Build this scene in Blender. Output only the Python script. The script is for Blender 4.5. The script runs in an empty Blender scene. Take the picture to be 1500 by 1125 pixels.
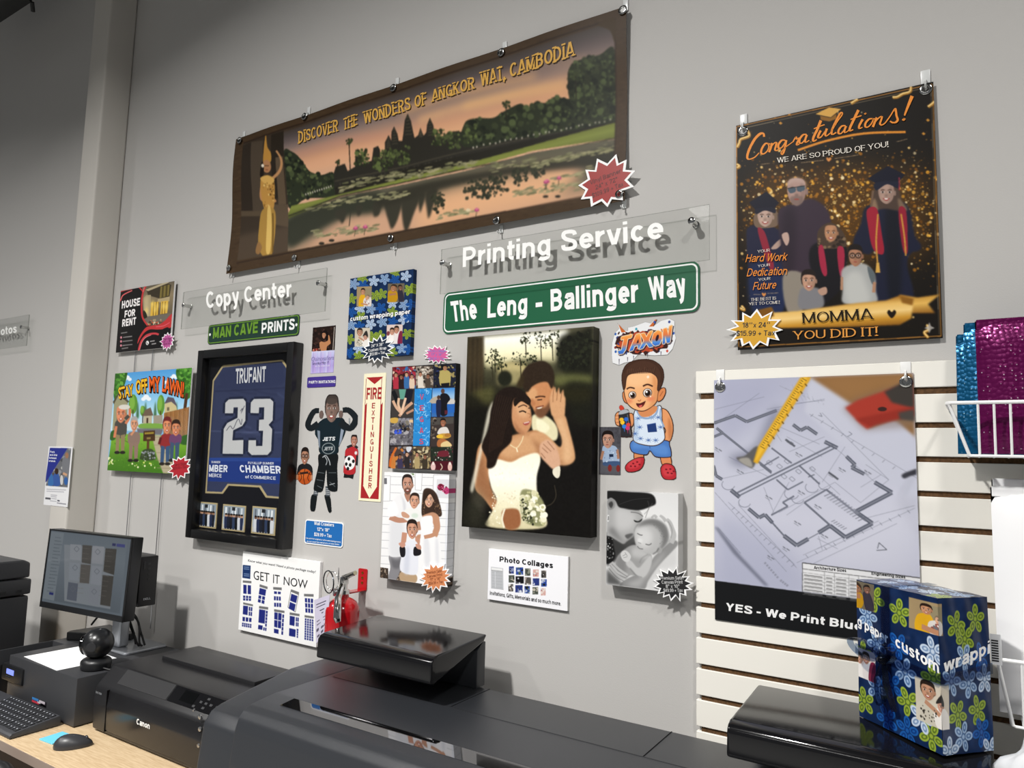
import bpy, bmesh, math, random
import numpy as np
from mathutils import Vector, Matrix

# ---------------------------------------------------------------- camera, world, lights, exposure
sc = bpy.context.scene
COL = sc.collection
ZC = 1.73                                   # eye height of the photographer
CAM = np.array([0.0, -1.8827, ZC])
YAW, PITCH, ROLL = map(math.radians, (-32.58, 5.8712, 1.4176))
F_PX = 1054.75                              # focal length for the 1500 px wide frame
_f = np.array([math.sin(YAW) * math.cos(PITCH), math.cos(YAW) * math.cos(PITCH), math.sin(PITCH)])
_r = np.array([math.cos(YAW), -math.sin(YAW), 0.0]); _u = np.cross(_r, _f)
CR = math.cos(ROLL) * _r + math.sin(ROLL) * _u; CU = -math.sin(ROLL) * _r + math.cos(ROLL) * _u
cam = bpy.data.cameras.new('camera'); cam_o = bpy.data.objects.new('camera', cam); COL.objects.link(cam_o)
cam.sensor_width = 36; cam.lens = 36 * F_PX / 1500; cam.clip_start = .02
cam_o.matrix_world = Matrix(((CR[0], CU[0], -_f[0], CAM[0]), (CR[1], CU[1], -_f[1], CAM[1]), (CR[2], CU[2], -_f[2], CAM[2]), (0, 0, 0, 1)))
sc.camera = cam_o
def at(px, py, y=None, z=None, x=None):
    """Point of the room seen at a pixel of the 1500 x 1125 frame, on the plane y, z or x = given."""
    d = (px - 750) / F_PX * CR - (py - 562.5) / F_PX * CU + _f
    t = (y - CAM[1]) / d[1] if y is not None else (z - CAM[2]) / d[2] if z is not None else (x - CAM[0]) / d[0]
    return CAM + d * t

w = bpy.data.worlds.new('world'); sc.world = w; w.use_nodes = True
w.node_tree.nodes['Background'].inputs[0].default_value = (.95, .97, 1, 1)
w.node_tree.nodes['Background'].inputs[1].default_value = .15
def lamp(x, y, z, power, sx=.6, sy=.6, spread=150, col=(1, .98, .95)):
    l = bpy.data.lights.new('ceiling_lamp', 'AREA'); l.shape = 'RECTANGLE'; l.size = sx; l.size_y = sy
    l.energy = power; l.color = col; l.spread = math.radians(spread)
    o = bpy.data.objects.new('ceiling_lamp', l); COL.objects.link(o); o.location = (x, y, z); return o
lamp(-1.7, -3.3, 4.9, 325, .25, .25, 142)
lamp(1.5, -2.8, 4.9, 95, .35, .35, 140)
lamp(-3.9, -4.4, 4.9, 130, .35, .35, 128)
lamp(-5.4, -2.7, 4.9, 85, .3, .3, 130)
lamp(-1.4, -7.0, 4.9, 120, 3, .6, 150)
sc.view_settings.view_transform = 'Standard'; sc.view_settings.look = 'None'
sc.view_settings.gamma = 1; sc.view_settings.use_curve_mapping = False
sc.view_settings.exposure = -0.27

# ---------------------------------------------------------------- materials (all node based)
def lin(c):
    c = [int(c[i:i + 2], 16) / 255 for i in (0, 2, 4)] if isinstance(c, str) else [v / 255 for v in c]
    return tuple(v / 12.92 if v <= .04045 else ((v + .055) / 1.055) ** 2.4 for v in c)
MATS = {}
def mat(name, col='808080', rough=.5, metal=0, spec=.5, bump=0, bscale=200, var=0, vscale=30, emit=0, coat=0, sheen=0, stretch=None, col2=None):
    if name in MATS: return MATS[name]
    m = bpy.data.materials.new(name); m.use_nodes = True; nt = m.node_tree; b = nt.nodes['Principled BSDF']; MATS[name] = m
    c = lin(col) + (1,)
    b.inputs['Base Color'].default_value = c; b.inputs['Roughness'].default_value = rough; b.inputs['Metallic'].default_value = metal
    b.inputs['Specular IOR Level'].default_value = spec; b.inputs['Coat Weight'].default_value = coat
    if emit: b.inputs['Emission Color'].default_value = c; b.inputs['Emission Strength'].default_value = emit
    if var or bump or col2:
        tc = nt.nodes.new('ShaderNodeTexCoord'); mp = nt.nodes.new('ShaderNodeMapping'); nt.links.new(tc.outputs['Object'], mp.inputs[0])
        if stretch: mp.inputs['Scale'].default_value = stretch
    if var or col2:
        n = nt.nodes.new('ShaderNodeTexNoise'); n.inputs['Scale'].default_value = vscale; n.inputs['Detail'].default_value = 5; nt.links.new(mp.outputs[0], n.inputs['Vector'])
        r = nt.nodes.new('ShaderNodeValToRGB'); c2 = lin(col2) if col2 else tuple(v * (1 - var) for v in c[:3])
        r.color_ramp.elements[0].position = .35; r.color_ramp.elements[1].position = .65
        r.color_ramp.elements[0].color = c2 + (1,); r.color_ramp.elements[1].color = c; nt.links.new(n.outputs[0], r.inputs[0]); nt.links.new(r.outputs[0], b.inputs['Base Color'])
    if bump:
        n = nt.nodes.new('ShaderNodeTexNoise'); n.inputs['Scale'].default_value = bscale; n.inputs['Detail'].default_value = 3; nt.links.new(mp.outputs[0], n.inputs['Vector'])
        bp = nt.nodes.new('ShaderNodeBump'); bp.inputs['Strength'].default_value = bump; bp.inputs['Distance'].default_value = .002; nt.links.new(n.outputs[0], bp.inputs['Height']); nt.links.new(bp.outputs[0], b.inputs['Normal'])
    return m
def print_mat(name, rough=.45, spec=.35, coat=0, emit=0):
    m = bpy.data.materials.new(name); m.use_nodes = True; nt = m.node_tree; b = nt.nodes['Principled BSDF']; MATS[name] = m
    a = nt.nodes.new('ShaderNodeVertexColor'); a.layer_name = 'Col'; nt.links.new(a.outputs[0], b.inputs['Base Color'])
    b.inputs['Roughness'].default_value = rough; b.inputs['Specular IOR Level'].default_value = spec; b.inputs['Coat Weight'].default_value = coat
    if emit: nt.links.new(a.outputs[0], b.inputs['Emission Color']); b.inputs['Emission Strength'].default_value = emit; b.inputs['Base Color'].default_value = (.01, .01, .01, 1); nt.links.remove(b.inputs['Base Color'].links[0])
    return m
def clear_mat(name, tint, ior=1.45, gloss=1.0, rough=.02):
    m = bpy.data.materials.new(name); m.use_nodes = True; nt = m.node_tree; nt.nodes.clear(); MATS[name] = m
    o = nt.nodes.new('ShaderNodeOutputMaterial'); t = nt.nodes.new('ShaderNodeBsdfTransparent'); g = nt.nodes.new('ShaderNodeBsdfGlossy')
    t.inputs[0].default_value = tint + (1,); g.inputs['Roughness'].default_value = rough
    fr = nt.nodes.new('ShaderNodeLayerWeight'); fr.inputs[0].default_value = .5; pw = nt.nodes.new('ShaderNodeMath'); pw.operation = 'POWER'; pw.inputs[1].default_value = 4; nt.links.new(fr.outputs['Facing'], pw.inputs[0])
    mu = nt.nodes.new('ShaderNodeMath'); mu.operation = 'MULTIPLY_ADD'; mu.inputs[1].default_value = gloss; mu.inputs[2].default_value = .03 * gloss
    mx = nt.nodes.new('ShaderNodeMixShader'); nt.links.new(pw.outputs[0], mu.inputs[0]); nt.links.new(mu.outputs[0], mx.inputs[0]); nt.links.new(t.outputs[0], mx.inputs[1]); nt.links.new(g.outputs[0], mx.inputs[2]); nt.links.new(mx.outputs[0], o.inputs[0])
    return m
PRINT = print_mat('print_ink', .45, .13); PGLOSS = print_mat('gloss_print_ink', .2, .3); PCANVAS = print_mat('canvas_print_ink', .5, .12); SCREEN = print_mat('screen_light', .12, .5, 0, .36)
ACRYLIC = clear_mat('clear_acrylic', (.955, .96, .955), 1.3, .5); AEDGE = clear_mat('acrylic_edge', (.62, .64, .62), 1.45, 1.0); GLAZE = clear_mat('picture_glass', (.93, .94, .95), 1.45, .8)
WALL = mat('wall_paint', 'bfbdba', .65, 0, .25, .12, 260); PILLARM = mat('pillar_paint', 'cbc7c0', .6, 0, .25, .1, 260)
BLK = mat('black_plastic', '17181a', .38, 0, .5); BLKG = mat('gloss_black_lid', '121214', .11, 0, .45, .02, 900); GREY = mat('dark_grey_housing', '2d2f33', .30, 0, .5, .25, 1400); GREY2 = mat('charcoal_plastic', '27282b', .42, 0, .45, .1, 1200); CHAR = mat('anthracite_metal', '3a3b3e', .42, .1, .5, .03, 700)
MIRR = mat('smoked_window', '8d8d90', .03, 1); WHITE = mat('white_plastic', 'f2f2f0', .35, 0, .5); CHROME = mat('polished_metal', 'd4d4d2', .12, 1); STEEL = mat('brushed_steel', 'b4b6b8', .3, 1); SILV = mat('silver_plastic', 'aeb2b8', .32, .5, .5)
RED = mat('red_enamel', 'b3101a', .2, 0, .5, 0, 1, 0, 1, 0, .4); SLAT = mat('white_melamine', 'f3f0e7', .4, 0, .4); MDF = mat('raw_mdf_groove', '664a30', .8, 0, .2, 0, 1, .45, 160)
WOOD = mat('oak_laminate', 'd3bb98', .5, 0, .35, .04, 300, 0, 22, 0, 0, 0, (1, 9, 9), 'c0a682'); WEDGE = mat('taupe_edge_band', '8f7f74', .5); WIREW = mat('white_wire', 'f6f6f5', .3); HOOKM = mat('hook_plastic', 'dcdedd', .25, 0, .5)
PAPER = mat('white_paper', 'fbfcfd', .7, 0, .2); RUBBER = mat('cable_rubber', '0e0e10', .5); BRASS = mat('brass_screw', 'b08a3c', .3, 1); DARKIN = mat('dark_recess', '08080a', .7, 0, .1)

# ---------------------------------------------------------------- object helpers
def tag(o, label=None, cat=None, group=None, kind=None):
    for k, v in (('label', label), ('category', cat), ('group', group), ('kind', kind)):
        if v: o[k] = v
    return o
def thing(name, loc, label, cat, group=None):
    o = bpy.data.objects.new(name, None); COL.objects.link(o); o.location = loc; o.empty_display_size = .05; return tag(o, label, cat, group)
def wloc(o):
    v = Vector((0, 0, 0))
    while o: v += o.location; o = o.parent
    return v
class MB:
    """Collects shapes given in room coordinates; build() links them as ONE mesh object."""
    def __init__(s): s.v = []; s.f = []; s.m = []; s.sm = []
    def add(s, vs, fs, mi=0, sm=1):
        k = len(s.v); s.v += [tuple(map(float, p)) for p in vs]; s.f += [tuple(i + k for i in f) for f in fs]; s.m += [mi] * len(fs); s.sm += [sm] * len(fs); return s
    def bm(s, b, mi=0, sm=1):
        b.verts.index_update(); s.add([v.co for v in b.verts], [[v.index for v in f.verts] for f in b.faces], mi, sm); b.free(); return s
    def box(s, x0, x1, y0, y1, z0, z1, bev=0, seg=2, mi=0, rot=None, piv=None):
        b = bmesh.new(); bmesh.ops.create_cube(b, size=1)
        for v in b.verts: v.co = ((x0 + x1) / 2 + v.co.x * (x1 - x0), (y0 + y1) / 2 + v.co.y * (y1 - y0), (z0 + z1) / 2 + v.co.z * (z1 - z0))
        if bev: bmesh.ops.bevel(b, geom=b.edges[:] , offset=bev, segments=seg, profile=.6, affect='EDGES')
        if rot is not None: bmesh.ops.rotate(b, verts=b.verts, cent=piv or ((x0 + x1) / 2, (y0 + y1) / 2, (z0 + z1) / 2), matrix=rot)
        return s.bm(b, mi)
    def prism(s, prof, a0, a1, axis='x', bev=0, seg=3, mi=0):
        """Outline prof (the two other coordinates, in order) pushed from a0 to a1 along axis."""
        P = {'x': lambda p, a: (a, p[0], p[1]), 'y': lambda p, a: (p[0], a, p[1]), 'z': lambda p, a: (p[0], p[1], a)}[axis]
        n = len(prof); b = bmesh.new(); A = [b.verts.new(P(p, a0)) for p in prof]; B = [b.verts.new(P(p, a1)) for p in prof]
        b.faces.new(A[::-1]); b.faces.new(B)
        for i in range(n): b.faces.new((A[i], A[(i + 1) % n], B[(i + 1) % n], B[i]))
        bmesh.ops.recalc_face_normals(b, faces=b.faces)
        if bev: bmesh.ops.bevel(b, geom=b.edges[:], offset=bev, segments=seg, profile=.6, affect='EDGES', clamp_overlap=True)
        return s.bm(b, mi)
    def tube(s, pts, r, n=8, mi=0, cap=1):
        p = [Vector(q) for q in pts]; rs = r if isinstance(r, (list, tuple)) else [r] * len(p); vs = []; fs = []; up = None
        for i, q in enumerate(p):
            d = (p[min(i + 1, len(p) - 1)] - p[max(i - 1, 0)]).normalized()
            if up is None: up = Vector((0, 0, 1)) if abs(d.z) < .9 else Vector((1, 0, 0))
            a = d.cross(up); a = a.normalized() if a.length > 1e-6 else d.orthogonal().normalized(); b = a.cross(d); up = b
            for k in range(n): t = 2 * math.pi * k / n; vs.append(q + (a * math.cos(t) + b * math.sin(t)) * rs[i])
        for i in range(len(p) - 1):
            for k in range(n): fs.append((i * n + k, i * n + (k + 1) % n, (i + 1) * n + (k + 1) % n, (i + 1) * n + k))
        if cap: fs.append(tuple(range(n))[::-1]); fs.append(tuple(range((len(p) - 1) * n, len(p) * n)))
        return s.add(vs, fs, mi)
    def lathe(s, prof, c, axis=(0, 0, 1), n=24, mi=0):
        ax = Vector(axis).normalized(); a = ax.orthogonal().normalized(); b = ax.cross(a); c = Vector(c); vs = []; fs = []
        for r, h in prof:
            for k in range(n): t = 2 * math.pi * k / n; vs.append(c + ax * h + (a * math.cos(t) + b * math.sin(t)) * max(r, 1e-5))
        m = len(prof)
        for i in range(m - 1):
            for k in range(n): fs.append((i * n + k, i * n + (k + 1) % n, (i + 1) * n + (k + 1) % n, (i + 1) * n + k))
        fs.append(tuple(range(n))[::-1]); fs.append(tuple(range((m - 1) * n, m * n)))
        return s.add(vs, fs, mi)
    def ball(s, c, r, n=20, mi=0, sq=(1, 1, 1)):
        b = bmesh.new(); bmesh.ops.create_uvsphere(b, u_segments=n, v_segments=n // 2 + 2, radius=1)
        for v in b.verts: v.co = (c[0] + v.co.x * r * sq[0], c[1] + v.co.y * r * sq[1], c[2] + v.co.z * r * sq[2])
        return s.bm(b, mi)
    def plate(s, pts, t, mi=0, smi=None):
        """Flat outline (x, z) parallel to the wall: pts with front y = t[1], back y = t[0]."""
        n = len(pts); vs = [(x, t[1], z) for x, z in pts] + [(x, t[0], z) for x, z in pts]
        s.add(vs, [tuple(range(n))[::-1], tuple(range(n, 2 * n))], mi, 0); k = len(s.v) - 2 * n
        for i in range(n): s.f.append((k + i, k + (i + 1) % n, k + n + (i + 1) % n, k + n + i)); s.m.append(mi if smi is None else smi); s.sm.append(0)
        return s
    def build(s, name, mats, parent=None, origin=None, ang=35, flat=0):
        mats = mats if isinstance(mats, (list, tuple)) else [mats]
        o0 = Vector(origin) if origin is not None else (wloc(parent) if parent else Vector((0, 0, 0)))
        me = bpy.data.meshes.new(name); me.from_pydata([tuple(Vector(v) - o0) for v in s.v], [], s.f)
        for m in mats: me.materials.append(m)
        me.polygons.foreach_set('material_index', s.m); me.polygons.foreach_set('use_smooth', [False if flat else bool(q) for q in s.sm])
        b = bmesh.new(); b.from_mesh(me); bmesh.ops.recalc_face_normals(b, faces=b.faces); b.to_mesh(me); b.free()
        me.set_sharp_from_angle(angle=math.radians(ang)); me.update()
        o = bpy.data.objects.new(name, me); COL.objects.link(o)
        if parent: o.parent = parent; o.location = o0 - wloc(parent)
        else: o.location = o0
        return o
def rz(deg): return Matrix.Rotation(math.radians(deg), 3, 'Z')

# lettering: outlines of Blender's built-in face turned into triangles
_tc = {}
def glyphs(t, bold=0., sp=1.):
    k = (t, round(bold, 4), sp)
    if k not in _tc:
        cu = bpy.data.curves.new('lettering', 'FONT'); cu.body = t; cu.size = 1; cu.offset = bold; cu.resolution_u = 3; cu.space_character = sp; cu.fill_mode = 'FRONT'
        ob = bpy.data.objects.new('lettering', cu); COL.objects.link(ob); bpy.context.view_layer.update()
        me = ob.to_mesh(); me.calc_loop_triangles(); v = np.array([q.co[:] for q in me.vertices])[:, :2]; f = np.array([q.vertices[:] for q in me.loop_triangles])
        ob.to_mesh_clear(); COL.objects.unlink(ob); bpy.data.objects.remove(ob); bpy.data.curves.remove(cu); _tc[k] = (v, f)
    return _tc[k]
CAPH = glyphs('H')[0][:, 1].max()
# plain grotesque lettering drawn with strokes; cap height 1, stroke width t
def arc(cx, cy, rx, ry, a0, a1, n=None):
    n = n or max(3, int(abs(a1 - a0) / 18)); return [(cx + rx * math.cos(math.radians(a0 + (a1 - a0) * k / n)), cy + ry * math.sin(math.radians(a0 + (a1 - a0) * k / n))) for k in range(n + 1)]
def spline(p, n=5): return [tuple(q) for q in smooth_pts(p, n, False)]
def stroke_glyph(c, t):
    """Width and centre-line strokes of one letter."""
    h = t / 2; T = 1 - h; B = h; X = .74 - h; M = .52; l = h
    w = {'I': t, 'i': t, 'l': t, '.': t, ',': t, '!': t, 'M': .86, 'W': 1.06, 'm': .96, 'w': .86, 'f': .36, 't': .38, 'r': .40, 'J': .56, 'E': .66, 'F': .62, 'L': .60, '-': .36, '1': .40, '"': .34, 's': .55, 'k': .58, 'v': .58, 'x': .58, 'y': .58, 'z': .54, 'c': .58, 'G': .80, 'O': .82, 'C': .78, 'D': .76, 'N': .74, 'H': .74, 'U': .74, 'A': .78, 'V': .76, 'X': .76, 'Y': .76, 'T': .68}.get(c, .72 if c.isupper() else .62)
    r = w - h; m = w / 2
    bowl = lambda: [arc(m, (X + B) / 2, m - h, (X - B) / 2, 0, 360, 22)]
    S = {
        'A': lambda: [[(h * .8, 0), (m - h * .25, 1)], [(w - h * .8, 0), (m + h * .25, 1)], [(w * .24, .27), (w * .76, .27)]],
        'B': lambda: [[(l, 0), (l, 1)], [(l, T), (m, T)] + arc(m, (T + M) / 2, r - m - .03, (T - M) / 2, 85, -90) + [(l, M)], [(l, M), (m, M)] + arc(m, (B + M) / 2, r - m, (M - B) / 2, 85, -90) + [(l, B)]],
        'C': lambda: [arc(m, .5, m - h, T - .5, 42, 318, 18)], 'G': lambda: [arc(m, .5, m - h, T - .5, 42, 325, 18), [(r, 0), (r, .46)], [(w, .42), (m, .42)]],
        'D': lambda: [[(l, 0), (l, 1)], [(l, T), (m * .8, T)] + arc(m * .8, .5, r - m * .8, T - .5, 85, -85) + [(m * .8, B), (l, B)]],
        'E': lambda: [[(l, 0), (l, 1)], [(l, T), (w, T)], [(l, .51), (w * .94, .51)], [(l, B), (w, B)]], 'F': lambda: [[(l, 0), (l, 1)], [(l, T), (w, T)], [(l, .48), (w * .9, .48)]],
        'H': lambda: [[(l, 0), (l, 1)], [(r, 0), (r, 1)], [(l, .52), (r, .52)]], 'I': lambda: [[(l, 0), (l, 1)]],
        'J': lambda: [[(r, 1), (r, .3)] + arc(m, .3, m - h, .3 - h, 0, -170)], 'K': lambda: [[(l, 0), (l, 1)], [(l, .38), (r, 1)], [(w * .36, .56), (r, 0)]],
        'L': lambda: [[(l, 0), (l, 1)], [(l, B), (w, B)]], 'M': lambda: [[(l, 0), (l, 1)], [(r, 0), (r, 1)], [(l, 1), (m, h)], [(r, 1), (m, h)]],
        'N': lambda: [[(l, 0), (l, 1)], [(r, 0), (r, 1)], [(l, 1), (r, 0)]], 'O': lambda: [arc(m, .5, m - h, T - .5, 0, 360, 26)],
        'P': lambda: [[(l, 0), (l, 1)], [(l, T), (m, T)] + arc(m, (T + .42) / 2, r - m, (T - .42) / 2, 85, -90) + [(l, .42)]],
        'R': lambda: [[(l, 0), (l, 1)], [(l, T), (m, T)] + arc(m, (T + .48) / 2, r - m, (T - .48) / 2, 85, -90) + [(l, .48)], [(m, .48), (r, 0)]],
        'S': lambda: [spline([(r - .01, .72), (r - .06, .86), (m, T), (l + .06, .88), (l + .02, .72), (l + .12, .58), (m, .51), (r - .08, .42), (r, .28), (r - .06, .12), (m, B), (l + .04, .13), (l, .30)])],
        'T': lambda: [[(m, 0), (m, 1)], [(0, T), (w, T)]], 'U': lambda: [[(l, 1), (l, .34)] + arc(m, .34, m - h, .34 - h, 180, 360) + [(r, 1)]],
        'V': lambda: [[(h * .8, 1), (m - h * .2, 0)], [(w - h * .8, 1), (m + h * .2, 0)]], 'W': lambda: [[(h * .8, 1), (w * .27, 0)], [(m, 1), (w * .27, 0)], [(m, 1), (w * .73, 0)], [(w - h * .8, 1), (w * .73, 0)]],
        'X': lambda: [[(h, 0), (w - h, 1)], [(h, 1), (w - h, 0)]], 'Y': lambda: [[(h, 1), (m, .42)], [(w - h, 1), (m, .42)], [(m, 0), (m, .46)]],
        'a': lambda: [spline([(l + .03, .50), (l + .08, .63), (m, X), (r - .05, .63), (r - .01, .48)]) + [(r - .01, 0)], spline([(r, .42), (m, .38), (l + .06, .32), (l, .19), (l + .09, B + .01), (m, B + .01), (r - .04, .15), (r, .30)])],
        'b': lambda: [[(l, 0), (l, 1)]] + bowl(), 'c': lambda: [arc(m, (X + B) / 2, m - h, (X - B) / 2, 42, 318, 16)], 'd': lambda: [[(r, 0), (r, 1)]] + bowl(),
        'e': lambda: [[(l, .37), (w - .01, .37)], arc(m, (X + B) / 2, m - h, (X - B) / 2, -2, 318, 18)], 'f': lambda: [[(w * .42, 0), (w * .42, .76)] + arc(w, .76, w * .58, T - .76, 180, 92, 5), [(0, X), (w * .95, X)]],
        'g': lambda: [[(r, X + h), (r, -.06)] + arc(m, -.06, m - h, .20 - h, 0, -160)] + bowl(), 'h': lambda: [[(l, 0), (l, 1)], [(l, .44)] + arc(m, .44, m - h, X - .44, 160, 0) + [(r, 0)]],
        'i': lambda: [[(l, 0), (l, .74)], [(l, .86), (l, 1)]], 'k': lambda: [[(l, 0), (l, 1)], [(l, .26), (r, .74)], [(w * .4, .42), (r + h * .3, 0)]], 'l': lambda: [[(l, 0), (l, 1)]],
        'm': lambda: [[(l, 0), (l, .74)], [(l, .46)] + arc(w * .26 + h * .5, .46, w * .26 - h * .5, X - .46, 165, 0) + [(m, 0)], [(m, .46)] + arc(w * .74 - h * .5, .46, w * .26 - h * .5, X - .46, 165, 0) + [(r, 0)]],
        'n': lambda: [[(l, 0), (l, .74)], [(l, .44)] + arc(m, .44, m - h, X - .44, 160, 0) + [(r, 0)]], 'o': bowl, 'p': lambda: [[(l, -.26), (l, .74)]] + bowl(), 'q': lambda: [[(r, -.26), (r, .74)]] + bowl(),
        'r': lambda: [[(l, 0), (l, .74)], arc(w, .36, w - l, X - .36, 175, 92, 6)],
        's': lambda: [spline([(r - .01, .52), (r - .06, .64), (m, X), (l + .05, .63), (l + .03, .51), (l + .12, .42), (m, .375), (r - .08, .32), (r, .21), (r - .07, .10), (m, B), (l + .05, .11), (l, .22)])],
        't': lambda: [[(w * .42, .95), (w * .42, .2)] + arc(w * .9, .2, w * .48, .2 - h, 180, 268, 5), [(0, X), (w, X)]], 'u': lambda: [[(r, 0), (r, .74)], [(l, .74), (l, .30)] + arc(m, .30, m - h, .30 - h, 180, 345) + [(r, .30)]],
        'v': lambda: [[(h * .8, .74), (m - h * .2, 0)], [(w - h * .8, .74), (m + h * .2, 0)]], 'w': lambda: [[(h * .8, .74), (w * .27, 0)], [(m, .74), (w * .27, 0)], [(m, .74), (w * .73, 0)], [(w - h * .8, .74), (w * .73, 0)]],
        'x': lambda: [[(h, 0), (w - h, .74)], [(h, .74), (w - h, 0)]], 'y': lambda: [[(h * .8, .74), (m, .04)], spline([(w - h * .8, .74), (m + .02, .04), (m - .07, -.15), (m - .2, -.2)], 3)], 'z': lambda: [[(0, X), (w, X)], [(w - h, X), (h, B)], [(0, B), (w, B)]],
        '0': lambda: [arc(m, .5, m - h, T - .5, 0, 360, 22)], '1': lambda: [[(r, 0), (r, 1)], [(r, .92), (0, .72)]], '2': lambda: [spline([(l, .70), (l + .08, .88), (m, T), (r - .03, .86), (r - .01, .68), (m + .08, .44), (l + .06, .2), (l, B)]), [(0, B), (w, B)]],
        '3': lambda: [spline([(l, .76), (m * .8, T), (r - .04, .86), (r - .04, .64), (m, .53)]), spline([(m, .53), (r, .40), (r - .01, .16), (m, B), (l + .03, .12), (l, .26)])], '4': lambda: [[(w * .7, 0), (w * .7, 1)], [(w * .68, .97), (h * .6, .3)], [(0, .27), (w, .27)]],
        '5': lambda: [[(w * .94, T), (l + .03, T)], [(l + .06, 1), (l + .02, .48)], spline([(l + .02, .48), (m, .63), (r, .50), (r, .22), (m, B), (l + .03, .12), (l, .24)])], '6': lambda: [arc(m, .33, m - h, .33 - h, 0, 360, 20), spline([(l, .33), (l + .03, .7), (m, T), (r, .82)])],
        '7': lambda: [[(0, T), (w, T)], [(r, T), (w * .36, 0)]], '8': lambda: [arc(m, .28, m - h, .28 - h, 0, 360, 20), arc(m, .76, m - h - .03, .24 - h, 0, 360, 18)], '9': lambda: [arc(m, .67, m - h, .33 - h, 0, 360, 20), spline([(r, .67), (r - .03, .3), (m, B), (l, .18)])],
        '$': lambda: stroke_glyph('S', t)[1] + [[(m, -.1), (m, 1.1)]], '+': lambda: [[(m, .1), (m, .66)], [(.03, .38), (w - .03, .38)]], '-': lambda: [[(0, .36), (w, .36)]], '.': lambda: [[(l, 0), (l, t)]], ',': lambda: [[(l, t), (l, 0)], [(l, .05), (0, -.16)]], '!': lambda: [[(l, .3), (l, 1)], [(l, 0), (l, t)]],
        '"': lambda: [[(w * .22, .66), (w * .22, 1)], [(w * .78, .66), (w * .78, 1)]]}
    S[chr(8221)] = S['"']
    return (w if c != chr(8221) else .34), S.get(c, S['o'])()
def plain_text(s, bold, sp, serif=0):
    t = .13 + bold * 2.6; V, F, K, x, n = [], [], [], 0., 0
    for ch in s:
        if ch == ' ': x += .30 * sp; continue
        w_, st = stroke_glyph(ch, t)
        if serif:
            hv = t * .30; st = list(st)
            for p in list(st):
                if len(p) == 2:
                    for (ax, ay) in p:
                        if ay in (0, 1) and (ch, ay) not in (('A', 1), ('T', 1), ('Y', 0), ('V', 0), ('W', 0)) and abs(p[0][0] - p[1][0]) < .5: st.append([(ax - t * 1.05, hv / 2 if ay == 0 else 1 - hv / 2), (ax + t * 1.05, hv / 2 if ay == 0 else 1 - hv / 2)])
        for ks, p in enumerate(st):
            p = np.array(p, float); d = np.gradient(p, axis=0) if len(p) > 2 else np.repeat((p[1:] - p[:-1]), 2, 0)
            if len(p) > 2:
                s1 = p[1:] - p[:-1]; s1 /= np.maximum(np.hypot(*s1.T), 1e-6)[:, None]; d = np.r_[s1[:1], s1[:-1] + s1[1:], s1[-1:]]
                if np.hypot(*(p[0] - p[-1])) < 1e-6: d[0] = d[-1] = s1[0] + s1[-1]
            d /= np.maximum(np.hypot(*d.T), 1e-6)[:, None]; nn = np.c_[-d[:, 1], d[:, 0]] * t / 2; k = len(p)
            if serif: nn = nn * (.62 + .38 * np.abs(d[:, 1]))[:, None]
            A, Bq = p + nn, p - nn
            if ch in 'AVWXYKMNR7vwxkz': A[:, 1] = np.clip(A[:, 1], 0, .74 if ch.islower() and ch != 'k' else 1); Bq[:, 1] = np.clip(Bq[:, 1], 0, .74 if ch.islower() and ch != 'k' else 1)
            V += [A + (x, 0), Bq + (x, 0)]; K += [ks] * (2 * len(p))
            for i in range(k - 1): F += [(n + i, n + k + i, n + i + 1), (n + i + 1, n + k + i, n + k + i + 1)]
            n += 2 * k
        x += w_ + (.085 if ch in 'CcoOeGSsatryvVwWTAfLF' else .125) * sp
    return np.concatenate(V), np.array(F), np.array(K)
def letter_pts(t, p, bold, sp=1., font='i'):
    """Lettering laid on p = (baseline start, baseline end, cap top at the start) in the sheet's plane."""
    if font == 'h': v, f = glyphs(t, bold, sp); cap = CAPH; k = np.zeros(len(v))
    else: v, f, k = plain_text(t, bold, sp, font == 's'); cap = 1.
    x0, x1 = v[:, 0].min(), v[:, 0].max(); p = np.array(p, float)
    return p[0] + ((v[:, 0] - x0) / (x1 - x0))[:, None] * (p[1] - p[0]) + (v[:, 1] / cap)[:, None] * (p[2] - p[0]), f, k * 2.5e-5
# ---------------------------------------------------------------- print painter
# Printed pictures are painted into small numpy rasters and carried by the print's own
# mesh as colours per vertex (no image files).
def fbm(h, w, cell, seed=0, oct=3):
    r = np.random.RandomState(seed); out = np.zeros((h, w)); amp = 1.0; tot = 0
    for _ in range(oct):
        gh, gw = int(h / cell) + 3, int(w / cell) + 3
        g = r.rand(gh, gw)
        y = np.arange(h) / cell; x = np.arange(w) / cell
        y0 = y.astype(int); x0 = x.astype(int); fy = (y - y0)[:, None]; fx = (x - x0)[None]
        fy = fy * fy * (3 - 2 * fy); fx = fx * fx * (3 - 2 * fx)
        a = g[y0][:, x0]; b = g[y0][:, x0 + 1]; c = g[y0 + 1][:, x0]; d = g[y0 + 1][:, x0 + 1]
        out += amp * ((a * (1 - fx) + b * fx) * (1 - fy) + (c * (1 - fx) + d * fx) * fy)
        tot += amp; amp *= .5; cell = max(cell / 2, 1.01)
    return out / tot

def homog(src, dst):
    A = []
    for (x, y), (u, v) in zip(src, dst):
        A.append([x, y, 1, 0, 0, 0, -u * x, -u * y]); A.append([0, 0, 0, x, y, 1, -v * x, -v * y])
    h = np.linalg.solve(np.array(A, float), np.array([c for p in dst for c in p], float))
    return np.append(h, 1).reshape(3, 3)

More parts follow.
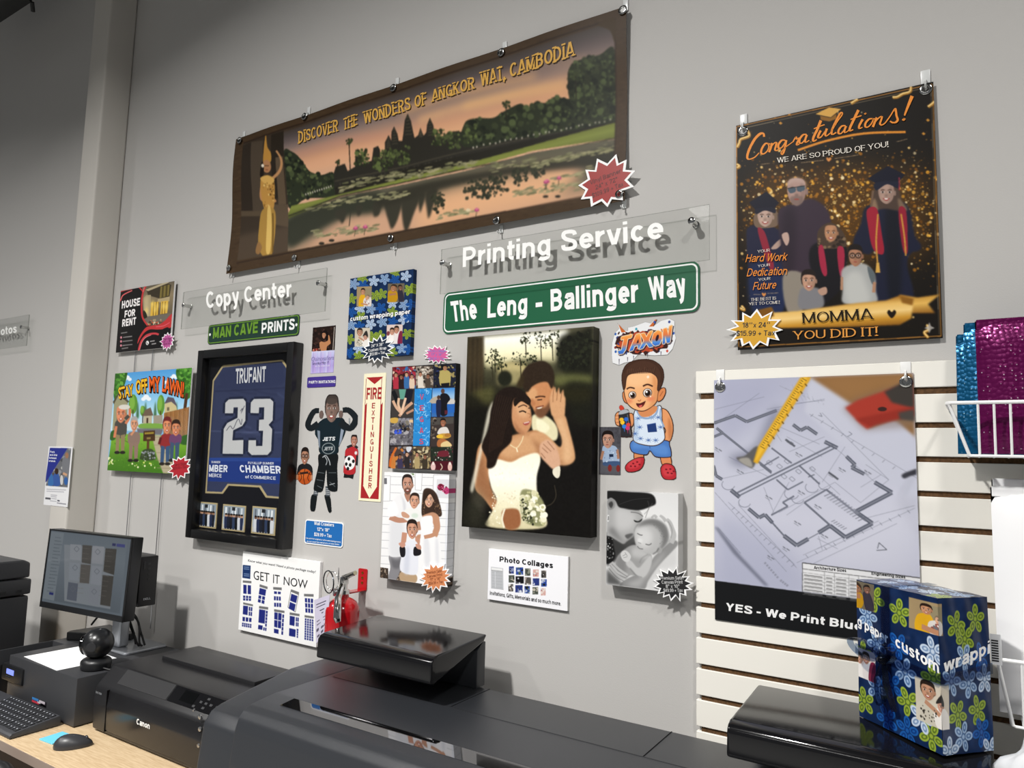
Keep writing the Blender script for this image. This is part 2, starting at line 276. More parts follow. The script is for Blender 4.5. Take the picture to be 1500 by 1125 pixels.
def smooth_pts(p, n=5, closed=True):
    p = np.array(p, float); k = len(p); o = []
    for i in range(k if closed else k - 1):
        if closed: a, b, c, d = p[i - 1], p[i], p[(i + 1) % k], p[(i + 2) % k]
        else: a, b, c, d = p[max(i - 1, 0)], p[i], p[i + 1], p[min(i + 2, k - 1)]
        for t in np.arange(n) / n:
            o.append(.5 * (2 * b + (c - a) * t + (2 * a - 5 * b + 4 * c - d) * t * t + (3 * b - a - 3 * c + d) * t ** 3))
    if not closed: o.append(p[-1])
    return np.array(o)

def rgb(c):
    if isinstance(c, str): return np.array([int(c[i:i + 2], 16) for i in (0, 2, 4)]) / 255.
    return np.array(c, float) / 255.

class Cv:
    """A print w x h metres; quad = its corners TL,TR,BR,BL in the sketch's own units."""
    def __init__(s, quad, wm, hm, res, bg='ffffff', ox=0, oy=0, sc=1, alpha=1):
        s.w, s.h, s.res = wm, hm, res
        s.W, s.H = max(int(round(wm / res)), 4), max(int(round(hm / res)), 4)
        s.a = np.ones((s.H, s.W, 3)) * rgb(bg); s.al = np.ones((s.H, s.W)) * alpha
        q = quad or [(0, 0), (1, 0), (1, 1), (0, 1)]
        s.M = homog(q, [(0, 0), (1, 0), (1, 1), (0, 1)]); s.v = (ox, oy, sc); s.tx = []; s.clip = None
        s.r = np.random.RandomState(7); s.mark = False
    def view(s, ox, oy, sc): s.v = (ox, oy, sc); return s
    def uv(s, pts):
        p = np.atleast_2d(np.array(pts, float)) * s.v[2] + np.array(s.v[:2])
        q = np.c_[p, np.ones(len(p))] @ s.M.T
        return q[:, :2] / q[:, 2:]
    def px(s, pts): return s.uv(pts) * (s.W, s.H)
    def local(s, pts):              # metres, centre of the print as origin, z up
        u = s.uv(pts); return np.c_[(u[:, 0] - .5) * s.w, (.5 - u[:, 1]) * s.h]
    def mask(s, P, blur=0):
        ss = 3; pad = int(blur * 2) + 1
        x0 = max(int(P[:, 0].min()) - pad, 0); x1 = min(int(P[:, 0].max()) + pad + 2, s.W)
        y0 = max(int(P[:, 1].min()) - pad, 0); y1 = min(int(P[:, 1].max()) + pad + 2, s.H)
        if x1 <= x0 or y1 <= y0: return None
        X = x0 + (np.arange((x1 - x0) * ss) + .5) / ss; Y = y0 + (np.arange((y1 - y0) * ss) + .5) / ss
        ins = np.zeros((len(Y), len(X)), bool)
        A = P; B = np.roll(P, -1, 0)
        for (ax, ay), (bx, by) in zip(A, B):
            if ay == by: continue
            lo, hi = min(ay, by), max(ay, by)
            i0, i1 = np.searchsorted(Y, lo), np.searchsorted(Y, hi)
            if i1 <= i0: continue
            yy = Y[i0:i1]; xc = ax + (yy - ay) * (bx - ax) / (by - ay)
            ins[i0:i1] ^= X[None] > xc[:, None]
        m = ins.reshape(y1 - y0, ss, x1 - x0, ss).mean((1, 3))
        if blur > 0:
            k = int(max(1, round(blur)))
            for _ in range(2):
                for ax in (0, 1):
                    m = np.apply_along_axis(lambda v: np.convolve(v, np.ones(2 * k + 1) / (2 * k + 1), 'same'), ax, m) if m.shape[ax] > 2 * k + 1 else m
        return m, (slice(y0, y1), slice(x0, x1))
    def put(s, mm, col, al=1.):
        if mm is None: return
        m, sl = mm; m = m * al
        if s.clip is not None: m = m * s.clip[sl]
        c = rgb(col) if not isinstance(col, np.ndarray) or col.ndim == 1 else col[sl]
        s.a[sl] = s.a[sl] * (1 - m[..., None]) + c * m[..., None]
        if s.mark: s.al[sl] = np.maximum(s.al[sl], m)
    def poly(s, pts, col, sm=1, blur=0, al=1.):
        p = smooth_pts(pts) if sm else np.array(pts, float)
        s.put(s.mask(s.px(p), blur), col, al); return s
    def grad(s, pts, cols, sm=0, blur=0, al=1., horiz=0):     # colours run from first to last row of the shape
        p = smooth_pts(pts) if sm else np.array(pts, float); P = s.px(p)
        a = P[:, 1 - horiz].min(); b = P[:, 1 - horiz].max(); n = s.W if horiz else s.H
        t = np.clip((np.arange(n) + .5 - a) / max(b - a, 1), 0, 1) * (len(cols) - 1)
        C = np.array([rgb(c) for c in cols]); g = np.stack([np.interp(t, np.arange(len(cols)), C[:, k]) for k in range(3)], 1)
        g = np.broadcast_to(g[None] if horiz else g[:, None], s.a.shape)
        s.put(s.mask(P, blur), g, al); return s
    def ell(s, cx, cy, rx, ry, col, rot=0, blur=0, al=1.):
        t = np.linspace(0, 2 * np.pi, 22, endpoint=False); c, n = np.cos(rot), np.sin(rot)
        x, y = rx * np.cos(t), ry * np.sin(t)
        return s.poly(np.c_[cx + c * x - n * y, cy + n * x + c * y], col, 0, blur, al)
    def rect(s, x0, y0, x1, y1, col, al=1., blur=0): return s.poly([(x0, y0), (x1, y0), (x1, y1), (x0, y1)], col, 0, blur, al)
    def line(s, pts, wd, col, sm=0, al=1., blur=0, w2=None):
        p = smooth_pts(pts, 5, False) if sm else np.array(pts, float)
        if len(p) < 2: return s
        d = np.gradient(p, axis=0); L = np.hypot(d[:, 0], d[:, 1]); L[L == 0] = 1
        n = np.c_[-d[:, 1] / L, d[:, 0] / L] * (np.linspace(wd, wd if w2 is None else w2, len(p)) / 2)[:, None]
        if sm or len(p) == 2: return s.poly(np.r_[p + n, (p - n)[::-1]], col, 0, blur, al)
        for i in range(len(p) - 1): s.line(p[i:i + 2], wd, col, 0, al, blur)
        return s
    def noise(s, amp, cell, seed=1, oct=3, tint=(1, 1, 1)):
        s.a = np.clip(s.a + (fbm(s.H, s.W, cell, seed, oct) - .5)[..., None] * 2 * amp * np.array(tint), 0, 1); return s
    def region(s, pts=None, sm=0, blur=0):
        if pts is None: s.clip = None; return s
        s.clip = np.zeros((s.H, s.W)); mm = s.mask(s.px(smooth_pts(pts) if sm else pts), blur)
        if mm is not None: s.clip[mm[1]] = mm[0]
        return s
    def scatter(s, pts, n, r, cols, sq=1., al=1., blur=0, edge=None):      # leaves, crowds, glitter
        p = np.array(pts, float); a, b = p.min(0), p.max(0)
        from_poly = s.mask(s.px(p))
        if from_poly is None: return s
        m, sl = from_poly; k = 0
        for _ in range(n * 4):
            q = a + s.r.rand(2) * (b - a); u = s.px([q])[0].astype(int); yy, xx = u[1] - sl[0].start, u[0] - sl[1].start
            if not (0 <= yy < m.shape[0] and 0 <= xx < m.shape[1]) or m[yy, xx] < .5: continue
            rr = r[0] + s.r.rand() ** 2 * (r[1] - r[0])
            s.ell(q[0], q[1], rr, rr * sq, cols[s.r.randint(len(cols))], s.r.rand() * 3.14, blur, al); k += 1
            if k >= n: break
        return s
    def text(s, t, p0, p1, ptop, col, bold=.012, sp=1., font='i'):
        s.tx.append((t, s.local([p0, p1, ptop]), rgb(col), bold, sp, font)); return s
    def brush(s, pts, w0, col, w1=None, lift=0):      # a brush-pen stroke kept as sharp outline on the sheet
        p = smooth_pts(pts, 5, False); n = len(p); d = np.gradient(p, axis=0); d /= np.maximum(np.hypot(*d.T), 1e-6)[:, None]
        k = np.c_[-d[:, 1], d[:, 0]] * (np.linspace(w0, w0 if w1 is None else w1, n) * (.62 + .38 * np.clip(d[:, 1], 0, 1)) / 2)[:, None]
        F = [t for i in range(n - 1) for t in ((i, n + i, i + 1), (i + 1, n + i, n + i + 1))]
        s.tx.append(('', (s.local(np.r_[p + k, p - k]), np.array(F)), rgb(col), 0, 1, 'brush')); return s
    # -- people
    def face(s, cx, cy, w, h, skin, hair='231a18', rot=0, turn=0, smile=1, top=.42, beard=None, glasses=0, eyes=1, hl=1):
        c, n = math.cos(rot), math.sin(rot); sk = rgb(skin) * 255
        L = lambda x, y: (cx + c * x * w - n * y * h, cy + n * x * w + c * y * h)
        E = lambda x, y, rx, ry, col, al=1., bl=0: s.poly([L(x + rx * math.cos(a), y + ry * math.sin(a)) for a in np.linspace(0, 6.283, 14, endpoint=False)], col, 0, bl, al)
        if hair: E(0, -.08, .54, .5, hair)
        s.poly([L(-.45, -.15), L(-.42, .15), L(-.3, .37), L(-.08, .5), L(.08, .5), L(.3, .37), L(.42, .15), L(.45, -.15), L(.3, -.42), L(-.3, -.42)], sk)
        E(.5 if turn <= 0 else -.5, .03, .07, .12, sk * .85)
        s.poly([L(.2, -.3), L(.45, -.15), L(.42, .15), L(.3, .37), L(.08, .5), L(.2, .2)], sk * .8, 1, 1, .55)
        E(-.2 + turn, .17, .13, .1, np.minimum(sk * 1.12, 255), .5 * hl, 1); E(0 + turn, -.25, .2, .1, np.minimum(sk * 1.12, 255), .45 * hl, 1)
        if hair: s.poly([L(-.52, -.05), L(-.5, -.35), L(-.3, -.54), L(.1, -.58), L(.42, -.45), L(.52, -.1), L(.42, -.2), L(.3, -.5 + top * .55), L(0, -.56 + top * .6), L(-.3, -.5 + top * .5), L(-.42, -.2)], hair)
        for q in (-.2, .2):
            s.line([L(q - .11 + turn, -.1), L(q + turn, -.135), L(q + .11 + turn, -.11)], .04 * h, (50, 32, 26), 1, .75)
            if eyes: E(q + turn, -.02, .1, .045, (240, 235, 230), .8); E(q + turn, -.02, .05, .05, (25, 15, 12))
        E(turn, .14, .1, .05, sk * .7, .8, 1)
        if beard: s.poly([L(-.28 + turn, .2), L(turn, .17), L(.28 + turn, .2), L(.3, .4), L(0, .54), L(-.3, .4)], beard, 1, 1, .6)
        if smile: s.poly([L(-.2 + turn, .25), L(turn, .28), L(.2 + turn, .25), L(.08 + turn, .36), L(-.08 + turn, .36)], (150, 60, 55)); E(turn, .29, .12, .03, (245, 240, 235))
        else: E(turn, .29, .13, .03, (150, 75, 65))
        if glasses:
            for q in (-.2, .2):
                t = np.linspace(0, 6.283, 13); s.line([L(q + turn + .17 * math.cos(a), -.02 + .12 * math.sin(a)) for a in t], .035 * h, (20, 20, 20), 1)
            s.line([L(-.05, -.03), L(.05, -.03)], .03 * h, (20, 20, 20))
        return s

def burst_pts(n, seed, rx=1., ry=1., inner=.66):
    r = np.random.RandomState(seed); o = []
    for i in range(2 * n):
        a = math.pi * i / n + r.uniform(-.06, .06); k = (1 - r.rand() * .16) if i % 2 == 0 else inner * (1 - r.rand() * .08)
        o.append((rx * k * math.cos(a), ry * k * math.sin(a)))
    return o
# ---------------------------------------------------------------- the pictures
SKIN = 'c98f6a'
def art_banner():
    c = Cv([(347, 204), (917, 9), (917, 297), (333, 398)], 1.822, .597, .0033, '43362a').view(320, 0, .41333)
    K = [(95, 500), (1400, 50), (1404, 700), (75, 925)]
    c.noise(.03, 14, 3)
    c.region([(232, 470), (1403, 70), (1403, 690), (240, 890)])
    # sky, dusk bands following the slope of the print
    for t, col in [(0, '4a4340'), (.1, '5c5150'), (.2, '7a6a66'), (.3, '9a8174'), (.4, 'b98f78'), (.5, 'd7a07c'), (.62, 'e3ad84'), (.75, 'd9a98a')]:
        d = lambda x, f: (470 - (x - 232) * .342) + f * ((690 - (x - 240) * .2) - (470 - (x - 232) * .342)) * .95
        c.poly([(200, d(200, t)), (1450, d(1450, t)), (1450, 900), (200, 950)], col, 0, 4)
    for p, wd, col, al in [([(240, 560), (420, 505), (620, 480)], 16, 'c98f78', .6), ([(640, 400), (860, 330), (1120, 270)], 22, 'eeb47a', .7), ([(700, 430), (900, 370), (1230, 290)], 16, 'f2bd84', .8), ([(880, 330), (1100, 240), (1300, 215)], 16, 'c99a70', .5), ([(820, 310), (1000, 275), (1180, 250)], 10, '8a7068', .6), ([(250, 600), (380, 570), (560, 520)], 14, 'e0a88a', .7), ([(860, 380), (1050, 335), (1230, 310)], 14, 'f6c07e', .8)]:
        c.line(p, wd, col, 1, al, 4)
    tree = ['2b3020', '39402a', '22281c', '465033', '1c2118']
    # left trees
    c.poly([(232, 545), (262, 540), (290, 565), (312, 600), (330, 612), (360, 618), (400, 612), (402, 690), (300, 700), (240, 730)], '2a3022')
    c.scatter([(232, 545), (262, 540), (300, 575), (320, 612), (400, 612), (402, 670), (240, 720)], 170, (3, 10), tree + ['56603c'])
    # temple and tree line
    T = '2c2a24'
    c.poly([(400, 612), (408, 590), (440, 580), (448, 605), (474, 590), (476, 562), (488, 550), (498, 562), (500, 580), (532, 568), (540, 525), (556, 518), (562, 530), (562, 560), (578, 548), (580, 505), (594, 480), (602, 500), (604, 470), (614, 450), (625, 478), (628, 500), (640, 500), (646, 470), (652, 430), (663, 406), (674, 432), (680, 470), (684, 490), (697, 480), (706, 455), (716, 482), (726, 470), (730, 445), (741, 420), (752, 446), (756, 490), (800, 480), (830, 465), (860, 470), (1000, 440), (1400, 410), (1400, 450), (900, 555), (640, 610), (400, 672)], T, 0)
    for x, y0, y1, w in [(663, 420, 490, 14), (741, 432, 490, 12), (614, 462, 520, 11), (706, 465, 490, 8), (592, 492, 530, 9)]:
        for k in range(6):
            f = k / 6; c.line([(x - w * (.3 + f * .7), y0 + (y1 - y0) * f), (x + w * (.3 + f * .7), y0 + (y1 - y0) * f - 2)], 2.4, '57503f', 0, .9)
    for k in range(32): c.line([(420 + k * 13, 645 - k * 3.0 + (k % 3)), (421 + k * 13, 668 - k * 3.0)], 3, ['4a4639', '191713', '5a5443'][k % 3], 0, .8)
    c.line([(402, 640), (640, 590), (860, 535), (1400, 425)], 4, '4a4538', 0, .8)
    for tp in [[(860, 440), (900, 420), (960, 418), (1000, 395), (1060, 368), (1085, 385), (1120, 358), (1150, 372), (1180, 345), (1240, 350), (1300, 330), (1400, 300), (1400, 430), (1100, 480), (860, 520)], [(1232, 300), (1236, 250), (1265, 220), (1300, 210), (1350, 195), (1403, 180), (1403, 420), (1290, 420), (1240, 360)]]:
        c.poly(tp, '2b3122'); c.scatter(tp, 300, (3, 13), tree + ['4f5a38'])
    for x, y in ((500, 560), (560, 580), (640, 555), (768, 490), (590, 560), (880, 480), (820, 500)): c.scatter([(x - 24, y - 28), (x + 24, y - 38), (x + 24, y + 22), (x - 24, y + 30)], 45, (3, 8), ['4c5533', '5d6a3c', '363d26', '2a301f'])
    for x, y0, y1, r in [(459, 505, 600, 11), (1009, 372, 420, 12), (415, 575, 610, 7), (1262, 262, 350, 25)]:
        c.line([(x, y0), (x - 2, y1)], 3.4, '2a261c'); c.scatter([(x - r, y0 - r), (x + r, y0 - r), (x + r, y0 + r), (x - r, y0 + r)], 22, (2, r * .45), ['2c3320', '3b4328'])
    for k in range(26): c.ell(880 + k * 20 + c.r.rand() * 10, 518 - k * 3.9 + c.r.rand() * 6, 2.4, 4, 'c9c0b0')
    for k in range(12): c.ell(300 + k * 8, 685 - k * 2.5, 2.2, 4, 'b9b4a2')
    c.poly([(402, 660), (640, 600), (860, 548), (1403, 428), (1403, 450), (860, 585), (640, 636), (402, 692)], '24221b', 0)
    # lawn
    c.grad([(235, 760), (250, 725), (400, 690), (640, 630), (860, 580), (1403, 432), (1403, 490), (1100, 535), (860, 600), (640, 645), (420, 690), (236, 775)], ['6d7434', '7f8840', '6a7134', '5a602c'])
    c.line([(240, 760), (420, 692), (860, 598), (1403, 490)], 5, '2f2d20', 0, .8)
    # water
    c.poly([(236, 772), (420, 696), (640, 652), (860, 606), (1100, 542), (1403, 494), (1403, 700), (240, 895)], '5e5a4a', 0)
    c.poly([(440, 770), (560, 745), (760, 700), (1250, 590), (1250, 650), (1180, 690), (1403, 660), (1403, 720), (280, 895), (320, 850)], 'd0a283', 1, 6, .95)
    c.poly([(760, 690), (1000, 630), (1250, 600), (1200, 700), (900, 770), (700, 810)], 'e6b184', 1, 9, .8)
    c.poly([(236, 775), (420, 700), (560, 680), (560, 745), (440, 765), (330, 820), (250, 870)], '33352a', 1, 3)
    for p in [[(404, 745), (440, 738), (440, 770), (430, 790), (418, 775), (408, 770)], [(476, 728), (498, 724), (496, 750), (486, 764), (478, 750)], [(536, 722), (562, 715), (560, 758), (540, 765)], [(578, 716), (640, 700), (640, 715), (625, 780), (606, 812), (592, 780), (582, 750)], [(640, 700), (700, 690), (682, 760), (657, 824), (640, 760)], [(695, 690), (722, 685), (712, 735), (704, 752)], [(722, 685), (765, 670), (752, 730), (737, 776), (728, 740)]]: c.poly(p, '37352b', 1, .6)
    c.poly([(560, 690), (800, 630), (1250, 555), (1403, 520), (1403, 590), (1250, 600), (1000, 625), (800, 665), (640, 712), (560, 730)], '302e25', 1, 2, .92)
    for p, n in [([(745, 690), (790, 680), (790, 740), (765, 760), (748, 740)], 40), ([(855, 640), (1012, 610), (1018, 690), (940, 705), (865, 705)], 120), ([(1030, 600), (1090, 590), (1085, 650), (1040, 665)], 50), ([(1100, 600), (1160, 590), (1140, 640), (1110, 640)], 30)]: c.scatter(p, n, (3, 9), ['2c2e22', '393a2b'])
    c.line([(458, 740), (455, 800)], 2.5, '37352b')
    for a, b, y0, sl, n in [(420, 640, 660, -.21, 60), (640, 900, 628, -.22, 80), (950, 1110, 595, -.16, 40), (1110, 1403, 585, -.2, 100), (520, 660, 705, -.14, 30), (1040, 1290, 690, -.12, 70), (760, 900, 770, -.12, 30), (330, 560, 830, -.1, 60), (1180, 1400, 640, -.2, 60), (300, 520, 740, -.2, 40)]:
        for _ in range(n):
            x = a + c.r.rand() * (b - a); y = y0 + (x - a) * sl + c.r.randn() * 7; c.ell(x, y, 5 + c.r.rand() * 12, 1.6 + c.r.rand() * 2, ['7f7e5e', '8f8c66', '6a6a4a', 'a09a74'][c.r.randint(4)], -.18, 0, .9)
    for x, y in [(1160, 648), (1203, 636), (908, 748), (478, 808), (512, 804), (1155, 650)]: c.ell(x, y, 9, 6, 'a8456e'); c.ell(x, y - 4, 5, 5, 'cf6f90'); c.line([(x, y + 6), (x - 3, y + 28)], 2, '3a3a28')
    c.ell(877, 748, 9, 6, 'dcc9a4')
    for x, y in [(1156, 702), (1200, 702), (395, 850), (360, 860)]: c.ell(x, y, 10, 5, '2a2720')
    # dancer panel
    c.region([(70, 490), (232, 465), (242, 890), (60, 930)])
    c.rect(50, 440, 260, 960, '3a3026'); c.poly([(85, 520), (120, 505), (118, 740), (80, 740)], '2f271f', 0); c.poly([(120, 505), (162, 500), (160, 760), (118, 740)], '4b4034', 0); c.poly([(190, 480), (234, 466), (232, 700), (190, 700)], '2a231b', 0)
    c.poly([(205, 560), (230, 555), (232, 720), (206, 720)], '5c4d3c', 0); c.rect(70, 742, 150, 760, '554838'); c.poly([(60, 830), (250, 790), (250, 900), (60, 930)], '4d4033', 0, 3); c.poly([(190, 720), (245, 720), (245, 800), (190, 790)], '584a3a', 0)
    c.poly([(166, 530), (171, 478), (178, 522), (190, 545), (188, 575), (164, 578)], 'b8863c'); c.ell(174, 590, 15, 22, 'b07d55'); c.poly([(158, 575), (150, 620), (160, 630), (165, 590)], '1d1712'); c.ell(161, 588, 5, 6, 'e9dfcc'); c.line([(166, 588), (182, 588)], 2.4, '3a2418'); c.line([(170, 602), (178, 602)], 2.6, '7c3f2c')
    c.line([(180, 640), (212, 612), (224, 585), (222, 560), (208, 536)], 10, 'ba895c', 1, 1, 0, 6); c.line([(155, 650), (150, 700), (180, 712), (198, 705)], 10, 'b98556', 1)
    c.poly([(152, 634), (176, 626), (196, 640), (194, 700), (186, 740), (160, 740), (150, 690)], 'b98a44'); c.poly([(150, 632), (176, 620), (198, 636), (176, 655)], 'd3a75a'); c.scatter([(152, 640), (196, 640), (190, 735), (158, 735)], 30, (1.5, 4), ['e5c47a', '8d6428', '6b4a20'])
    c.poly([(150, 740), (190, 735), (196, 800), (186, 905), (160, 905), (140, 870), (138, 810)], 'a8823e'); c.poly([(168, 740), (180, 740), (182, 880), (166, 880)], 'd9b565'); c.line([(186, 750), (190, 890)], 5, '6f5424'); c.poly([(138, 850), (130, 885), (142, 895), (152, 870)], '8f6a40')
    c.region()
    # carved frame
    for q in [[(66, 494), (1444, 22), (1442, 62), (90, 510)], [(1403, 40), (1446, 22), (1446, 718), (1404, 722)], [(31, 963), (34, 922), (1446, 680), (1446, 718)], [(66, 494), (92, 500), (66, 950), (31, 963)]]:
        c.poly(q, '453525', 0); c.region(q); 
        for _ in range(60): u = c.r.rand(4); a = np.array(q[0]) * (1 - u[0]) + np.array(q[1]) * u[0]; b = np.array(q[3]) * (1 - u[0]) + np.array(q[2]) * u[0]; pt = a * (1 - u[1]) + b * u[1]; c.ell(pt[0], pt[1], 10, 2, ['38291c', '52402e'][int(u[2] * 2)], -.2, 0, .6)
        c.region()
    for q in [[(92, 508), (1404, 66)], [(1404, 66), (1402, 684)], [(1402, 684), (66, 925)]]: c.line(q, 4, '2c2018'); 
    c.poly([(1340, 90), (1403, 66), (1403, 150), (1385, 110)], '41321f')
    for t, p0, p1, pt in [('DISCOVER', (281, 511), (424, 468), (281, 470)), ('THE', (441, 464), (490, 448), (441, 424)), ('WONDERS', (509, 445), (675, 392), (507, 402)), ('OF', (690, 388), (733, 373), (688, 346)), ('ANGKOR', (748, 368), (903, 318), (748, 326)), ('WAT,', (919, 312), (1012, 284), (917, 262)), ('CAMBODIA', (1026, 280), (1263, 200), (1026, 230))]:
        o = 3; c.text(t, (p0[0] + o, p0[1] + o), (p1[0] + o, p1[1] + o), (pt[0] + o, pt[1] + o), '3a2a18', .02, 1., 's'); c.text(t, p0, p1, pt, 'd9a850', .022, 1., 's')
    return c

def art_wedding():
    c = Cv([(684.9, 492.5), (869, 479.8), (865.5, 788), (675.9, 771)], .447, .599, .0016, '14120d').view(670, 460, .3913)
    c.grad([(0, 40), (520, 40), (520, 300), (0, 300)], ['4a4636', '5b5942', '454430', '1c1a10'])
    c.grad([(98, 60), (390, 50), (400, 130), (380, 180), (250, 170), (160, 190), (100, 190)], ['fffde8', 'fffef4', 'fbf3cc', 'c9c294'], 1, 5)
    c.poly([(150, 190), (260, 178), (262, 265), (150, 262)], 'a59a6c', 0, 4, .9); c.poly([(150, 188), (205, 176), (262, 200), (262, 215), (150, 205)], 'cdbd86', 0, 3, .7)
    c.grad([(36, 82), (98, 70), (100, 420), (20, 420)], ['2b2418', '3a3020', '1e1a10', '100e08'], 0, 3)
    for x in (50, 68, 84, 95): c.line([(x, 80), (x - 6, 330)], 6, '4c4029', 0, .7, 2)
    gr = ['25291a', '343a22', '1a1d12', '44492c']
    for x, y, rx, ry in [(255, 86, 20, 24), (312, 100, 22, 30), (355, 95, 25, 36), (236, 168, 32, 26), (140, 150, 16, 22), (130, 175, 32, 30), (283, 168, 14, 14), (165, 178, 20, 20)]:
        c.scatter([(x - rx, y - ry), (x + rx, y - ry), (x + rx, y + ry), (x - rx, y + ry)], 34, (2, 6), gr, .6); c.line([(x, y), (x + 3, y + ry + 45)], 4, '2d2a1b', 0, .8)
    c.poly([(372, 130), (390, 85), (430, 75), (470, 66), (512, 60), (510, 400), (430, 380), (400, 230), (375, 200)], '17180f', 1, 5); c.scatter([(372, 120), (440, 75), (505, 70), (505, 200), (380, 205)], 150, (3, 9), ['191b11', '202317', '272b1b', '12130c'])
    c.poly([(360, 235), (430, 225), (505, 235), (505, 262), (430, 255), (380, 275)], '6d7040', 1, 5, .8); c.poly([(370, 280), (505, 275), (505, 320), (420, 330)], '24220f', 1, 8, .9)
    c.ell(178, 240, 27, 30, '1c1e13', 0, 2); c.poly([(45, 300), (130, 270), (130, 330), (40, 350)], '5e5d33', 1, 6, .7); c.poly([(30, 300), (110, 350), (90, 480), (20, 480)], '0e0d08', 1, 6, .8)
    c.poly([(15, 470), (515, 420), (515, 845), (10, 845)], '0d0b08', 0, 8, .9)
    # groom
    c.poly([(325, 440), (380, 410), (430, 470), (460, 560), (500, 600), (505, 835), (300, 835), (300, 560)], '0f0d0b', 1, 2)
    c.poly([(282, 380), (330, 380), (372, 420), (372, 470), (330, 470), (285, 440)], 'e4dcb4', 1, 1); c.poly([(300, 390), (345, 420), (330, 445), (300, 430)], 'f4eecb', 1, 1)
    c.poly([(258, 288), (300, 258), (345, 252), (362, 280), (354, 330), (340, 362), (318, 386), (298, 380), (280, 345), (270, 320)], 'c7895c', 1, 1); c.poly([(262, 290), (290, 276), (300, 300), (284, 330), (272, 325)], 'dba878', 1, 2, .8)
    c.poly([(300, 352), (330, 348), (352, 320), (346, 360), (322, 388), (302, 386), (290, 366)], '5a3a28', 1, 2, .8); c.poly([(298, 350), (318, 346), (314, 353), (302, 355)], 'e0d0bc', 1, 0); c.line([(294, 350), (324, 343)], 4, '7a4030', 1)
    c.line([(292, 312), (312, 308), (330, 310)], 5, '3a2014', 1, .9); c.line([(300, 322), (318, 320)], 3.5, '20120c', 1); c.poly([(272, 322), (284, 318), (294, 338), (280, 345)], 'b97a50', 1, 1)
    c.poly([(243, 268), (240, 230), (258, 198), (290, 180), (325, 177), (350, 195), (363, 226), (362, 262), (352, 280), (338, 256), (310, 256), (282, 270), (262, 292)], '2d2116', 1, 1); c.scatter([(250, 220), (290, 185), (340, 190), (360, 240), (300, 250), (260, 270)], 80, (1.5, 4), ['33261a', '261c12', '2f2318'], .35)
    c.poly([(222, 270), (236, 235), (250, 225), (246, 270)], '352a18', 1, 2)
    # bride body
    SK = 'b98359'
    c.poly([(82, 490), (130, 470), (200, 455), (260, 440), (300, 436), (325, 470), (318, 530), (270, 535), (200, 560), (140, 550), (122, 590), (125, 650), (165, 720), (205, 735), (236, 760), (232, 798), (195, 805), (165, 780), (100, 690), (66, 650), (68, 560)], SK, 1, 1)
    c.poly([(190, 470), (260, 450), (300, 470), (300, 515), (240, 530), (190, 540), (160, 520)], 'd9a97c', 1, 5, .8); c.poly([(70, 560), (95, 530), (110, 600), (150, 700), (120, 700), (72, 650)], '8f6040', 1, 5, .7)
    c.poly([(180, 735), (225, 728), (240, 770), (232, 800), (196, 806), (172, 780)], '9c6644', 1, 2)
    # veil
    c.poly([(136, 325), (118, 352), (104, 410), (92, 470), (70, 560), (48, 650), (60, 660), (82, 560), (100, 480), (116, 420), (128, 380)], 'e8e3cf', 1, 2, .8)
    c.poly([(60, 650), (44, 760), (70, 790), (110, 700)], '8a8770', 1, 8, .35)
    # gown
    c.grad([(116, 590), (124, 560), (150, 542), (200, 553), (240, 535), (285, 520), (308, 525), (311, 555), (298, 610), (302, 680), (325, 740), (332, 795), (240, 806), (112, 794), (118, 760), (148, 700), (128, 650)], ['fdf8de', 'fffdf0', 'f3eccb', 'd8cda4'], 1, 1)
    c.scatter([(125, 670), (240, 660), (240, 790), (115, 790)], 150, (1.2, 3.5), ['fffbe6', 'e9e0c0', 'f5efd3', 'ddd3b0']); c.scatter([(125, 580), (300, 540), (290, 640), (140, 650)], 70, (1.5, 4), ['fffdf2', 'f4edd0'], .6)
    c.poly([(170, 735), (225, 730), (238, 770), (228, 800), (190, 806), (172, 785)], '99623f', 1, 1); c.line([(178, 728), (168, 765), (176, 800)], 7, 'efe6cc', 1)
    # hair, face
    c.poly([(128, 350), (150, 295), (190, 272), (236, 280), (266, 312), (272, 345), (240, 335), (214, 350), (206, 390), (206, 440), (200, 480), (160, 520), (140, 568), (112, 575), (110, 540), (92, 500), (98, 470), (118, 430), (122, 390)], '1d130e', 1, 1)
    for k in range(9): c.line([(150 + k * 9, 300 + k * 2), (130 + k * 7, 400), (118 + k * 6, 520 - k * 4)], 2.4, '33231a', 1, .8)
    c.poly([(214, 318), (250, 318), (270, 345), (277, 372), (279, 402), (272, 428), (252, 448), (226, 440), (208, 410), (204, 368)], 'cb9268', 1, 1); c.poly([(222, 330), (255, 335), (268, 362), (258, 385), (228, 375)], 'e0b084', 1, 4, .8); c.poly([(210, 400), (235, 430), (255, 446), (226, 444)], '9a6544', 1, 3, .7)
    c.line([(228, 348), (248, 340), (262, 346)], 4, '3a2014', 1, .9); c.line([(232, 366), (246, 362), (258, 368)], 4.5, '1c100a', 1); c.line([(266, 352), (273, 352)], 3, '2a160e'); c.line([(262, 370), (275, 376), (270, 388)], 3, 'a06c48', 1, .8)
    c.poly([(246, 408), (262, 403), (274, 400), (266, 413), (255, 416)], 'a8524a', 1); c.line([(250, 408), (270, 403)], 3, 'f0e4d8', 1); c.poly([(214, 318), (250, 300), (275, 320), (268, 340), (240, 326), (216, 345)], '1d130e', 1)
    c.line([(198, 488), (222, 500), (240, 478), (248, 455)], 4, 'e8d2a6', 1); c.line([(222, 500), (226, 516)], 5, 'f3e6c4')
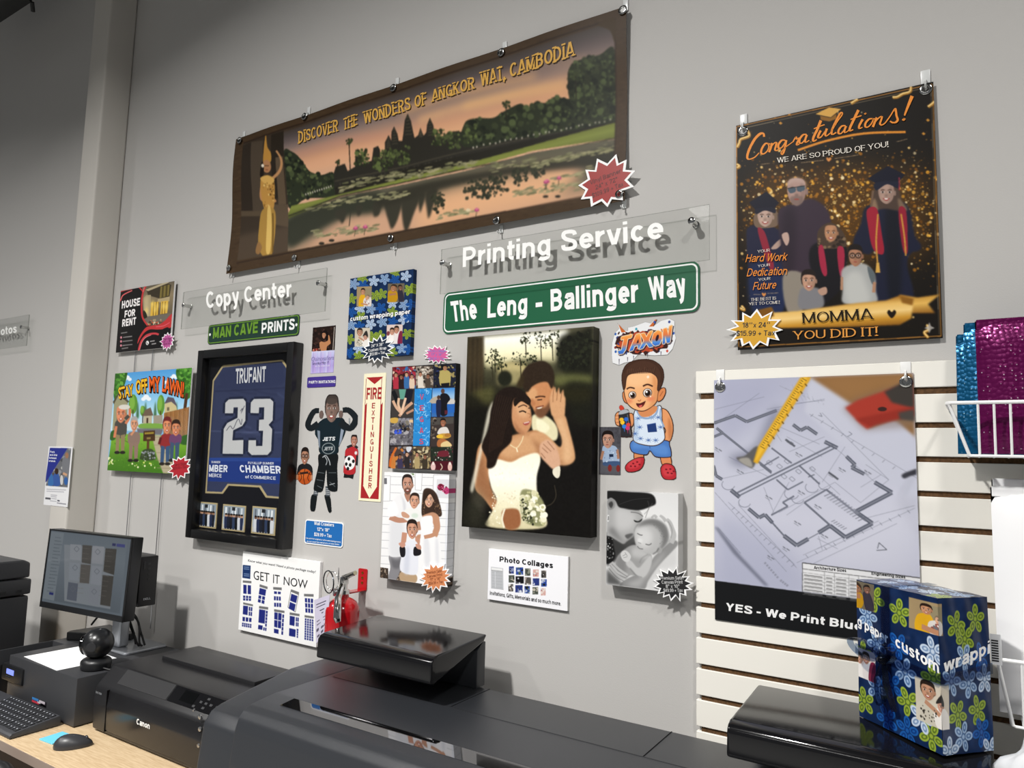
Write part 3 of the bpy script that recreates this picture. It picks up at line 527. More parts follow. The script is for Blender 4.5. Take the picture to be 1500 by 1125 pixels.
    # raised forearm and hands
    c.poly([(272, 450), (315, 442), (352, 468), (384, 498), (392, 470), (374, 420), (360, 382), (400, 378), (418, 430), (440, 520), (436, 552), (408, 566), (372, 560), (330, 520), (300, 500)], 'cf9c70', 1, 1); c.poly([(372, 400), (396, 395), (428, 500), (424, 548), (398, 555), (396, 480)], 'e3b88c', 1, 4, .8); c.poly([(280, 470), (330, 500), (390, 552), (410, 566), (360, 556), (310, 520)], '9d6b48', 1, 4, .7)
    c.poly([(358, 384), (348, 352), (346, 320), (354, 290), (366, 274), (372, 296), (380, 276), (386, 300), (396, 284), (400, 306), (405, 318), (404, 350), (398, 384)], 'd5a276', 1, 1)
    for q in [[(358, 330), (360, 290), (366, 276)], [(372, 325), (376, 290), (382, 280)], [(386, 330), (391, 300), (397, 288)]]: c.line(q, 3, '9a6846', 1, .8)
    c.poly([(310, 490), (335, 470), (355, 480), (372, 500), (384, 540), (384, 570), (362, 582), (336, 560), (312, 530)], 'd7a98a', 1, 1)
    for q in [[(318, 500), (340, 520)], [(322, 486), (352, 515)], [(338, 476), (364, 508)], [(314, 520), (330, 540)]]: c.line(q, 3.4, 'a5765a', 1, .9)
    c.poly([(360, 580), (384, 570), (384, 605), (372, 614), (358, 598)], 'e8e2cc', 1)
    # bouquet
    c.poly([(236, 700), (240, 662), (262, 655), (295, 668), (322, 700), (331, 745), (326, 790), (290, 792), (248, 770)], '8e8f66', 1, 1); c.scatter([(236, 690), (262, 660), (300, 670), (330, 740), (325, 790), (250, 765)], 90, (4, 12), ['f3efd4', 'fbf8e6', 'dcd8b2', 'c5c392']); c.scatter([(232, 690), (250, 690), (290, 790), (245, 770)], 70, (2, 6), ['3c4026', '22251a', '5c6040', 'cfcaa6'])
    c.line([(330, 720), (356, 708), (370, 680), (364, 640)], 3, '4a4336', 1, .8); c.poly([(50, 700), (108, 760), (105, 800), (20, 790), (30, 700)], '23231a', 1, 4, .7)
    c.noise(.012, 3, 5, 1)
    return c

def art_congrats():
    c = Cv([(1080, 185), (1366, 120), (1376.7, 496), (1077.5, 512)], .457, .608, .0015, '17130f').view(1050, 100, .38214)
    g = ['d99a2e', 'f0b548', 'a66a18', 'ffd98a', 'c07f20', '7d4c10', 'ffe9b8']
    for x, y, rx, ry in [(230, 560, 130, 190), (420, 560, 150, 200), (560, 560, 130, 200), (720, 560, 110, 190)]: c.ell(x, y, rx, ry, '5a3a10', 0, 22, .75)
    for x, y, sx, sy, n in [(260, 500, 80, 70, 330), (420, 500, 60, 80, 200), (540, 560, 55, 110, 330), (760, 570, 45, 110, 330), (150, 640, 35, 120, 130), (640, 440, 110, 60, 220), (480, 640, 70, 90, 130)]:
        for _ in range(n):
            r = 1.2 + c.r.rand() ** 3 * 6; c.ell(x + c.r.randn() * sx, y + c.r.randn() * sy, r, r, g[c.r.randint(7)], 0, 0, .5 + .5 * c.r.rand())
    for _ in range(150): r = .8 + c.r.rand() * 2.2; c.ell(90 + c.r.rand() * 740, 90 + c.r.rand() * 900, r, r, g[c.r.randint(7)], 0, 0, .7)
    for q in [[(82, 226), (822, 62)], [(824, 64), (848, 1030)], [(80, 1066), (848, 1028)], [(80, 226), (76, 1066)]]: c.line(q, 3, 'c98a3c')
    for q in [[(86, 236), (816, 72)], [(818, 74), (840, 1022)]]: c.line(q, 1.4, 'efd9b0', 0, .7)
    # confetti ribbons
    G = lambda pts, w=12: (c.line(pts, w, 'a5742a', 1), c.line([(x - 1, y - 2) for x, y in pts], w * .5, 'f0cc84', 1))
    for p in [[(120, 240), (128, 262), (96, 275), (90, 290), (82, 306)], [(742, 72), (738, 92), (712, 100), (690, 112), (672, 114)], [(540, 122), (528, 128), (514, 138)], [(832, 130), (818, 142), (806, 150)], [(80, 370), (90, 378), (80, 384)], [(795, 985), (800, 1005), (784, 1015), (800, 1035)], [(90, 910), (100, 925), (84, 918)]]: G(p)
    for x, y in [(246, 212), (278, 176), (805, 200), (788, 252), (200, 470), (300, 420), (540, 400)]: c.poly([(x - 7, y), (x, y - 6), (x + 8, y + 1), (x, y + 7)], 'c58a34', 0)
    # cap emblem
    c.poly([(378, 178), (430, 152), (476, 158), (436, 190)], 'd9a650', 0); c.poly([(396, 184), (436, 192), (458, 176), (458, 196), (430, 206), (398, 200)], '8d6020', 0); c.line([(462, 162), (468, 190)], 3, 'e8c078')
    # right graduate
    c.poly([(560, 540), (600, 520), (700, 512), (736, 550), (752, 640), (776, 680), (768, 700), (735, 712), (722, 760), (740, 890), (600, 895), (606, 760), (600, 700), (572, 715), (520, 690), (520, 650), (545, 600)], '1c1f33', 1, 1)
    c.poly([(640, 545), (690, 540), (700, 700), (690, 890), (650, 890)], '14161f', 1, 3, .9)
    c.poly([(596, 470), (620, 440), (670, 440), (694, 470), (706, 520), (722, 545), (690, 548), (640, 540), (600, 545), (585, 530)], '4c3c34', 1, 1); c.poly([(586, 530), (600, 500), (612, 545), (590, 548)], '8a7058', 1, 1); c.poly([(688, 500), (710, 520), (722, 545), (698, 550)], '7a6450', 1, 1)
    c.face(644, 478, 66, 84, 'a88a7c', None); c.poly([(574, 424), (652, 376), (716, 410), (690, 440), (610, 446)], '161726', 0); c.poly([(604, 440), (690, 436), (688, 462), (648, 446), (606, 470)], '1d1f30', 1); c.line([(694, 420), (694, 470)], 4, 'a02c40'); c.line([(594, 470), (586, 530)], 9, '6e5645', 1)
    c.poly([(570, 545), (608, 540), (626, 640), (634, 700), (620, 715), (590, 690), (574, 610)], '9b2134', 1); c.poly([(690, 545), (718, 545), (724, 650), (722, 710), (704, 690)], '8f1f32', 1)
    c.line([(612, 560), (604, 660), (608, 745)], 6, 'c9943e', 1); c.line([(700, 560), (712, 650), (716, 720)], 6, 'c9943e', 1); c.poly([(604, 745), (614, 745), (618, 784), (600, 784)], 'd7a64e', 0)
    # left graduate
    c.poly([(112, 650), (120, 610), (160, 600), (220, 610), (255, 640), (262, 700), (245, 930), (140, 930), (120, 820)], '22233a', 1, 1); c.poly([(125, 760), (250, 760), (245, 935), (130, 935)], '1f2c50', 1, 3, .8); c.poly([(140, 575), (160, 540), (215, 535), (232, 560), (232, 600), (200, 612), (150, 610)], '75604f', 1)
    c.face(184, 570, 62, 74, 'b99c8e', None); c.poly([(124, 515), (190, 474), (238, 516), (216, 542), (150, 546)], '1a1a28', 0); c.poly([(150, 540), (216, 534), (222, 556), (184, 546), (152, 560)], '20202e', 1); c.poly([(155, 615), (180, 625), (200, 690), (215, 760), (200, 770), (175, 700)], '8c2638', 1); c.poly([(205, 690), (240, 655), (245, 672), (226, 692)], 'b3978a', 1)
    # father
    c.poly([(232, 560), (262, 528), (300, 520), (350, 500), (400, 520), (428, 560), (436, 620), (436, 690), (420, 760), (350, 800), (260, 800), (246, 700)], '3a2e3a', 1, 1); c.poly([(250, 560), (300, 560), (290, 780), (252, 780)], '2b222c', 1, 5, .8); c.poly([(250, 790), (330, 795), (320, 930), (262, 930)], '8d8478', 1, 1)
    c.face(304, 472, 78, 108, 'a98a80', None, 0, 0, 0, .2, '6b5a54'); c.poly([(266, 440), (300, 418), (338, 436), (342, 470), (336, 450), (300, 436), (272, 452)], 'c0a49a', 1, 2, .8); c.poly([(272, 462), (298, 458), (300, 474), (280, 480)], '4c5a66', 1); c.poly([(306, 457), (332, 452), (334, 468), (310, 474)], '4c5a66', 1); c.line([(270, 462), (336, 452)], 3, '2a2c30')
    c.poly([(246, 640), (268, 630), (274, 660), (262, 680)], 'bfa093', 1)
    # centre graduate
    c.poly([(350, 700), (376, 670), (430, 660), (490, 680), (494, 740), (470, 840), (400, 900), (380, 830), (352, 760)], '17151a', 1, 1); c.poly([(380, 670), (386, 620), (430, 592), (474, 622), (492, 670), (470, 690), (390, 690)], '4a3a2e', 1); c.scatter([(384, 640), (480, 640), (490, 680), (380, 690)], 30, (3, 7), ['7d664c', '2e231c'])
    c.face(432, 632, 52, 66, 'b68462', None); c.poly([(384, 690), (402, 684), (416, 780), (404, 796), (390, 760)], 'a02842', 1); c.poly([(456, 690), (480, 690), (482, 750), (470, 800), (460, 770)], 'a02842', 1)
    # boys
    c.poly([(312, 850), (345, 838), (390, 850), (398, 915), (310, 920)], '7d7c80', 1, 1); c.face(346, 814, 56, 76, 'bb9078', '221a18')
    c.poly([(470, 780), (500, 755), (560, 750), (596, 790), (600, 850), (598, 900), (480, 902), (474, 850)], 'a9aaa8', 1, 1); c.poly([(486, 800), (540, 780), (575, 860), (570, 900), (490, 900)], 'c9c9c4', 1, 4, .7); c.poly([(570, 760), (598, 790), (590, 830), (576, 800)], '5d666a', 1); c.face(524, 720, 56, 78, 'a8775c', '1e1816', 0, 0, 0, .42, None, 1); c.line([(596, 820), (592, 860)], 12, 'b08468', 1); c.line([(472, 800), (470, 850)], 10, 'b08468', 1)
    c.poly([(380, 850), (410, 838), (414, 862), (392, 870)], 'b6907c', 1)
    # scroll
    c.grad([(690, 868), (760, 880), (846, 868), (800, 905), (826, 940), (740, 940), (690, 900)], ['b47c2a', 'e6b75c', '8d5c1c'], 0, .5); c.grad([(150, 930), (200, 915), (212, 935), (300, 930), (480, 905), (640, 890), (690, 872), (745, 884), (735, 960), (690, 985), (480, 992), (240, 995), (160, 975)], ['a26a20', 'e8bb66', 'f4cf86', 'c8902f', '8a5a1a'], 0, .6)
    c.poly([(150, 925), (205, 915), (212, 950), (160, 950)], '7a4f16', 0, 1); c.poly([(690, 872), (745, 884), (740, 910), (700, 900)], '8b5c1c', 0, 1)
    for x, y, r in [(660, 942, 17)]: c.poly([(x, y + r), (x - r, y - r * .2), (x - r * .6, y - r * .9), (x, y - r * .4), (x + r * .6, y - r * .9), (x + r, y - r * .2)], '1c140c', 1)
    for x, y, r in [(427, 351, 9), (175, 866, 8)]: c.poly([(x, y + r), (x - r, y - r * .2), (x - r * .6, y - r * .9), (x, y - r * .4), (x + r * .6, y - r * .9), (x + r, y - r * .2)], 'd98c4a', 1)
    for q in [[(170, 370), (204, 366)], [(322, 364), (408, 354)], [(450, 348), (540, 334)], [(684, 284), (726, 273)], [(135, 866), (162, 866)], [(188, 862), (230, 860)]]: c.line(q, 1.8, 'b59a78')
    c.poly([(804, 974), (810, 990), (824, 997), (810, 1003), (802, 1018), (798, 1003), (784, 998), (798, 990)], 'b9b4ae', 0, 0, .8)
    c.line([(310, 316), (420, 280), (560, 252), (720, 246)], 9, 'd98a2e', 1, 1, 0, 9)
    # flowing script, each letter leaning right
    O = 'ee9138'
    c.view(1085, 130, .20472)
    for w0, w1, p in [(22, 10, [(172, 348), (168, 326), (146, 326), (108, 362), (70, 430), (52, 488), (64, 508), (104, 494), (136, 462)]), (14, 12, [(205, 398), (182, 396), (158, 428), (150, 462), (168, 470), (194, 448), (206, 415), (198, 398), (216, 400)]), (14, 14, [(228, 392), (218, 428), (206, 458)]), (12, 12, [(214, 432), (240, 396), (258, 390), (254, 415), (248, 440), (262, 446), (280, 432)]),
        (14, 12, [(320, 372), (296, 374), (273, 404), (274, 428), (294, 426), (316, 396), (328, 372)]), (14, 9, [(328, 372), (320, 418), (310, 456), (298, 474), (292, 460), (324, 422), (376, 384)]), (13, 13, [(376, 384), (396, 350), (402, 364), (424, 358), (408, 384), (402, 406), (420, 400)]), (14, 12, [(472, 332), (448, 334), (425, 362), (422, 390), (440, 392), (462, 364), (474, 334)]), (14, 10, [(474, 334), (462, 370), (466, 388), (490, 374)]),
        (18, 12, [(574, 232), (546, 300), (520, 354), (520, 380), (544, 368)]), (11, 11, [(524, 292), (560, 276), (600, 262)]), (15, 12, [(572, 304), (555, 340), (556, 356), (574, 350), (600, 316), (616, 290)]), (15, 10, [(616, 290), (604, 328), (612, 343), (640, 322)]), (12, 14, [(640, 322), (690, 240), (724, 192), (724, 176), (708, 186), (670, 258), (650, 308), (654, 332), (682, 318)]),
        (14, 12, [(748, 270), (722, 273), (700, 300), (698, 324), (715, 326), (738, 300), (752, 272)]), (14, 10, [(752, 272), (740, 304), (745, 319), (770, 304)]), (18, 12, [(840, 158), (810, 220), (780, 284), (778, 306), (802, 298)]), (11, 11, [(784, 226), (820, 212), (862, 198)]), (16, 10, [(870, 224), (846, 268), (845, 290), (868, 282)]), (14, 14, [(886, 180), (890, 186), (893, 178)]),
        (14, 12, [(942, 221), (916, 223), (891, 250), (888, 276), (905, 280), (930, 257), (944, 226), (936, 221), (956, 222)]), (15, 15, [(970, 212), (954, 248), (942, 280)]), (12, 12, [(950, 254), (985, 214), (1006, 206), (1000, 232), (992, 256), (1005, 266), (1030, 250)]), (12, 16, [(1030, 250), (1066, 200), (1098, 150), (1106, 168), (1110, 200), (1118, 228), (1104, 246), (1080, 248), (1064, 238)]), (24, 10, [(1222, 58), (1194, 126), (1166, 198)]), (20, 20, [(1154, 222), (1162, 228), (1168, 218)])]:
        c.brush(p, w0 * 1.12, O, w1 * 1.12)
    c.view(1050, 100, .38214)
    c.text('WE ARE SO PROUD OF YOU!', (232, 366), (656, 304), (231, 347), 'f4ece0', -.004, 1., 's')
    for t, y, x0, x1, h, col in [('YOUR', 707, 154, 202, 11, 'f0e8dc'), ('Hard Work', 742, 108, 263, 30, 'ee9138'), ('YOUR', 762, 154, 202, 10, 'f0e8dc'), ('Dedication', 796, 112, 262, 30, 'ee9138'), ('YOUR', 814, 156, 202, 10, 'f0e8dc'), ('Future', 848, 134, 220, 30, 'ee9138'), ('THE BEST IS', 890, 126, 222, 11, 'f0e8dc'), ('YET TO COME!', 906, 118, 236, 11, 'f0e8dc')]:
        lean = 8 if h > 20 else 0; c.text(t, (x0, y + 2), (x1, y - 4), (x0 + lean, y + 2 - h), col, -.004 if h > 20 else -.01, 1., 'i' if h > 20 else 's')
    c.text('MOMMA', (318, 978), (594, 962), (316, 938), '1d150d', -.006, 1., 's'); c.text('YOU DID IT!', (282, 1040), (608, 1026), (282, 1008), 'e29a48', -.004, 1., 's')
    return c
def art_blueprint():
    c = Cv([(1044, 557), (1340, 547.5), (1348, 948), (1048.7, 910)], .456, .608, .0013, 'bfc1d2').view(1030, 530, .37333)
    c.grad([(30, 40), (860, 40), (860, 900), (30, 900)], ['aeb0c6', 'c2c4d4', 'c9cad9', 'b4b6ca']); c.poly([(30, 60), (300, 60), (150, 300), (30, 330)], 'a5a7bf', 1, 20, .6); c.poly([(560, 620), (850, 560), (850, 840), (420, 800)], 'd0d1de', 1, 30, .8); c.poly([(40, 600), (260, 700), (400, 880), (40, 880)], 'a8abc2', 1, 20, .6)
    c.poly([(420, 40), (860, 40), (860, 312), (755, 240), (640, 270), (560, 190)], '8d673f', 1, 3); c.poly([(470, 40), (860, 40), (860, 120), (700, 110), (580, 150)], '9c7246', 1, 8, .7)
    c.poly([(420, 60), (600, 180), (660, 275), (752, 238), (850, 315), (850, 560), (640, 420), (400, 200)], 'c5c7d6', 0, 3)
    c.poly([(552, 190), (600, 150), (830, 80), (838, 260), (640, 275), (630, 270)], '7d6a62', 0, 6, .5)
    c.poly([(560, 185), (610, 155), (740, 110), (836, 82), (838, 215), (740, 232), (680, 248), (648, 272), (620, 250)], 'a7392c', 0, 1.5); c.poly([(715, 122), (836, 60), (838, 190), (745, 165)], '3d3834', 0, 2); c.poly([(600, 230), (838, 180), (838, 215), (660, 262)], '8e2c22', 0, 1.5, .8); c.ell(707, 191, 18, 9, '3a2220'); c.poly([(770, 205), (838, 190), (838, 240), (775, 232)], '49433f', 0, 2)
    L = lambda p, w=2.2, col='6d7080', al=.8: c.line(p, w, col, 0, al)
    # thin dimension lines
    for a, b in [((40, 190), (240, 140)), ((45, 250), (220, 125)), ((250, 190), (480, 150)), ((160, 240), (300, 190)), ((420, 210), (850, 470)), ((470, 205), (730, 470)), ((330, 170), (480, 155)), ((45, 520), (330, 830)), ((100, 560), (360, 800)), ((140, 570), (370, 815)), ((370, 795), (830, 580)), ((430, 800), (760, 640)), ((395, 765), (690, 630)), ((60, 660), (150, 760)), ((640, 620), (830, 570)), ((620, 500), (700, 450)), ((640, 410), (730, 470)), ((730, 470), (620, 560)), ((505, 330), (700, 500)), ((520, 480), (620, 560)), ((340, 480), (270, 610)), ((400, 560), (330, 610)), ((300, 600), (520, 480)), ((240, 500), (280, 600)), ((60, 470), (240, 430)), ((100, 380), (260, 460)), ((330, 300), (470, 380)), ((340, 360), (480, 300)), ((300, 260), (460, 330)), ((420, 420), (540, 530)), ((560, 340), (470, 480)), ((450, 700), (530, 740)), ((450, 740), (560, 690)), ((455, 690), (470, 745)), ((310, 320), (270, 260))]: L([a, b], 1.6, '777a8a', .75)
    for k in range(9): L([(300 + k * 22, 95 + k * 9), (330 + k * 18, 110 + k * 8)], 1.6, '8a8c9c', .7)
    for k in range(7): L([(350 + k * 20, 90 + k * 12), (380 + k * 14, 160 - k * 2)], 1.3, '9092a2', .6)
    for k in range(14): x = 120 + k * 18; y = 585 + k * 17; L([(x - 6, y + 5), (x + 6, y - 5)], 2, '6a6d7c')
    for k in range(12): x = 410 + k * 36; y = 770 - k * 16; L([(x - 5, y - 6), (x + 5, y + 6)], 2, '6a6d7c')
    for k in range(10): x = 430 + k * 40; y = 215 + k * 26; L([(x - 5, y + 5), (x + 5, y - 5)], 2, '6a6d7c')
    # walls
    W = lambda p, w=15: (c.line(p, w, '4d5160', 0, .95), c.line(p, w * .45, '8a8d98', 0, .8))
    for p, w in [([(40, 245), (125, 215), (170, 240), (290, 195)], 12), ([(40, 300), (75, 285), (50, 265)], 10), ([(75, 285), (270, 440)], 8), ([(355, 252), (385, 275), (410, 262), (450, 290)], 13), ([(480, 320), (530, 345)], 15), ([(110, 512), (145, 540)], 16), ([(40, 415), (50, 455), (75, 470)], 12), ([(120, 530), (515, 332)], 6), ([(135, 538), (520, 345)], 5), ([(565, 378), (600, 412), (585, 422), (635, 448)], 14), ([(675, 480), (742, 520), (600, 595)], 16), ([(600, 595), (665, 640), (560, 695), (500, 650), (455, 678)], 16), ([(180, 585), (222, 620), (245, 608), (275, 640)], 14), ([(320, 690), (370, 728), (415, 702)], 16), ([(485, 508), (640, 630)], 7), ([(400, 560), (500, 648)], 7), ([(400, 560), (485, 510)], 6), ([(270, 610), (335, 575), (315, 560), (360, 535)], 6), ([(290, 470), (335, 510)], 6), ([(335, 510), (395, 478)], 5), ([(225, 410), (270, 445)], 6), ([(270, 345), (350, 405)], 6), ([(240, 415), (300, 380)], 5), ([(380, 415), (460, 488)], 6), ([(415, 460), (440, 450)], 4), ([(270, 635), (320, 690)], 6), ([(415, 702), (455, 680)], 3)]: W(p, w)
    for k in range(13): c.line([(478 + k * 11, 545 + k * 8 - 10), (510 + k * 11, 530 + k * 8 - 10)], 2.4, '5d606e')
    c.poly([(505, 520), (620, 600), (590, 615), (478, 540)], 'b4b6c4', 0, 0, .3)
    for k in range(6): c.line([(505 + k * 9, 635 + k * 6), (520 + k * 9, 628 + k * 6)], 2, '5d606e')
    for x, y, r in [(350, 525, 28), (375, 545, 24), (430, 500, 26), (100, 490, 26), (165, 560, 24), (480, 490, 24)]:
        t = np.linspace(.3, 3.8, 10); c.line([(x + r * math.cos(a), y + r * .8 * math.sin(a)) for a in t], 2, '6d7080', 1)
    for x, y in [(330, 400), (318, 460), (350, 470), (375, 440), (430, 430), (260, 405), (300, 420)]: c.line([(x - 10, y - 4), (x + 4, y + 8), (x + 14, y), (x, y - 12), (x - 10, y - 4)], 2, '7a7d8b')
    for x, y in [(60, 350), (148, 438), (262, 540), (375, 640), (455, 575), (345, 320), (510, 450), (550, 430), (390, 520), (330, 740), (480, 690), (270, 775), (650, 440), (380, 370)]: c.line([(x - 14, y - 8), (x - 4, y)], 4, '62656f', 0, .8); c.line([(x, y), (x + 12, y + 8)], 4, '62656f', 0, .8); c.line([(x - 16, y), (x + 2, y + 12)], 2, '72757f', 0, .8)
    for x, y in ((345, 325), (515, 455)): c.line([(x - 20, y - 14), (x + 18, y + 14)], 8, '53565f', 0, .9)
    c.line([(680, 745), (720, 742), (690, 715), (684, 738)], 2.4, '4a4d58'); c.line([(570, 300), (588, 290), (575, 280)], 2, '6a6d7c'); c.line([(455, 215), (470, 220), (462, 205)], 2, '6a6d7c')
    for k, ch in enumerate('PUDORYS'): c.line([(243 + k * 8, 800 + k * 9), (250 + k * 8, 795 + k * 9)], 7, '8c8e9e', 0, .9)
    for k in range(4): c.line([(305 + k * 8, 868 + k * 6), (312 + k * 8, 862 + k * 6)], 7, '8c8e9e', 0, .9)
    c.poly([(44, 655), (60, 660), (150, 770), (260, 885), (245, 885), (120, 760)], '5d6070', 0, 2, .7); c.poly([(780, 452), (800, 440), (850, 425), (850, 445), (815, 455), (790, 465)], '3c3c44', 1, 1)
    # tape measure
    c.poly([(270, 200), (310, 200), (250, 330), (160, 420), (100, 380), (200, 340)], '6f7186', 1, 9, .7); c.poly([(130, 385), (165, 375), (205, 340), (220, 350), (200, 420), (170, 415)], '5e5c5c', 1, 1); c.poly([(140, 390), (180, 385), (195, 420), (165, 412)], 'a09c94', 1, 1)
    c.poly([(385, 60), (425, 60), (420, 75), (215, 408), (198, 400), (216, 340)], 'dba62a', 0, .6); c.poly([(398, 60), (412, 60), (215, 390), (205, 395), (222, 345)], 'efc040', 0, 1, .8)
    for k in range(34): f = k / 34; x, y = 388 - f * 170, 66 + f * 280; c.line([(x + 3, y), (x + (12 if k % 3 else 20), y + (6 if k % 3 else 10))], 2, '3d2c10', 0, .9)
    for k in range(9): f = k / 9; c.line([(402 - f * 165, 88 + f * 272), (410 - f * 165, 98 + f * 272)], 5, '5a4214', 0, .8)
    c.poly([(40, 866), (860, 962), (860, 1200), (40, 1100)], '17181a', 0)
    # price table
    c.poly([(392, 795), (850, 850), (850, 960), (392, 905)], 'e4e4e6', 0); c.line([(392, 795), (850, 850)], 3, '222222'); c.line([(392, 795), (392, 907)], 2, '222222'); c.line([(392, 818), (850, 872)], 2, '444444')
    for k in range(7): c.line([(392, 832 + k * 14), (850, 888 + k * 14)], 1.2, '777777')
    for x in (478, 516, 572, 610, 702, 746, 805): c.line([(x, 820 + (x - 392) * .12), (x, 907 + (x - 392) * .12)], 1.4, '666666')
    for k in range(6):
        for x0, x1 in ((398, 470), (484, 508), (522, 562), (576, 602), (616, 690), (708, 738), (752, 798), (810, 846)): c.line([(x0, 841 + k * 14 + (x0 - 392) * .12), (x1, 841 + k * 14 + (x1 - 392) * .12)], 5, '6a6a6a', 0, .75)
    c.text('YES - We Print Blueprints', (92, 982), (800, 1078), (94, 952), 'f2f2f2', .03); c.text('Architecture Sizes', (437, 818), (562, 829), (437, 806), '1c1c1c', .015); c.text('Engineering Sizes', (660, 838), (790, 852), (660, 826), '1c1c1c', .015)
    return c

def art_baby():
    c = Cv([(890, 717.8), (993.7, 724.4), (993, 870.7), (887, 854.7)], .204, .255, .0007, 'e6e6e6').view(860, 700, .17782)
    c.grad([(150, 90), (760, 90), (760, 980), (150, 980)], ['dcdcdc', 'efefef', 'd8d8d8']); c.poly([(560, 560), (760, 500), (760, 980), (480, 930)], 'c9c9c9', 1, 10, .7)
    c.poly([(150, 470), (330, 500), (430, 400), (460, 560), (300, 640), (200, 700), (150, 700)], '3a3a3a', 1, 6); c.poly([(150, 450), (200, 480), (220, 560), (230, 650), (190, 690), (150, 680)], '161616', 1, 2)
    c.scatter([(160, 470), (215, 500), (230, 650), (165, 690)], 26, (3, 8), ['8a8a8a', '444444', 'b5b5b5'])
    # mother
    c.poly([(150, 180), (240, 170), (300, 240), (420, 260), (460, 320), (440, 370), (400, 440), (385, 480), (330, 520), (300, 540), (260, 520), (200, 480), (150, 440)], 'a9a9a9', 1, 1.5); c.poly([(240, 250), (330, 260), (400, 300), (380, 400), (300, 430), (240, 400)], 'c6c6c6', 1, 12, .9); c.poly([(180, 440), (260, 510), (310, 535), (270, 480), (210, 400)], '777777', 1, 8, .8)
    c.poly([(165, 105), (350, 115), (530, 135), (568, 210), (520, 240), (440, 265), (370, 262), (310, 250), (262, 235), (230, 180), (165, 165)], '1b1b1b', 1, 1.5); c.line([(500, 190), (510, 240), (480, 330)], 5, '555555', 1, .6, 1); c.line([(540, 210), (500, 270), (470, 300)], 5, '6a6a6a', 1, .5, 1); c.line([(260, 220), (380, 180), (520, 170)], 5, '333333', 1, .8)
    c.poly([(168, 190), (200, 160), (235, 190), (228, 240), (200, 260), (175, 250)], '8f8f8f', 1, 1); c.poly([(180, 210), (205, 190), (218, 215), (200, 245)], '3c3c3c', 1, 2); c.line([(178, 300), (172, 340), (180, 352)], 14, 'dadada', 1); c.line([(178, 310), (174, 345)], 5, '444444')
    c.poly([(385, 345), (420, 355), (455, 335), (440, 362), (400, 364)], '262626', 1, 1); c.line([(360, 280), (420, 290), (462, 318)], 7, '5a5a5a', 1, .8, 1); c.poly([(418, 380), (440, 395), (410, 450), (385, 438), (395, 405)], '8b8b8b', 1, 2); c.poly([(312, 470), (360, 455), (380, 462), (350, 490), (330, 498)], '5d5d5d', 1, 1.5); c.poly([(350, 500), (400, 450), (430, 400), (460, 380), (420, 470), (370, 540), (300, 560)], '555555', 1, 8, .8)
    # arm and hand
    c.poly([(260, 890), (300, 840), (420, 780), (520, 690), (560, 640), (620, 590), (700, 520), (745, 530), (745, 560), (690, 620), (620, 690), (560, 760), (500, 850), (460, 920), (300, 900)], '8d8d8d', 1, 2); c.poly([(330, 870), (450, 810), (560, 690), (640, 610), (600, 690), (480, 830), (420, 900)], 'b0b0b0', 1, 8, .8)
    for p, w in [([(690, 540), (715, 480), (700, 420), (680, 370), (655, 345)], 46), ([(650, 360), (625, 330), (600, 312)], 30), ([(575, 330), (555, 312), (530, 330)], 24)]: c.line(p, w, 'b9b9b9', 1, 1, 1, w * .6); 
    c.line([(668, 360), (700, 430), (690, 500)], 5, '7a7a7a', 1, .8, 1)
    # infant
    c.poly([(240, 660), (300, 590), (380, 550), (480, 580), (530, 640), (520, 720), (480, 800), (440, 820), (360, 800), (300, 830), (240, 760)], '9c9c9c', 1, 2); c.poly([(380, 570), (480, 600), (510, 660), (440, 660), (370, 640)], 'c4c4c4', 1, 8, .8); c.poly([(240, 660), (300, 620), (320, 760), (270, 800), (235, 740)], '7d7d7d', 1, 8, .8)
    c.poly([(388, 470), (410, 400), (470, 350), (560, 345), (640, 390), (668, 460), (660, 530), (600, 600), (540, 632), (470, 610), (410, 570)], 'b5b5b5', 1, 1.5); c.poly([(400, 440), (440, 400), (520, 430), (540, 500), (500, 570), (430, 560)], 'd6d6d6', 1, 12, .9)
    c.poly([(410, 400), (470, 350), (560, 340), (640, 385), (672, 460), (660, 540), (590, 610), (620, 520), (600, 440), (540, 390), (470, 390)], '6b6b6b', 1, 6, .85); c.scatter([(480, 360), (640, 390), (665, 520), (600, 560), (590, 430)], 60, (2, 7), ['555555', '777777', '8a8a8a'], .35, .8)
    c.line([(412, 455), (440, 470), (456, 470)], 7, '555555', 1, .9, 1); c.line([(480, 545), (510, 552), (530, 540)], 7, '555555', 1, .9, 1); c.ell(436, 515, 24, 18, 'dedede', .6, 3); c.line([(420, 530), (444, 540)], 5, '777777', 1, .8, 1); c.line([(412, 560), (430, 580), (460, 585)], 7, '6a6a6a', 1, .9, 1); c.ell(595, 600, 22, 26, 'a0a0a0', .3, 1); c.line([(540, 630), (570, 610), (590, 580)], 8, '444444', 1, .7, 2)
    c.poly([(330, 660), (370, 690), (420, 740), (470, 690), (520, 640), (530, 700), (500, 780), (460, 822), (420, 815), (370, 760), (320, 710)], 'c0c0c0', 1, 1.5); c.line([(430, 700), (450, 660), (500, 630)], 5, '777777', 1, .8, 2); c.line([(350, 740), (400, 800), (450, 820)], 7, '6a6a6a', 1, .7, 2)
    c.poly([(275, 620), (305, 592), (340, 610), (360, 650), (330, 690), (290, 670)], 'cdcdcd', 1, 1)
    for q in [[(290, 640), (316, 626)], [(296, 654), (330, 646)], [(310, 610), (330, 640)]]: c.line(q, 5, '8b8b8b', 0, .8)
    for p in [[(185, 700), (240, 770), (320, 810)], [(180, 730), (240, 800), (300, 835)], [(200, 690), (260, 750), (330, 800)]]: c.line(p, 24, 'b6b6b6', 1, 1, 1); c.line([(x, y + 12) for x, y in p], 4, '5a5a5a', 1, .8, 1)
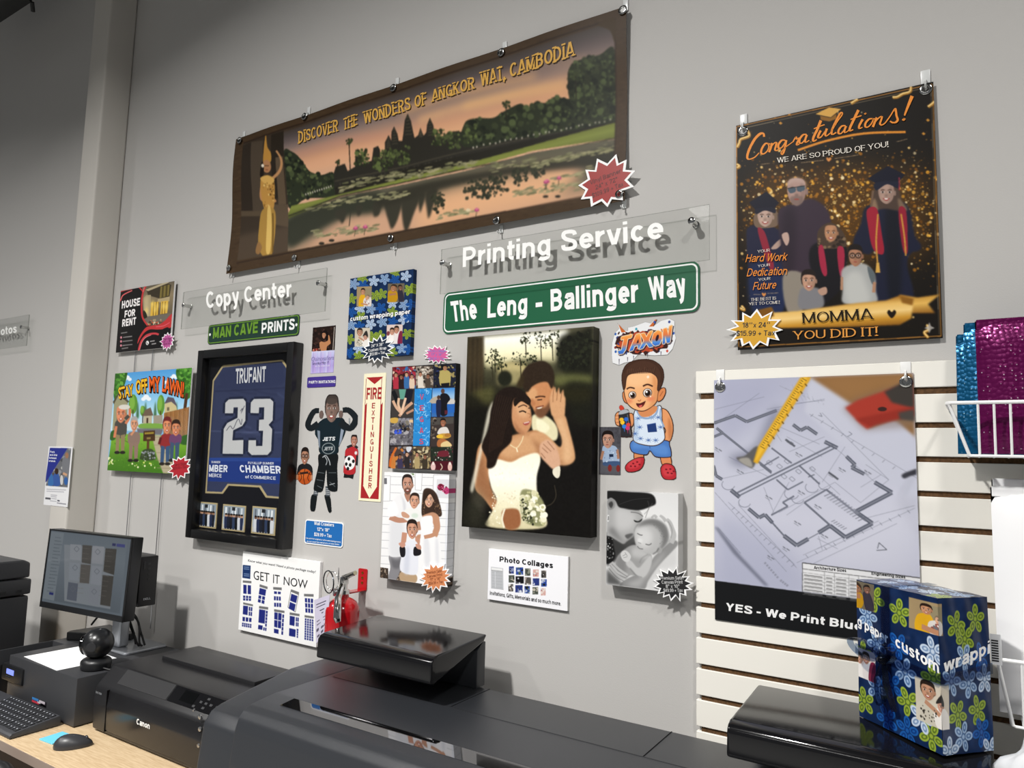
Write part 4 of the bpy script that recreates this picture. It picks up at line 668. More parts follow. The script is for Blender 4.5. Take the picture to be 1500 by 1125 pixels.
    c.poly([(150, 740), (200, 780), (280, 860), (260, 890), (150, 870)], '4a4a4a', 1, 8, .9)
    return c

def art_family():
    c = Cv([(564, 690.7), (657.6, 696), (651.7, 859.6), (555.3, 847)], .276, .351, .0009, 'f0f0f1').view(550, 680, .17785)
    for k in range(13): y = 95 + k * 66; c.line([(20, y), (720, y + 26)], 4, 'b4b5ba'); c.line([(20, y + 6), (720, y + 32)], 4, 'f1f1f1')
    c.poly([(585, 80), (680, 90), (650, 1030), (560, 1010)], 'd3d8e4', 0, 1, .45)
    for q in [[(76, 92), (128, 92), (120, 300), (62, 300)], [(330, 72), (388, 75), (380, 215), (330, 210)], [(480, 90), (660, 95), (650, 325), (470, 310)]]: c.poly(q, 'f4f4f4', 0); c.line(q + [q[0]], 6, 'c5c5c8')
    c.poly([(505, 125), (640, 130), (635, 285), (500, 275)], 'd9d9dd', 0); c.ell(536, 190, 27, 28, '7c2038'); c.ell(582, 220, 24, 28, 'bd3f74'); c.ell(632, 150, 22, 24, 'b8788c'); c.scatter([(510, 160), (610, 190), (605, 245), (510, 215)], 30, (3, 7), ['9d2c52', '5e1428', 'd4628e']); c.scatter([(285, 72), (320, 72), (320, 100), (285, 98)], 10, (3, 7), ['4c6b3c', '6d8a50'])
    c.rect(75, 110, 98, 160, '6c6c72')
    for q in [[(30, 850), (100, 860), (100, 950), (30, 940)], [(170, 880), (205, 880), (205, 960), (165, 955)], [(560, 930), (620, 930), (600, 1030), (560, 1020)]]: c.poly(q, '3d332c', 0); c.scatter(q, 26, (3, 8), ['6b5a4c', '8a7a6a', '2a2420', 'b0a090'])
    # father
    c.poly([(110, 750), (215, 750), (205, 860), (160, 960), (100, 945), (118, 850)], '87868a', 1, 1); c.poly([(130, 750), (210, 750), (200, 850), (140, 850)], '5c5b60', 1, 4, .7)
    c.poly([(110, 420), (120, 330), (180, 260), (240, 220), (320, 225), (390, 280), (400, 420), (390, 600), (340, 740), (215, 760), (105, 745), (120, 560)], 'ececee', 1, 1); c.poly([(130, 450), (230, 480), (220, 740), (120, 740)], 'd9dade', 1, 8, .8); c.poly([(210, 250), (250, 320), (240, 440), (225, 300)], 'cfd0d6', 1, 3, .8)
    c.line([(120, 430), (190, 458), (272, 455)], 50, 'b98770', 1, 1, 0, 36); c.poly([(92, 410), (110, 340), (160, 300), (190, 400), (130, 430)], 'f2f2f4', 1, 1); c.poly([(240, 240), (290, 240), (270, 310)], 'b07f6a', 1)
    c.face(267, 168, 86, 150, 'c08f7a', '2a2220', 0, 0, 1, .25, '3a2a24')
    # infant
    c.poly([(215, 400), (260, 365), (320, 360), (375, 390), (380, 470), (300, 480), (230, 440)], 'ececea', 1, 1); c.ell(325, 420, 28, 20, 'd3e0d4', 0, 2); c.line([(350, 470), (362, 540)], 30, 'b98a72', 1); c.face(323, 302, 76, 120, 'd09c82', '33261f', .1, 0, 0, .3); c.poly([(215, 395), (240, 390), (280, 420), (270, 440), (225, 430)], 'c99a80', 1); c.line([(240, 560), (222, 700)], 42, 'c49078', 1); c.line([(346, 590), (350, 700)], 40, 'c49078', 1)
    # mother
    c.poly([(400, 210), (450, 200), (500, 240), (530, 330), (545, 410), (520, 430), (480, 400), (400, 430), (380, 400), (385, 300)], '3c2c24', 1, 1); c.scatter([(385, 300), (410, 280), (410, 420), (382, 420)], 24, (4, 9), ['6e5540', '8d7054', '4a382c'], .4); c.scatter([(480, 300), (530, 330), (540, 420), (490, 400)], 40, (4, 9), ['6e5540', '9a7c5c', '4a382c'], .4)
    c.poly([(385, 430), (440, 400), (480, 395), (520, 430), (520, 520), (500, 600), (400, 615), (345, 605), (345, 580), (400, 570), (470, 545), (470, 480)], 'c08e70', 1, 1); c.poly([(380, 440), (440, 420), (470, 440), (470, 560), (500, 600), (530, 640), (540, 830), (530, 1000), (340, 985), (350, 760), (370, 600), (375, 520)], 'f3f3f4', 1, 1); c.poly([(395, 640), (420, 980), (450, 980), (440, 640)], 'dcdde2', 1, 4, .8); c.poly([(490, 640), (500, 980), (520, 980), (515, 640)], 'dcdde2', 1, 4, .8)
    c.line([(500, 430), (512, 520), (480, 575), (400, 598)], 40, 'c29072', 1, 1, 0, 30); c.face(440, 292, 76, 120, 'd3a58a', None); c.poly([(400, 250), (440, 215), (490, 260), (485, 300), (450, 245), (410, 300), (396, 330)], '33251e', 1)
    # boy
    c.poly([(205, 890), (330, 910), (322, 980), (205, 965)], 'b89c7c', 1, 1); c.poly([(240, 650), (300, 620), (345, 650), (350, 750), (335, 905), (205, 880), (210, 760)], 'e6e8f0', 1, 1); c.poly([(250, 700), (280, 700), (270, 890), (230, 880)], 'cfd3e0', 1, 5, .8)
    c.poly([(198, 680), (240, 680), (244, 740), (230, 764), (205, 755)], '1e1c20', 1); c.poly([(318, 680), (366, 690), (374, 735), (345, 752), (312, 745)], '1e1c20', 1); c.poly([(190, 650), (235, 640), (244, 670), (215, 685)], 'c99480', 1); c.poly([(330, 655), (370, 665), (372, 700), (340, 690)], 'c99480', 1); c.face(302, 536, 86, 150, 'cb967c', '2a1f1b', 0, 0, 1, .35)
    return c

def art_toddler():
    c = Cv([(901, 528), (990.5, 528), (990.5, 699.5), (901, 699.5)], .181, .333, .00085, '000000', alpha=0).view(860, 460, .231); c.mark = True
    O = '3a2018'
    def sh(p, col, ow=5, sm=1):
        q = smooth_pts(p) if sm else np.array(p, float); c.poly(q, col, 0); c.line(np.r_[q, q[:1]], ow, O, 0); return q
    # legs, shoes
    sh([(305, 880), (362, 880), (358, 950), (318, 955)], 'd98a58'); sh([(470, 895), (526, 890), (535, 960), (490, 965)], 'd98a58')
    for p, hs in [([(248, 975), (262, 945), (310, 915), (362, 905), (370, 930), (355, 970), (320, 992), (268, 998)], [(300, 945), (325, 935), (285, 962), (312, 962), (340, 950)]), ([(472, 965), (500, 940), (545, 950), (562, 985), (566, 1020), (540, 1036), (498, 1034), (476, 1010)], [(505, 975), (530, 972), (550, 985), (515, 995), (538, 998)])]:
        sh(p, 'b22a33'); a = np.array(p); m = a.mean(0); c.poly(m + (a - m) * .7 - (4, 8), 'd2454b', 1, 2, .7)
        for x, y in hs: c.ell(x, y, 7, 5, '6f151f')
    # arm right, shorts
    sh([(470, 610), (510, 620), (540, 680), (546, 740), (530, 800), (500, 815), (478, 800), (500, 740), (470, 690)], 'e29a66'); c.poly([(520, 660), (544, 740), (525, 800), (515, 740)], 'b86f42', 1, 3, .7)
    sh([(300, 800), (500, 800), (525, 830), (536, 885), (520, 902), (440, 900), (405, 865), (380, 890), (290, 870)], '4a78bd'); c.poly([(310, 810), (420, 830), (500, 830), (515, 885), (440, 880), (400, 850), (300, 850)], '5f90d2', 1, 4, .7); c.line([(405, 850), (400, 810)], 4, '2c4f88')
    # shirt
    sh([(300, 640), (330, 600), (400, 640), (450, 590), (475, 600), (480, 680), (495, 760), (490, 800), (440, 832), (360, 828), (300, 800), (305, 720)], 'd6e3f2'); c.poly([(305, 650), (330, 690), (330, 800), (302, 795)], 'a9c0dc', 1, 4, .7)
    for x, y in [(330, 665), (345, 790), (440, 800), (395, 800), (455, 660), (470, 720), (340, 720), (310, 760), (415, 660)]:
        for k in range(7): a = k * .9; c.line([(x, y), (x + 22 * math.cos(a), y + 16 * math.sin(a))], 5, '4467a8', 0, .85, 0, 1.5)
    c.poly([(385, 705), (440, 695), (448, 748), (392, 752)], '1f3a74', 0); c.line([(385, 705), (440, 695)], 4, '35579c')
    c.line([(318, 610), (345, 655), (395, 665), (440, 640), (452, 592)], 12, '8ca6c8', 1); c.line([(470, 605), (468, 660), (492, 720)], 9, '8ca6c8', 1)
    c.poly([(330, 600), (345, 650), (395, 655), (440, 625), (440, 590)], 'd58a58', 1)
    # can and hand
    sh([(182, 640), (200, 622), (230, 630), (240, 700), (215, 712), (188, 705), (178, 670)], 'e29a66')
    for y in (648, 668, 690): c.line([(182, y), (212, y - 2)], 3.5, 'a86038', 1)
    sh([(270, 640), (296, 640), (300, 700), (270, 725)], 'dd925e')
    sh([(204, 640), (215, 618), (250, 610), (268, 625), (290, 765), (276, 780), (232, 780), (218, 768)], '2b2b30'); c.poly([(204, 640), (214, 616), (250, 608), (270, 626)], 'a9adb2', 1); c.poly([(205, 592), (216, 580), (232, 588), (238, 605), (214, 612)], 'c9402f', 1); c.line([(260, 640), (280, 765)], 6, '77777c', 0, .7)
    for x, y, col in [(228, 690, 'f0c531'), (252, 670, '3168c8'), (266, 705, 'd8433c'), (240, 715, '2f7fd8'), (262, 725, 'c83a70'), (222, 672, 'e9b52c')]: c.ell(x, y, 14, 13, col); c.line([(x, y), (x + 2, y + 34)], 5, col, 0, 1, 0, 2)
    # head
    sh([(450, 520), (470, 485), (495, 480), (500, 510), (480, 550), (452, 562)], 'd98752'); sh([(228, 500), (240, 500), (256, 545), (262, 570), (240, 560), (228, 530)], 'd98752'); c.line([(465, 530), (484, 500)], 5, 'a85f38', 1)
    sh([(236, 420), (250, 370), (330, 350), (420, 370), (456, 440), (452, 520), (440, 570), (390, 610), (345, 620), (290, 600), (254, 560), (236, 490)], 'f0b27c'); c.poly([(420, 400), (456, 450), (448, 560), (390, 608), (420, 540)], 'd48a54', 1, 5, .7); c.poly([(260, 390), (380, 370), (400, 430), (330, 470), (255, 450)], 'f9c896', 1, 8, .7)
    sh([(222, 420), (226, 370), (250, 325), (300, 302), (370, 296), (430, 312), (474, 350), (488, 400), (480, 450), (462, 490), (450, 490), (452, 430), (430, 395), (380, 375), (300, 380), (256, 400), (244, 470), (232, 480)], '4a2f22')
    for k in range(44):
        a = 3.5 + k * .072; r = c.r.rand(); c.line([(352 + 118 * math.cos(a), 410 + 104 * math.sin(a)), (352 + (132 + r * 10) * math.cos(a), 408 + (112 + r * 10) * math.sin(a))], 6, '3a2419', 0, 1, 0, 2)
    for k in range(30): x = 262 + k * 6; c.line([(x, 345 + c.r.rand() * 20), (x - 6, 385)], 4, ['5f4030', '38241a'][k % 2], 0, .8)
    for x, y, r in [(291, 518, 21), (387, 507, 25)]: c.ell(x, y, r + 4, r + 3, '2a1510'); c.ell(x, y, r, r, 'fbf7f2'); c.ell(x + 2, y + 2, r * .78, r * .85, '4a2a18'); c.ell(x + 2, y + 3, r * .5, r * .55, '120a08'); c.ell(x - 5, y - 6, r * .28, r * .28, 'ffffff')
    c.line([(254, 480), (276, 470), (306, 478)], 9, '4a2a1c', 1); c.line([(358, 465), (388, 455), (420, 468)], 10, '4a2a1c', 1); c.ell(270, 555, 22, 15, 'e07a55', 0, 4, .7); c.ell(408, 545, 24, 16, 'e07a55', 0, 4, .7); c.line([(326, 552), (338, 558), (346, 548)], 5, 'b0643a', 1); c.ell(390, 408, 8, 9, 'fde6cc'); c.ell(406, 530, 5, 5, 'fde6cc')
    c.poly([(316, 572), (340, 572), (374, 560), (362, 588), (340, 598), (324, 590)], '5c1a18', 1); c.poly([(332, 588), (355, 582), (345, 598)], 'd8605a', 1); c.line([(316, 572), (342, 574), (376, 559)], 4.5, '3a1510', 1)
    return c

def art_toddler_photo():
    c = Cv([(878.5, 625.6), (909.7, 625.6), (909, 696), (878, 695)], .066, .135, .0007, '4b4a50').view(860, 460, .231); c.noise(.06, 8, 2)
    c.poly([(90, 930), (120, 860), (210, 850), (214, 1020), (80, 1020)], '5b5a60', 1, 6, .8)
    c.poly([(98, 850), (130, 835), (180, 840), (200, 880), (200, 950), (110, 955)], '9fb2cc', 1); c.line([(104, 870), (90, 925)], 16, 'a87a62', 1); c.line([(192, 860), (200, 920)], 16, 'a87a62', 1); c.poly([(110, 940), (200, 935), (205, 960), (160, 965), (108, 962)], '3e5478', 1); c.rect(142, 890, 168, 908, '1b2a44'); c.ell(146, 978, 13, 22, '7c2a28'); c.ell(198, 980, 12, 22, '7c2a28')
    c.scatter([(105, 850), (190, 850), (195, 940), (115, 940)], 16, (2, 5), ['5c7096', 'c5d2e2'])
    c.face(133, 800, 72, 104, 'b98c78', '1e1614', 0, -.05, 0, .35)
    return c

def art_graffiti():
    c = Cv([(896, 472), (989, 472), (989, 531.6), (896, 531.6)], .192, .124, .0008, '000000', alpha=0).view(860, 460, .231); c.mark = True
    o = [(160, 170), (178, 110), (205, 88), (194, 52), (240, 100), (262, 104), (262, 84), (300, 80), (372, 60), (408, 70), (470, 10), (430, 84), (470, 60), (520, 52), (552, 70), (552, 130), (560, 170), (540, 230), (510, 262), (430, 262), (330, 250), (290, 290), (240, 296), (208, 308), (164, 292), (158, 240)]
    c.poly(o, 'e9eaec', 0); c.poly([(200, 60), (252, 112), (222, 112)], 'c8672e', 0); c.poly([(464, 18), (424, 90), (396, 90)], 'c8672e', 0); c.line([(464, 18), (424, 90)], 4, '3b1d12')
    r = np.random.RandomState(4); t = np.linspace(0, 6.283, 64, endpoint=False)
    c.poly([(358 + (178 + r.rand() * 30 - 24) * math.cos(a), 180 + (70 + r.rand() * 28 - 16) * math.sin(a) - (18 if abs(math.cos(a)) > .6 and math.sin(a) < 0 else 0)) for a in t], '3a1d1a', 0); c.poly([(358 + (165 + r.rand() * 26 - 24) * math.cos(a), 178 + (60 + r.rand() * 26 - 18) * math.sin(a)) for a in t], 'b8492c', 0); c.scatter([(190, 110), (530, 100), (530, 240), (200, 250)], 60, (4, 13), ['d9743a', '93301f', '5a2a4a', '2d3f7c', '3a1d1a'], .5)
    for x, y, col in [(182, 118, '2f5fb0'), (545, 140, '2a57ae'), (430, 66, '2a57ae'), (316, 98, '3a9ab0'), (182, 200, '7a2a2a'), (520, 72, '3a4a90'), (185, 225, '2f5fb0'), (508, 240, 'c94a3a')]: c.ell(x, y, 7, 8, col)
    for x, y, h in [(208, 270, 34), (262, 262, 26), (388, 240, 30), (470, 240, 24), (300, 256, 20)]: c.line([(x, y), (x, y + h)], 5, '2a2238', 0, 1, 0, 2)
    # letters J A X O N
    LT = [[[(222, 138), (292, 128), (286, 148), (262, 152), (250, 215), (232, 240), (205, 242), (198, 222), (222, 218), (238, 152), (218, 156)]],
          [[(272, 228), (316, 130), (340, 126), (352, 214), (330, 218), (326, 196), (306, 200), (296, 224)]],
          [[(344, 130), (368, 126), (380, 152), (400, 118), (420, 116), (396, 168), (424, 208), (398, 212), (380, 186), (358, 216), (336, 220), (366, 170)]],
          [[(414, 168), (424, 132), (450, 116), (474, 126), (476, 168), (460, 200), (434, 206), (418, 194)]],
          [[(480, 198), (484, 110), (504, 106), (514, 150), (520, 98), (538, 92), (524, 192), (506, 194), (496, 150), (494, 196)]]]
    for L in LT:
        for p in L:
            q = np.array(p, float); c.line(np.r_[q, q[:1]] + (4, 5), 12, '241426'); c.line(np.r_[q, q[:1]], 9, 'f1d9b4'); c.grad(q, ['f4b25c', 'ee8a3e', 'e07a48', '4f8fdc', '2f62c0'])
    c.poly([(324, 168), (330, 158), (332, 180), (318, 184)], '241426', 0); c.ell(447, 160, 9, 20, '241426', .3)
    return c

def art_lawn():
    c = Cv([(172.7, 547.7), (282.9, 540.5), (276.5, 696), (164.2, 689.5)], .604, .457, .0022, '7fb8e0').view(160, 530, .16883)
    c.grad([(60, 60), (740, 60), (740, 600), (40, 600)], ['4a96d8', '6fb4e4', 'a9d6ee', 'c9e4ee'])
    for x, y, s in [(345, 320, 34), (180, 150, 30), (575, 140, 26), (510, 190, 22)]:
        for dx, dy, r in ((-1, .2, .7), (0, -.3, .9), (1, .2, .7)): c.ell(x + dx * s * .7, y + dy * s, s * r * .8, s * r * .7, 'eef5fa')
    gr = ['3f7a2c', '2f5f22', '549436', '6aa843']
    c.poly([(75, 105), (170, 100), (165, 180), (130, 260), (72, 330)], '3a6b28'); c.scatter([(75, 105), (170, 100), (150, 240), (70, 320)], 60, (8, 20), gr); c.poly([(600, 70), (730, 60), (725, 300), (660, 320), (610, 180)], '3c7029'); c.scatter([(600, 70), (730, 62), (725, 290), (640, 260)], 80, (8, 20), gr); c.line([(690, 280), (675, 430)], 26, '4b3524', 1)
    for x, y, rx, ry in [(235, 370, 38, 85), (472, 380, 32, 88), (320, 430, 24, 45)]: c.ell(x, y, rx, ry, '5f9438'); c.ell(x - 8, y - 14, rx * .6, ry * .7, '7fb048'); c.line([(x, y + ry * .6), (x, y + ry + 60)], 8, '4d3825')
    for x in (275, 342, 425, 520, 605): c.poly([(x - 12, 480), (x, 350), (x + 12, 480)], '45704c', 1, 2)
    c.poly([(72, 330), (110, 270), (190, 340), (185, 640), (60, 640)], '9a9878', 0); c.poly([(60, 350), (112, 262), (200, 345), (190, 360), (112, 285), (70, 370)], '55503f', 0); c.poly([(100, 400), (160, 400), (158, 560), (95, 560)], '5d5a48', 0)
    c.poly([(330, 470), (400, 465), (398, 540), (325, 540)], 'b8ad92', 0); c.poly([(315, 475), (340, 420), (385, 400), (410, 470)], '6e5d4e', 0); c.rect(352, 490, 368, 535, '4a3a30'); c.poly([(505, 370), (590, 340), (610, 420), (600, 480), (505, 470)], 'c9bb8c', 0); c.poly([(500, 370), (530, 310), (580, 320), (615, 400), (560, 352)], '5d5560', 0); c.rect(525, 400, 545, 430, '6f6550'); c.poly([(412, 470), (490, 465), (490, 540), (412, 540)], '9c9484', 0)
    c.poly([(310, 540), (500, 545), (480, 590), (300, 580)], '7aa648', 1); c.poly([(270, 580), (500, 585), (480, 640), (280, 625)], '6e6c74', 0, 1)
    for k in range(17): x = 500 + k * 12.5; c.poly([(x, 450 - k * 3), (x + 12, 446 - k * 3), (x + 11, 665), (x, 660)], ['a06e3e', '8b5d33', '94653a'][k % 3], 0)
    c.grad([(60, 640), (310, 620), (450, 640), (720, 660), (700, 1000), (20, 960)], ['7fb03c', '6d9f2f', '4f8226', '437521']); c.poly([(400, 640), (470, 640), (540, 760), (640, 1000), (510, 980), (450, 830)], 'b3a88c', 0, 1)
    for k in range(5): c.line([(410 + k * 10, 660 + k * 66), (500 + k * 34, 655 + k * 70)], 4, '8d8268')
    c.scatter([(40, 680), (300, 660), (480, 960), (30, 940)], 90, (3, 9), ['8cc04a', '5c8f2c', '3f7020'], .5); c.scatter([(30, 820), (80, 820), (80, 900), (30, 890)], 10, (5, 9), ['eef0c0', 'dfe890']); c.scatter([(200, 840), (440, 870), (440, 930), (200, 930)], 12, (5, 9), ['eef0c0', 'd5e070'])
    c.poly([(50, 610), (85, 600), (90, 670), (45, 680)], '35602a'); c.poly([(640, 660), (720, 640), (715, 720), (645, 715)], '35602a'); c.line([(160, 680), (230, 720), (300, 770), (210, 700)], 5, '5c5a40', 1)
    # sign in flower bed
    c.rect(360, 690, 382, 790, '5d3f26'); c.poly([(330, 605), (428, 598), (430, 690), (328, 692)], '4b3420', 0); c.line([(340, 645), (420, 640)], 4, '2a1c10'); c.line([(340, 625), (418, 620)], 15, 'b5a03c', 0, .8); c.line([(358, 668), (392, 666)], 17, '9c8a4c', 0, .8)
    c.poly([(305, 830), (330, 770), (400, 760), (432, 800), (436, 850), (370, 862), (310, 850)], '3b4a2c'); c.scatter([(310, 780), (430, 780), (432, 850), (312, 850)], 50, (4, 10), ['8d929c', '4a5440', 'a9adb6', '2c3626'])
    def toon(x, hy, hw, hh, top, bot, shirt, pants, skin, hair, lean=0):
        c.poly([(x - 45 + lean, top), (x + 45 + lean, top), (x + 42, bot), (x - 40, bot)], shirt); c.poly([(x - 38, bot - 20), (x - 4, bot - 10), (x - 12, bot + 130), (x - 40, bot + 130)], pants, 0); c.poly([(x + 2, bot - 10), (x + 40, bot - 20), (x + 36, bot + 120), (x + 8, bot + 126)], pants, 0)
        for q in (-26, 22): c.ell(x + q, bot + 140, 24, 14, '2a2622')
        c.face(x + lean, hy, hw, hh, skin, hair)
    toon(132, 455, 86, 150, 520, 650, '4d4b45', '8f7f5c', 'd98a66', None); c.ell(160, 395, 50, 22, 'd9d5cc'); c.line([(95, 560), (80, 660)], 22, 'd0805c', 1); c.line([(175, 540), (205, 480), (208, 410)], 24, 'd0805c', 1); c.line([(170, 500), (200, 470)], 30, '4d4b45')
    toon(248, 545, 62, 120, 620, 720, '8b7468', '8f7668', 'd59a78', 'a8a6a4'); c.line([(222, 640), (250, 600)], 18, 'd0906c', 1)
    toon(520, 560, 72, 140, 640, 750, '8e2f30', '3c5678', 'd58a62', '6d2a2a', 10); c.line([(480, 660), (465, 720)], 22, '5e2024', 1); toon(600, 580, 74, 130, 640, 720, '6a4468', '40546e', 'd08660', '33241c', 6)
    for t, p0, p1, pt in [('STAY', (112, 322), (238, 292), (106, 232)), ('OFF', (258, 278), (356, 262), (252, 172)), ('MY', (372, 260), (468, 264), (366, 142)), ('LAWN!', (480, 258), (664, 312), (484, 142))]:
        for dx, dy, col, b in ((5, 6, '2a1710', .07), (0, 0, '4a2312', .075), (0, 0, 'f4bd2c' if t in ('STAY', 'OFF') else 'e86424', .028)): c.text(t, (p0[0] + dx, p0[1] + dy), (p1[0] + dx, p1[1] + dy), (pt[0] + dx, pt[1] + dy), col, b, 1., 'h')
    return c
def art_house():
    c = Cv([(178.5, 426.8), (257.4, 413.9), (254.5, 511), (172.5, 515.5)], .44, .302, .0016, '1c1b1c').view(165, 400, .11551)
    R = 'c23a3c'
    c.poly([(112, 230), (260, 205), (180, 260), (140, 300), (112, 360)], R, 1); c.poly([(112, 250), (270, 215), (170, 275), (116, 330)], '1c1b1c', 1); c.line([(116, 345), (150, 280), (260, 228)], 14, 'e0686a', 1)
    c.region([(330, 180), (810, 110), (800, 700), (470, 668), (405, 560), (388, 400), (400, 240)])
    c.grad([(380, 150), (810, 120), (790, 700), (420, 700)], ['5e574c', '8f8064', '6f6450', '4a4640']); c.poly([(440, 210), (690, 130), (760, 170), (740, 330), (600, 330), (460, 290)], '3f382c', 0); c.poly([(430, 220), (700, 125), (730, 140), (460, 240)], 'b9ab8c', 0)
    c.poly([(620, 190), (740, 160), (735, 300), (610, 330)], '6f6338', 0); 
    for k in range(5): c.line([(630 + k * 24, 185 - k * 5), (625 + k * 24, 325 - k * 6)], 9, ['8c7c44', '3a3222'][k % 2])
    c.poly([(440, 290), (500, 285), (505, 560), (420, 580), (410, 320)], 'a99a78', 0); c.poly([(410, 320), (470, 300), (480, 560), (420, 570)], 'c8b890', 0, 6, .8); c.poly([(590, 340), (745, 310), (745, 370), (590, 385)], 'b3a27c', 0)
    c.poly([(505, 380), (610, 370), (605, 545), (500, 555)], 'e0b448', 0); c.poly([(635, 370), (730, 360), (722, 520), (630, 530)], 'dcb24c', 0)
    for x in (540, 575, 605, 655, 690): c.line([(x, 375), (x - 3, 545)], 9, '6b4f1e')
    for x, y, r in [(525, 400, 26), (560, 470, 24), (590, 420, 20), (668, 430, 24), (705, 440, 22), (450, 480, 22)]: c.ell(x, y, r, r * 1.6, 'f4d878', 0, 5, .8)
    c.poly([(410, 560), (770, 520), (770, 620), (430, 640)], '716a60', 0); c.scatter([(440, 600), (660, 590), (660, 660), (460, 660)], 30, (6, 16), ['d8c8a8', '4a4438', 'a89878', 'c9603c']); c.poly([(410, 480), (440, 500), (460, 560), (412, 575)], '2c2c22', 1)
    c.region()
    c.line([(345, 190), (385, 230), (400, 260)], 16, R, 1); c.line([(430, 180), (396, 260), (384, 400), (400, 560), (470, 668)], 22, R, 1); c.line([(412, 190), (398, 250)], 10, 'e37a7c', 1)
    c.poly([(440, 700), (520, 672), (620, 660), (700, 610), (790, 530), (790, 690), (700, 720), (600, 725), (500, 720), (430, 760), (380, 830), (345, 900), (360, 820)], R, 1); c.line([(580, 690), (680, 680), (760, 640)], 9, 'e06a78', 1); c.line([(362, 985), (390, 880), (440, 810), (500, 780), (570, 775), (620, 790)], 26, 'c8434a', 1); c.line([(374, 975), (402, 880), (450, 820), (520, 792)], 8, 'e8848a', 1); c.poly([(640, 740), (740, 700), (740, 760), (640, 790)], '1c1b1c', 1)
    for y in (808, 858, 910): c.ell(131, y, 12, 16, 'd98a98')
    for y, x0, x1 in ((750, 128, 208), (804, 155, 272), (855, 150, 278), (908, 148, 278), (948, 142, 224)): c.line([(x0, y + 4), (x1, y - 6)], 13, 'b9b4b4', 0, .75); c.line([(x0, y + 4), (x1, y - 6)], 4, '5a5656', 0, .6)
    c.ell(474, 892, 20, 28, 'f0eeee'); c.line([(466, 880), (470, 900), (484, 908)], 8, '2a2a2a', 1)
    for y, x0, x1 in ((872, 508, 570), (908, 530, 590)): c.line([(x0, y + 3), (x1, y - 4)], 14, 'c5c0c0', 0, .8)
    for t, a, b, h in [('HOUSE', (133, 448), (362, 412), 92), ('FOR', (170, 560), (304, 540), 86), ('RENT', (142, 674), (318, 650), 92)]: c.text(t, a, b, (a[0] + 4, a[1] - h), 'f6f2f2', .035)
    return c

JV = (270, 490, .29316)
def art_jersey():
    c = Cv([(100, 215), (500, 190), (462, 830), (58, 800)], .44, .60, .0014, '383f5c'); c.M = homog([(289.6, 512), (430.4, 501.7), (412.8, 806), (271.5, 787.6)], [(0, 0), (1, 0), (1, 1), (0, 1)]); c.w, c.h = .597, .782; c.W, c.H = 370, 484; c.a = np.ones((c.H, c.W, 3)) * rgb('15151a'); c.al = np.ones((c.H, c.W)); c.view(*JV)
    c.poly([(95, 218), (142, 145), (152, 140), (448, 118), (456, 122), (500, 194), (464, 832), (365, 824), (332, 772), (178, 762), (148, 803), (58, 800)], 'b9a77c', 0)
    c.poly([(102, 222), (148, 152), (446, 126), (492, 198), (456, 822), (372, 814), (340, 762), (172, 752), (142, 794), (66, 790)], '363d5a', 0)
    c.region([(102, 222), (148, 152), (446, 126), (492, 198), (456, 822), (372, 814), (340, 762), (172, 752), (142, 794), (66, 790)])
    c.noise(.04, 26, 4, 2) if 0 else None
    r = np.random.RandomState(3)
    for _ in range(34): x, y = 80 + r.rand() * 400, 150 + r.rand() * 640; L = 40 + r.rand() * 90; a = r.rand() * 1.2 - .6; c.line([(x, y), (x + L * .5, y + L * .5 * a + 6), (x + L, y + L * a)], 7, ['2b3250', '444c6e', '4d567a', '252b46'][r.randint(4)], 1, .55, 2)
    c.poly([(130, 262), (135, 240), (160, 165), (440, 140), (455, 180), (448, 245), (300, 262)], '2f3654', 1, 2, .7); c.line([(105, 275), (300, 270), (480, 262)], 5, '232944', 1, .8, 1); c.line([(85, 480), (300, 490), (482, 492)], 5, '5b6384', 1, .7, 1)
    c.poly([(76, 618), (466, 622), (462, 756), (66, 738)], '223a80', 0); c.poly([(76, 618), (466, 622), (466, 640), (76, 636)], '2c478f', 0)
    c.region()
    def dig(P):
        for w, col in ((24, '20263c'), (0, 'c9c9c8')):
            q = np.array(P, float)
            if w: c.line(np.r_[q, q[:1]], w, col)
            c.poly(q, col, 0)
    dig([(160, 336), (178, 318), (252, 316), (264, 332), (262, 430), (246, 456), (200, 478), (196, 530), (252, 528), (250, 600), (146, 598), (152, 470), (170, 440), (222, 414), (224, 360), (202, 360), (200, 390), (158, 390)])
    dig([(290, 336), (306, 318), (388, 318), (404, 334), (400, 430), (380, 452), (398, 474), (392, 586), (374, 606), (294, 606), (276, 588), (278, 530), (316, 530), (316, 560), (348, 560), (352, 482), (330, 482), (332, 426), (356, 424), (358, 362), (332, 362), (330, 392), (288, 390)])
    c.line([(165, 480), (185, 455), (200, 470), (225, 420), (240, 450), (245, 420)], 3, '4a4a58', 1); c.line([(236, 380), (248, 365), (240, 392), (258, 352)], 3, '4a4a58', 1)
    for p0, p1, n in [((92, 640), (100, 640), 0)]: pass
    T = 'e4e8f2'
    c.text('TRUFANT', (212, 238), (366, 230), (214, 160), 'd6d6d8', .02); c.text('CHAMBER', (236, 694), (444, 703), (232, 656), T, .03); c.text('PUYALLUP SUMNER', (276, 652), (406, 656), (276, 640), T, .01); c.text('of COMMERCE', (262, 724), (416, 734), (262, 708), T, .012); c.text('MBER', (78, 690), (172, 693), (79, 654), T, .03); c.text('SUMNER', (90, 645), (135, 647), (90, 634), T, .01); c.text('MERCE', (78, 716), (142, 720), (78, 698), T, .012)
    return c

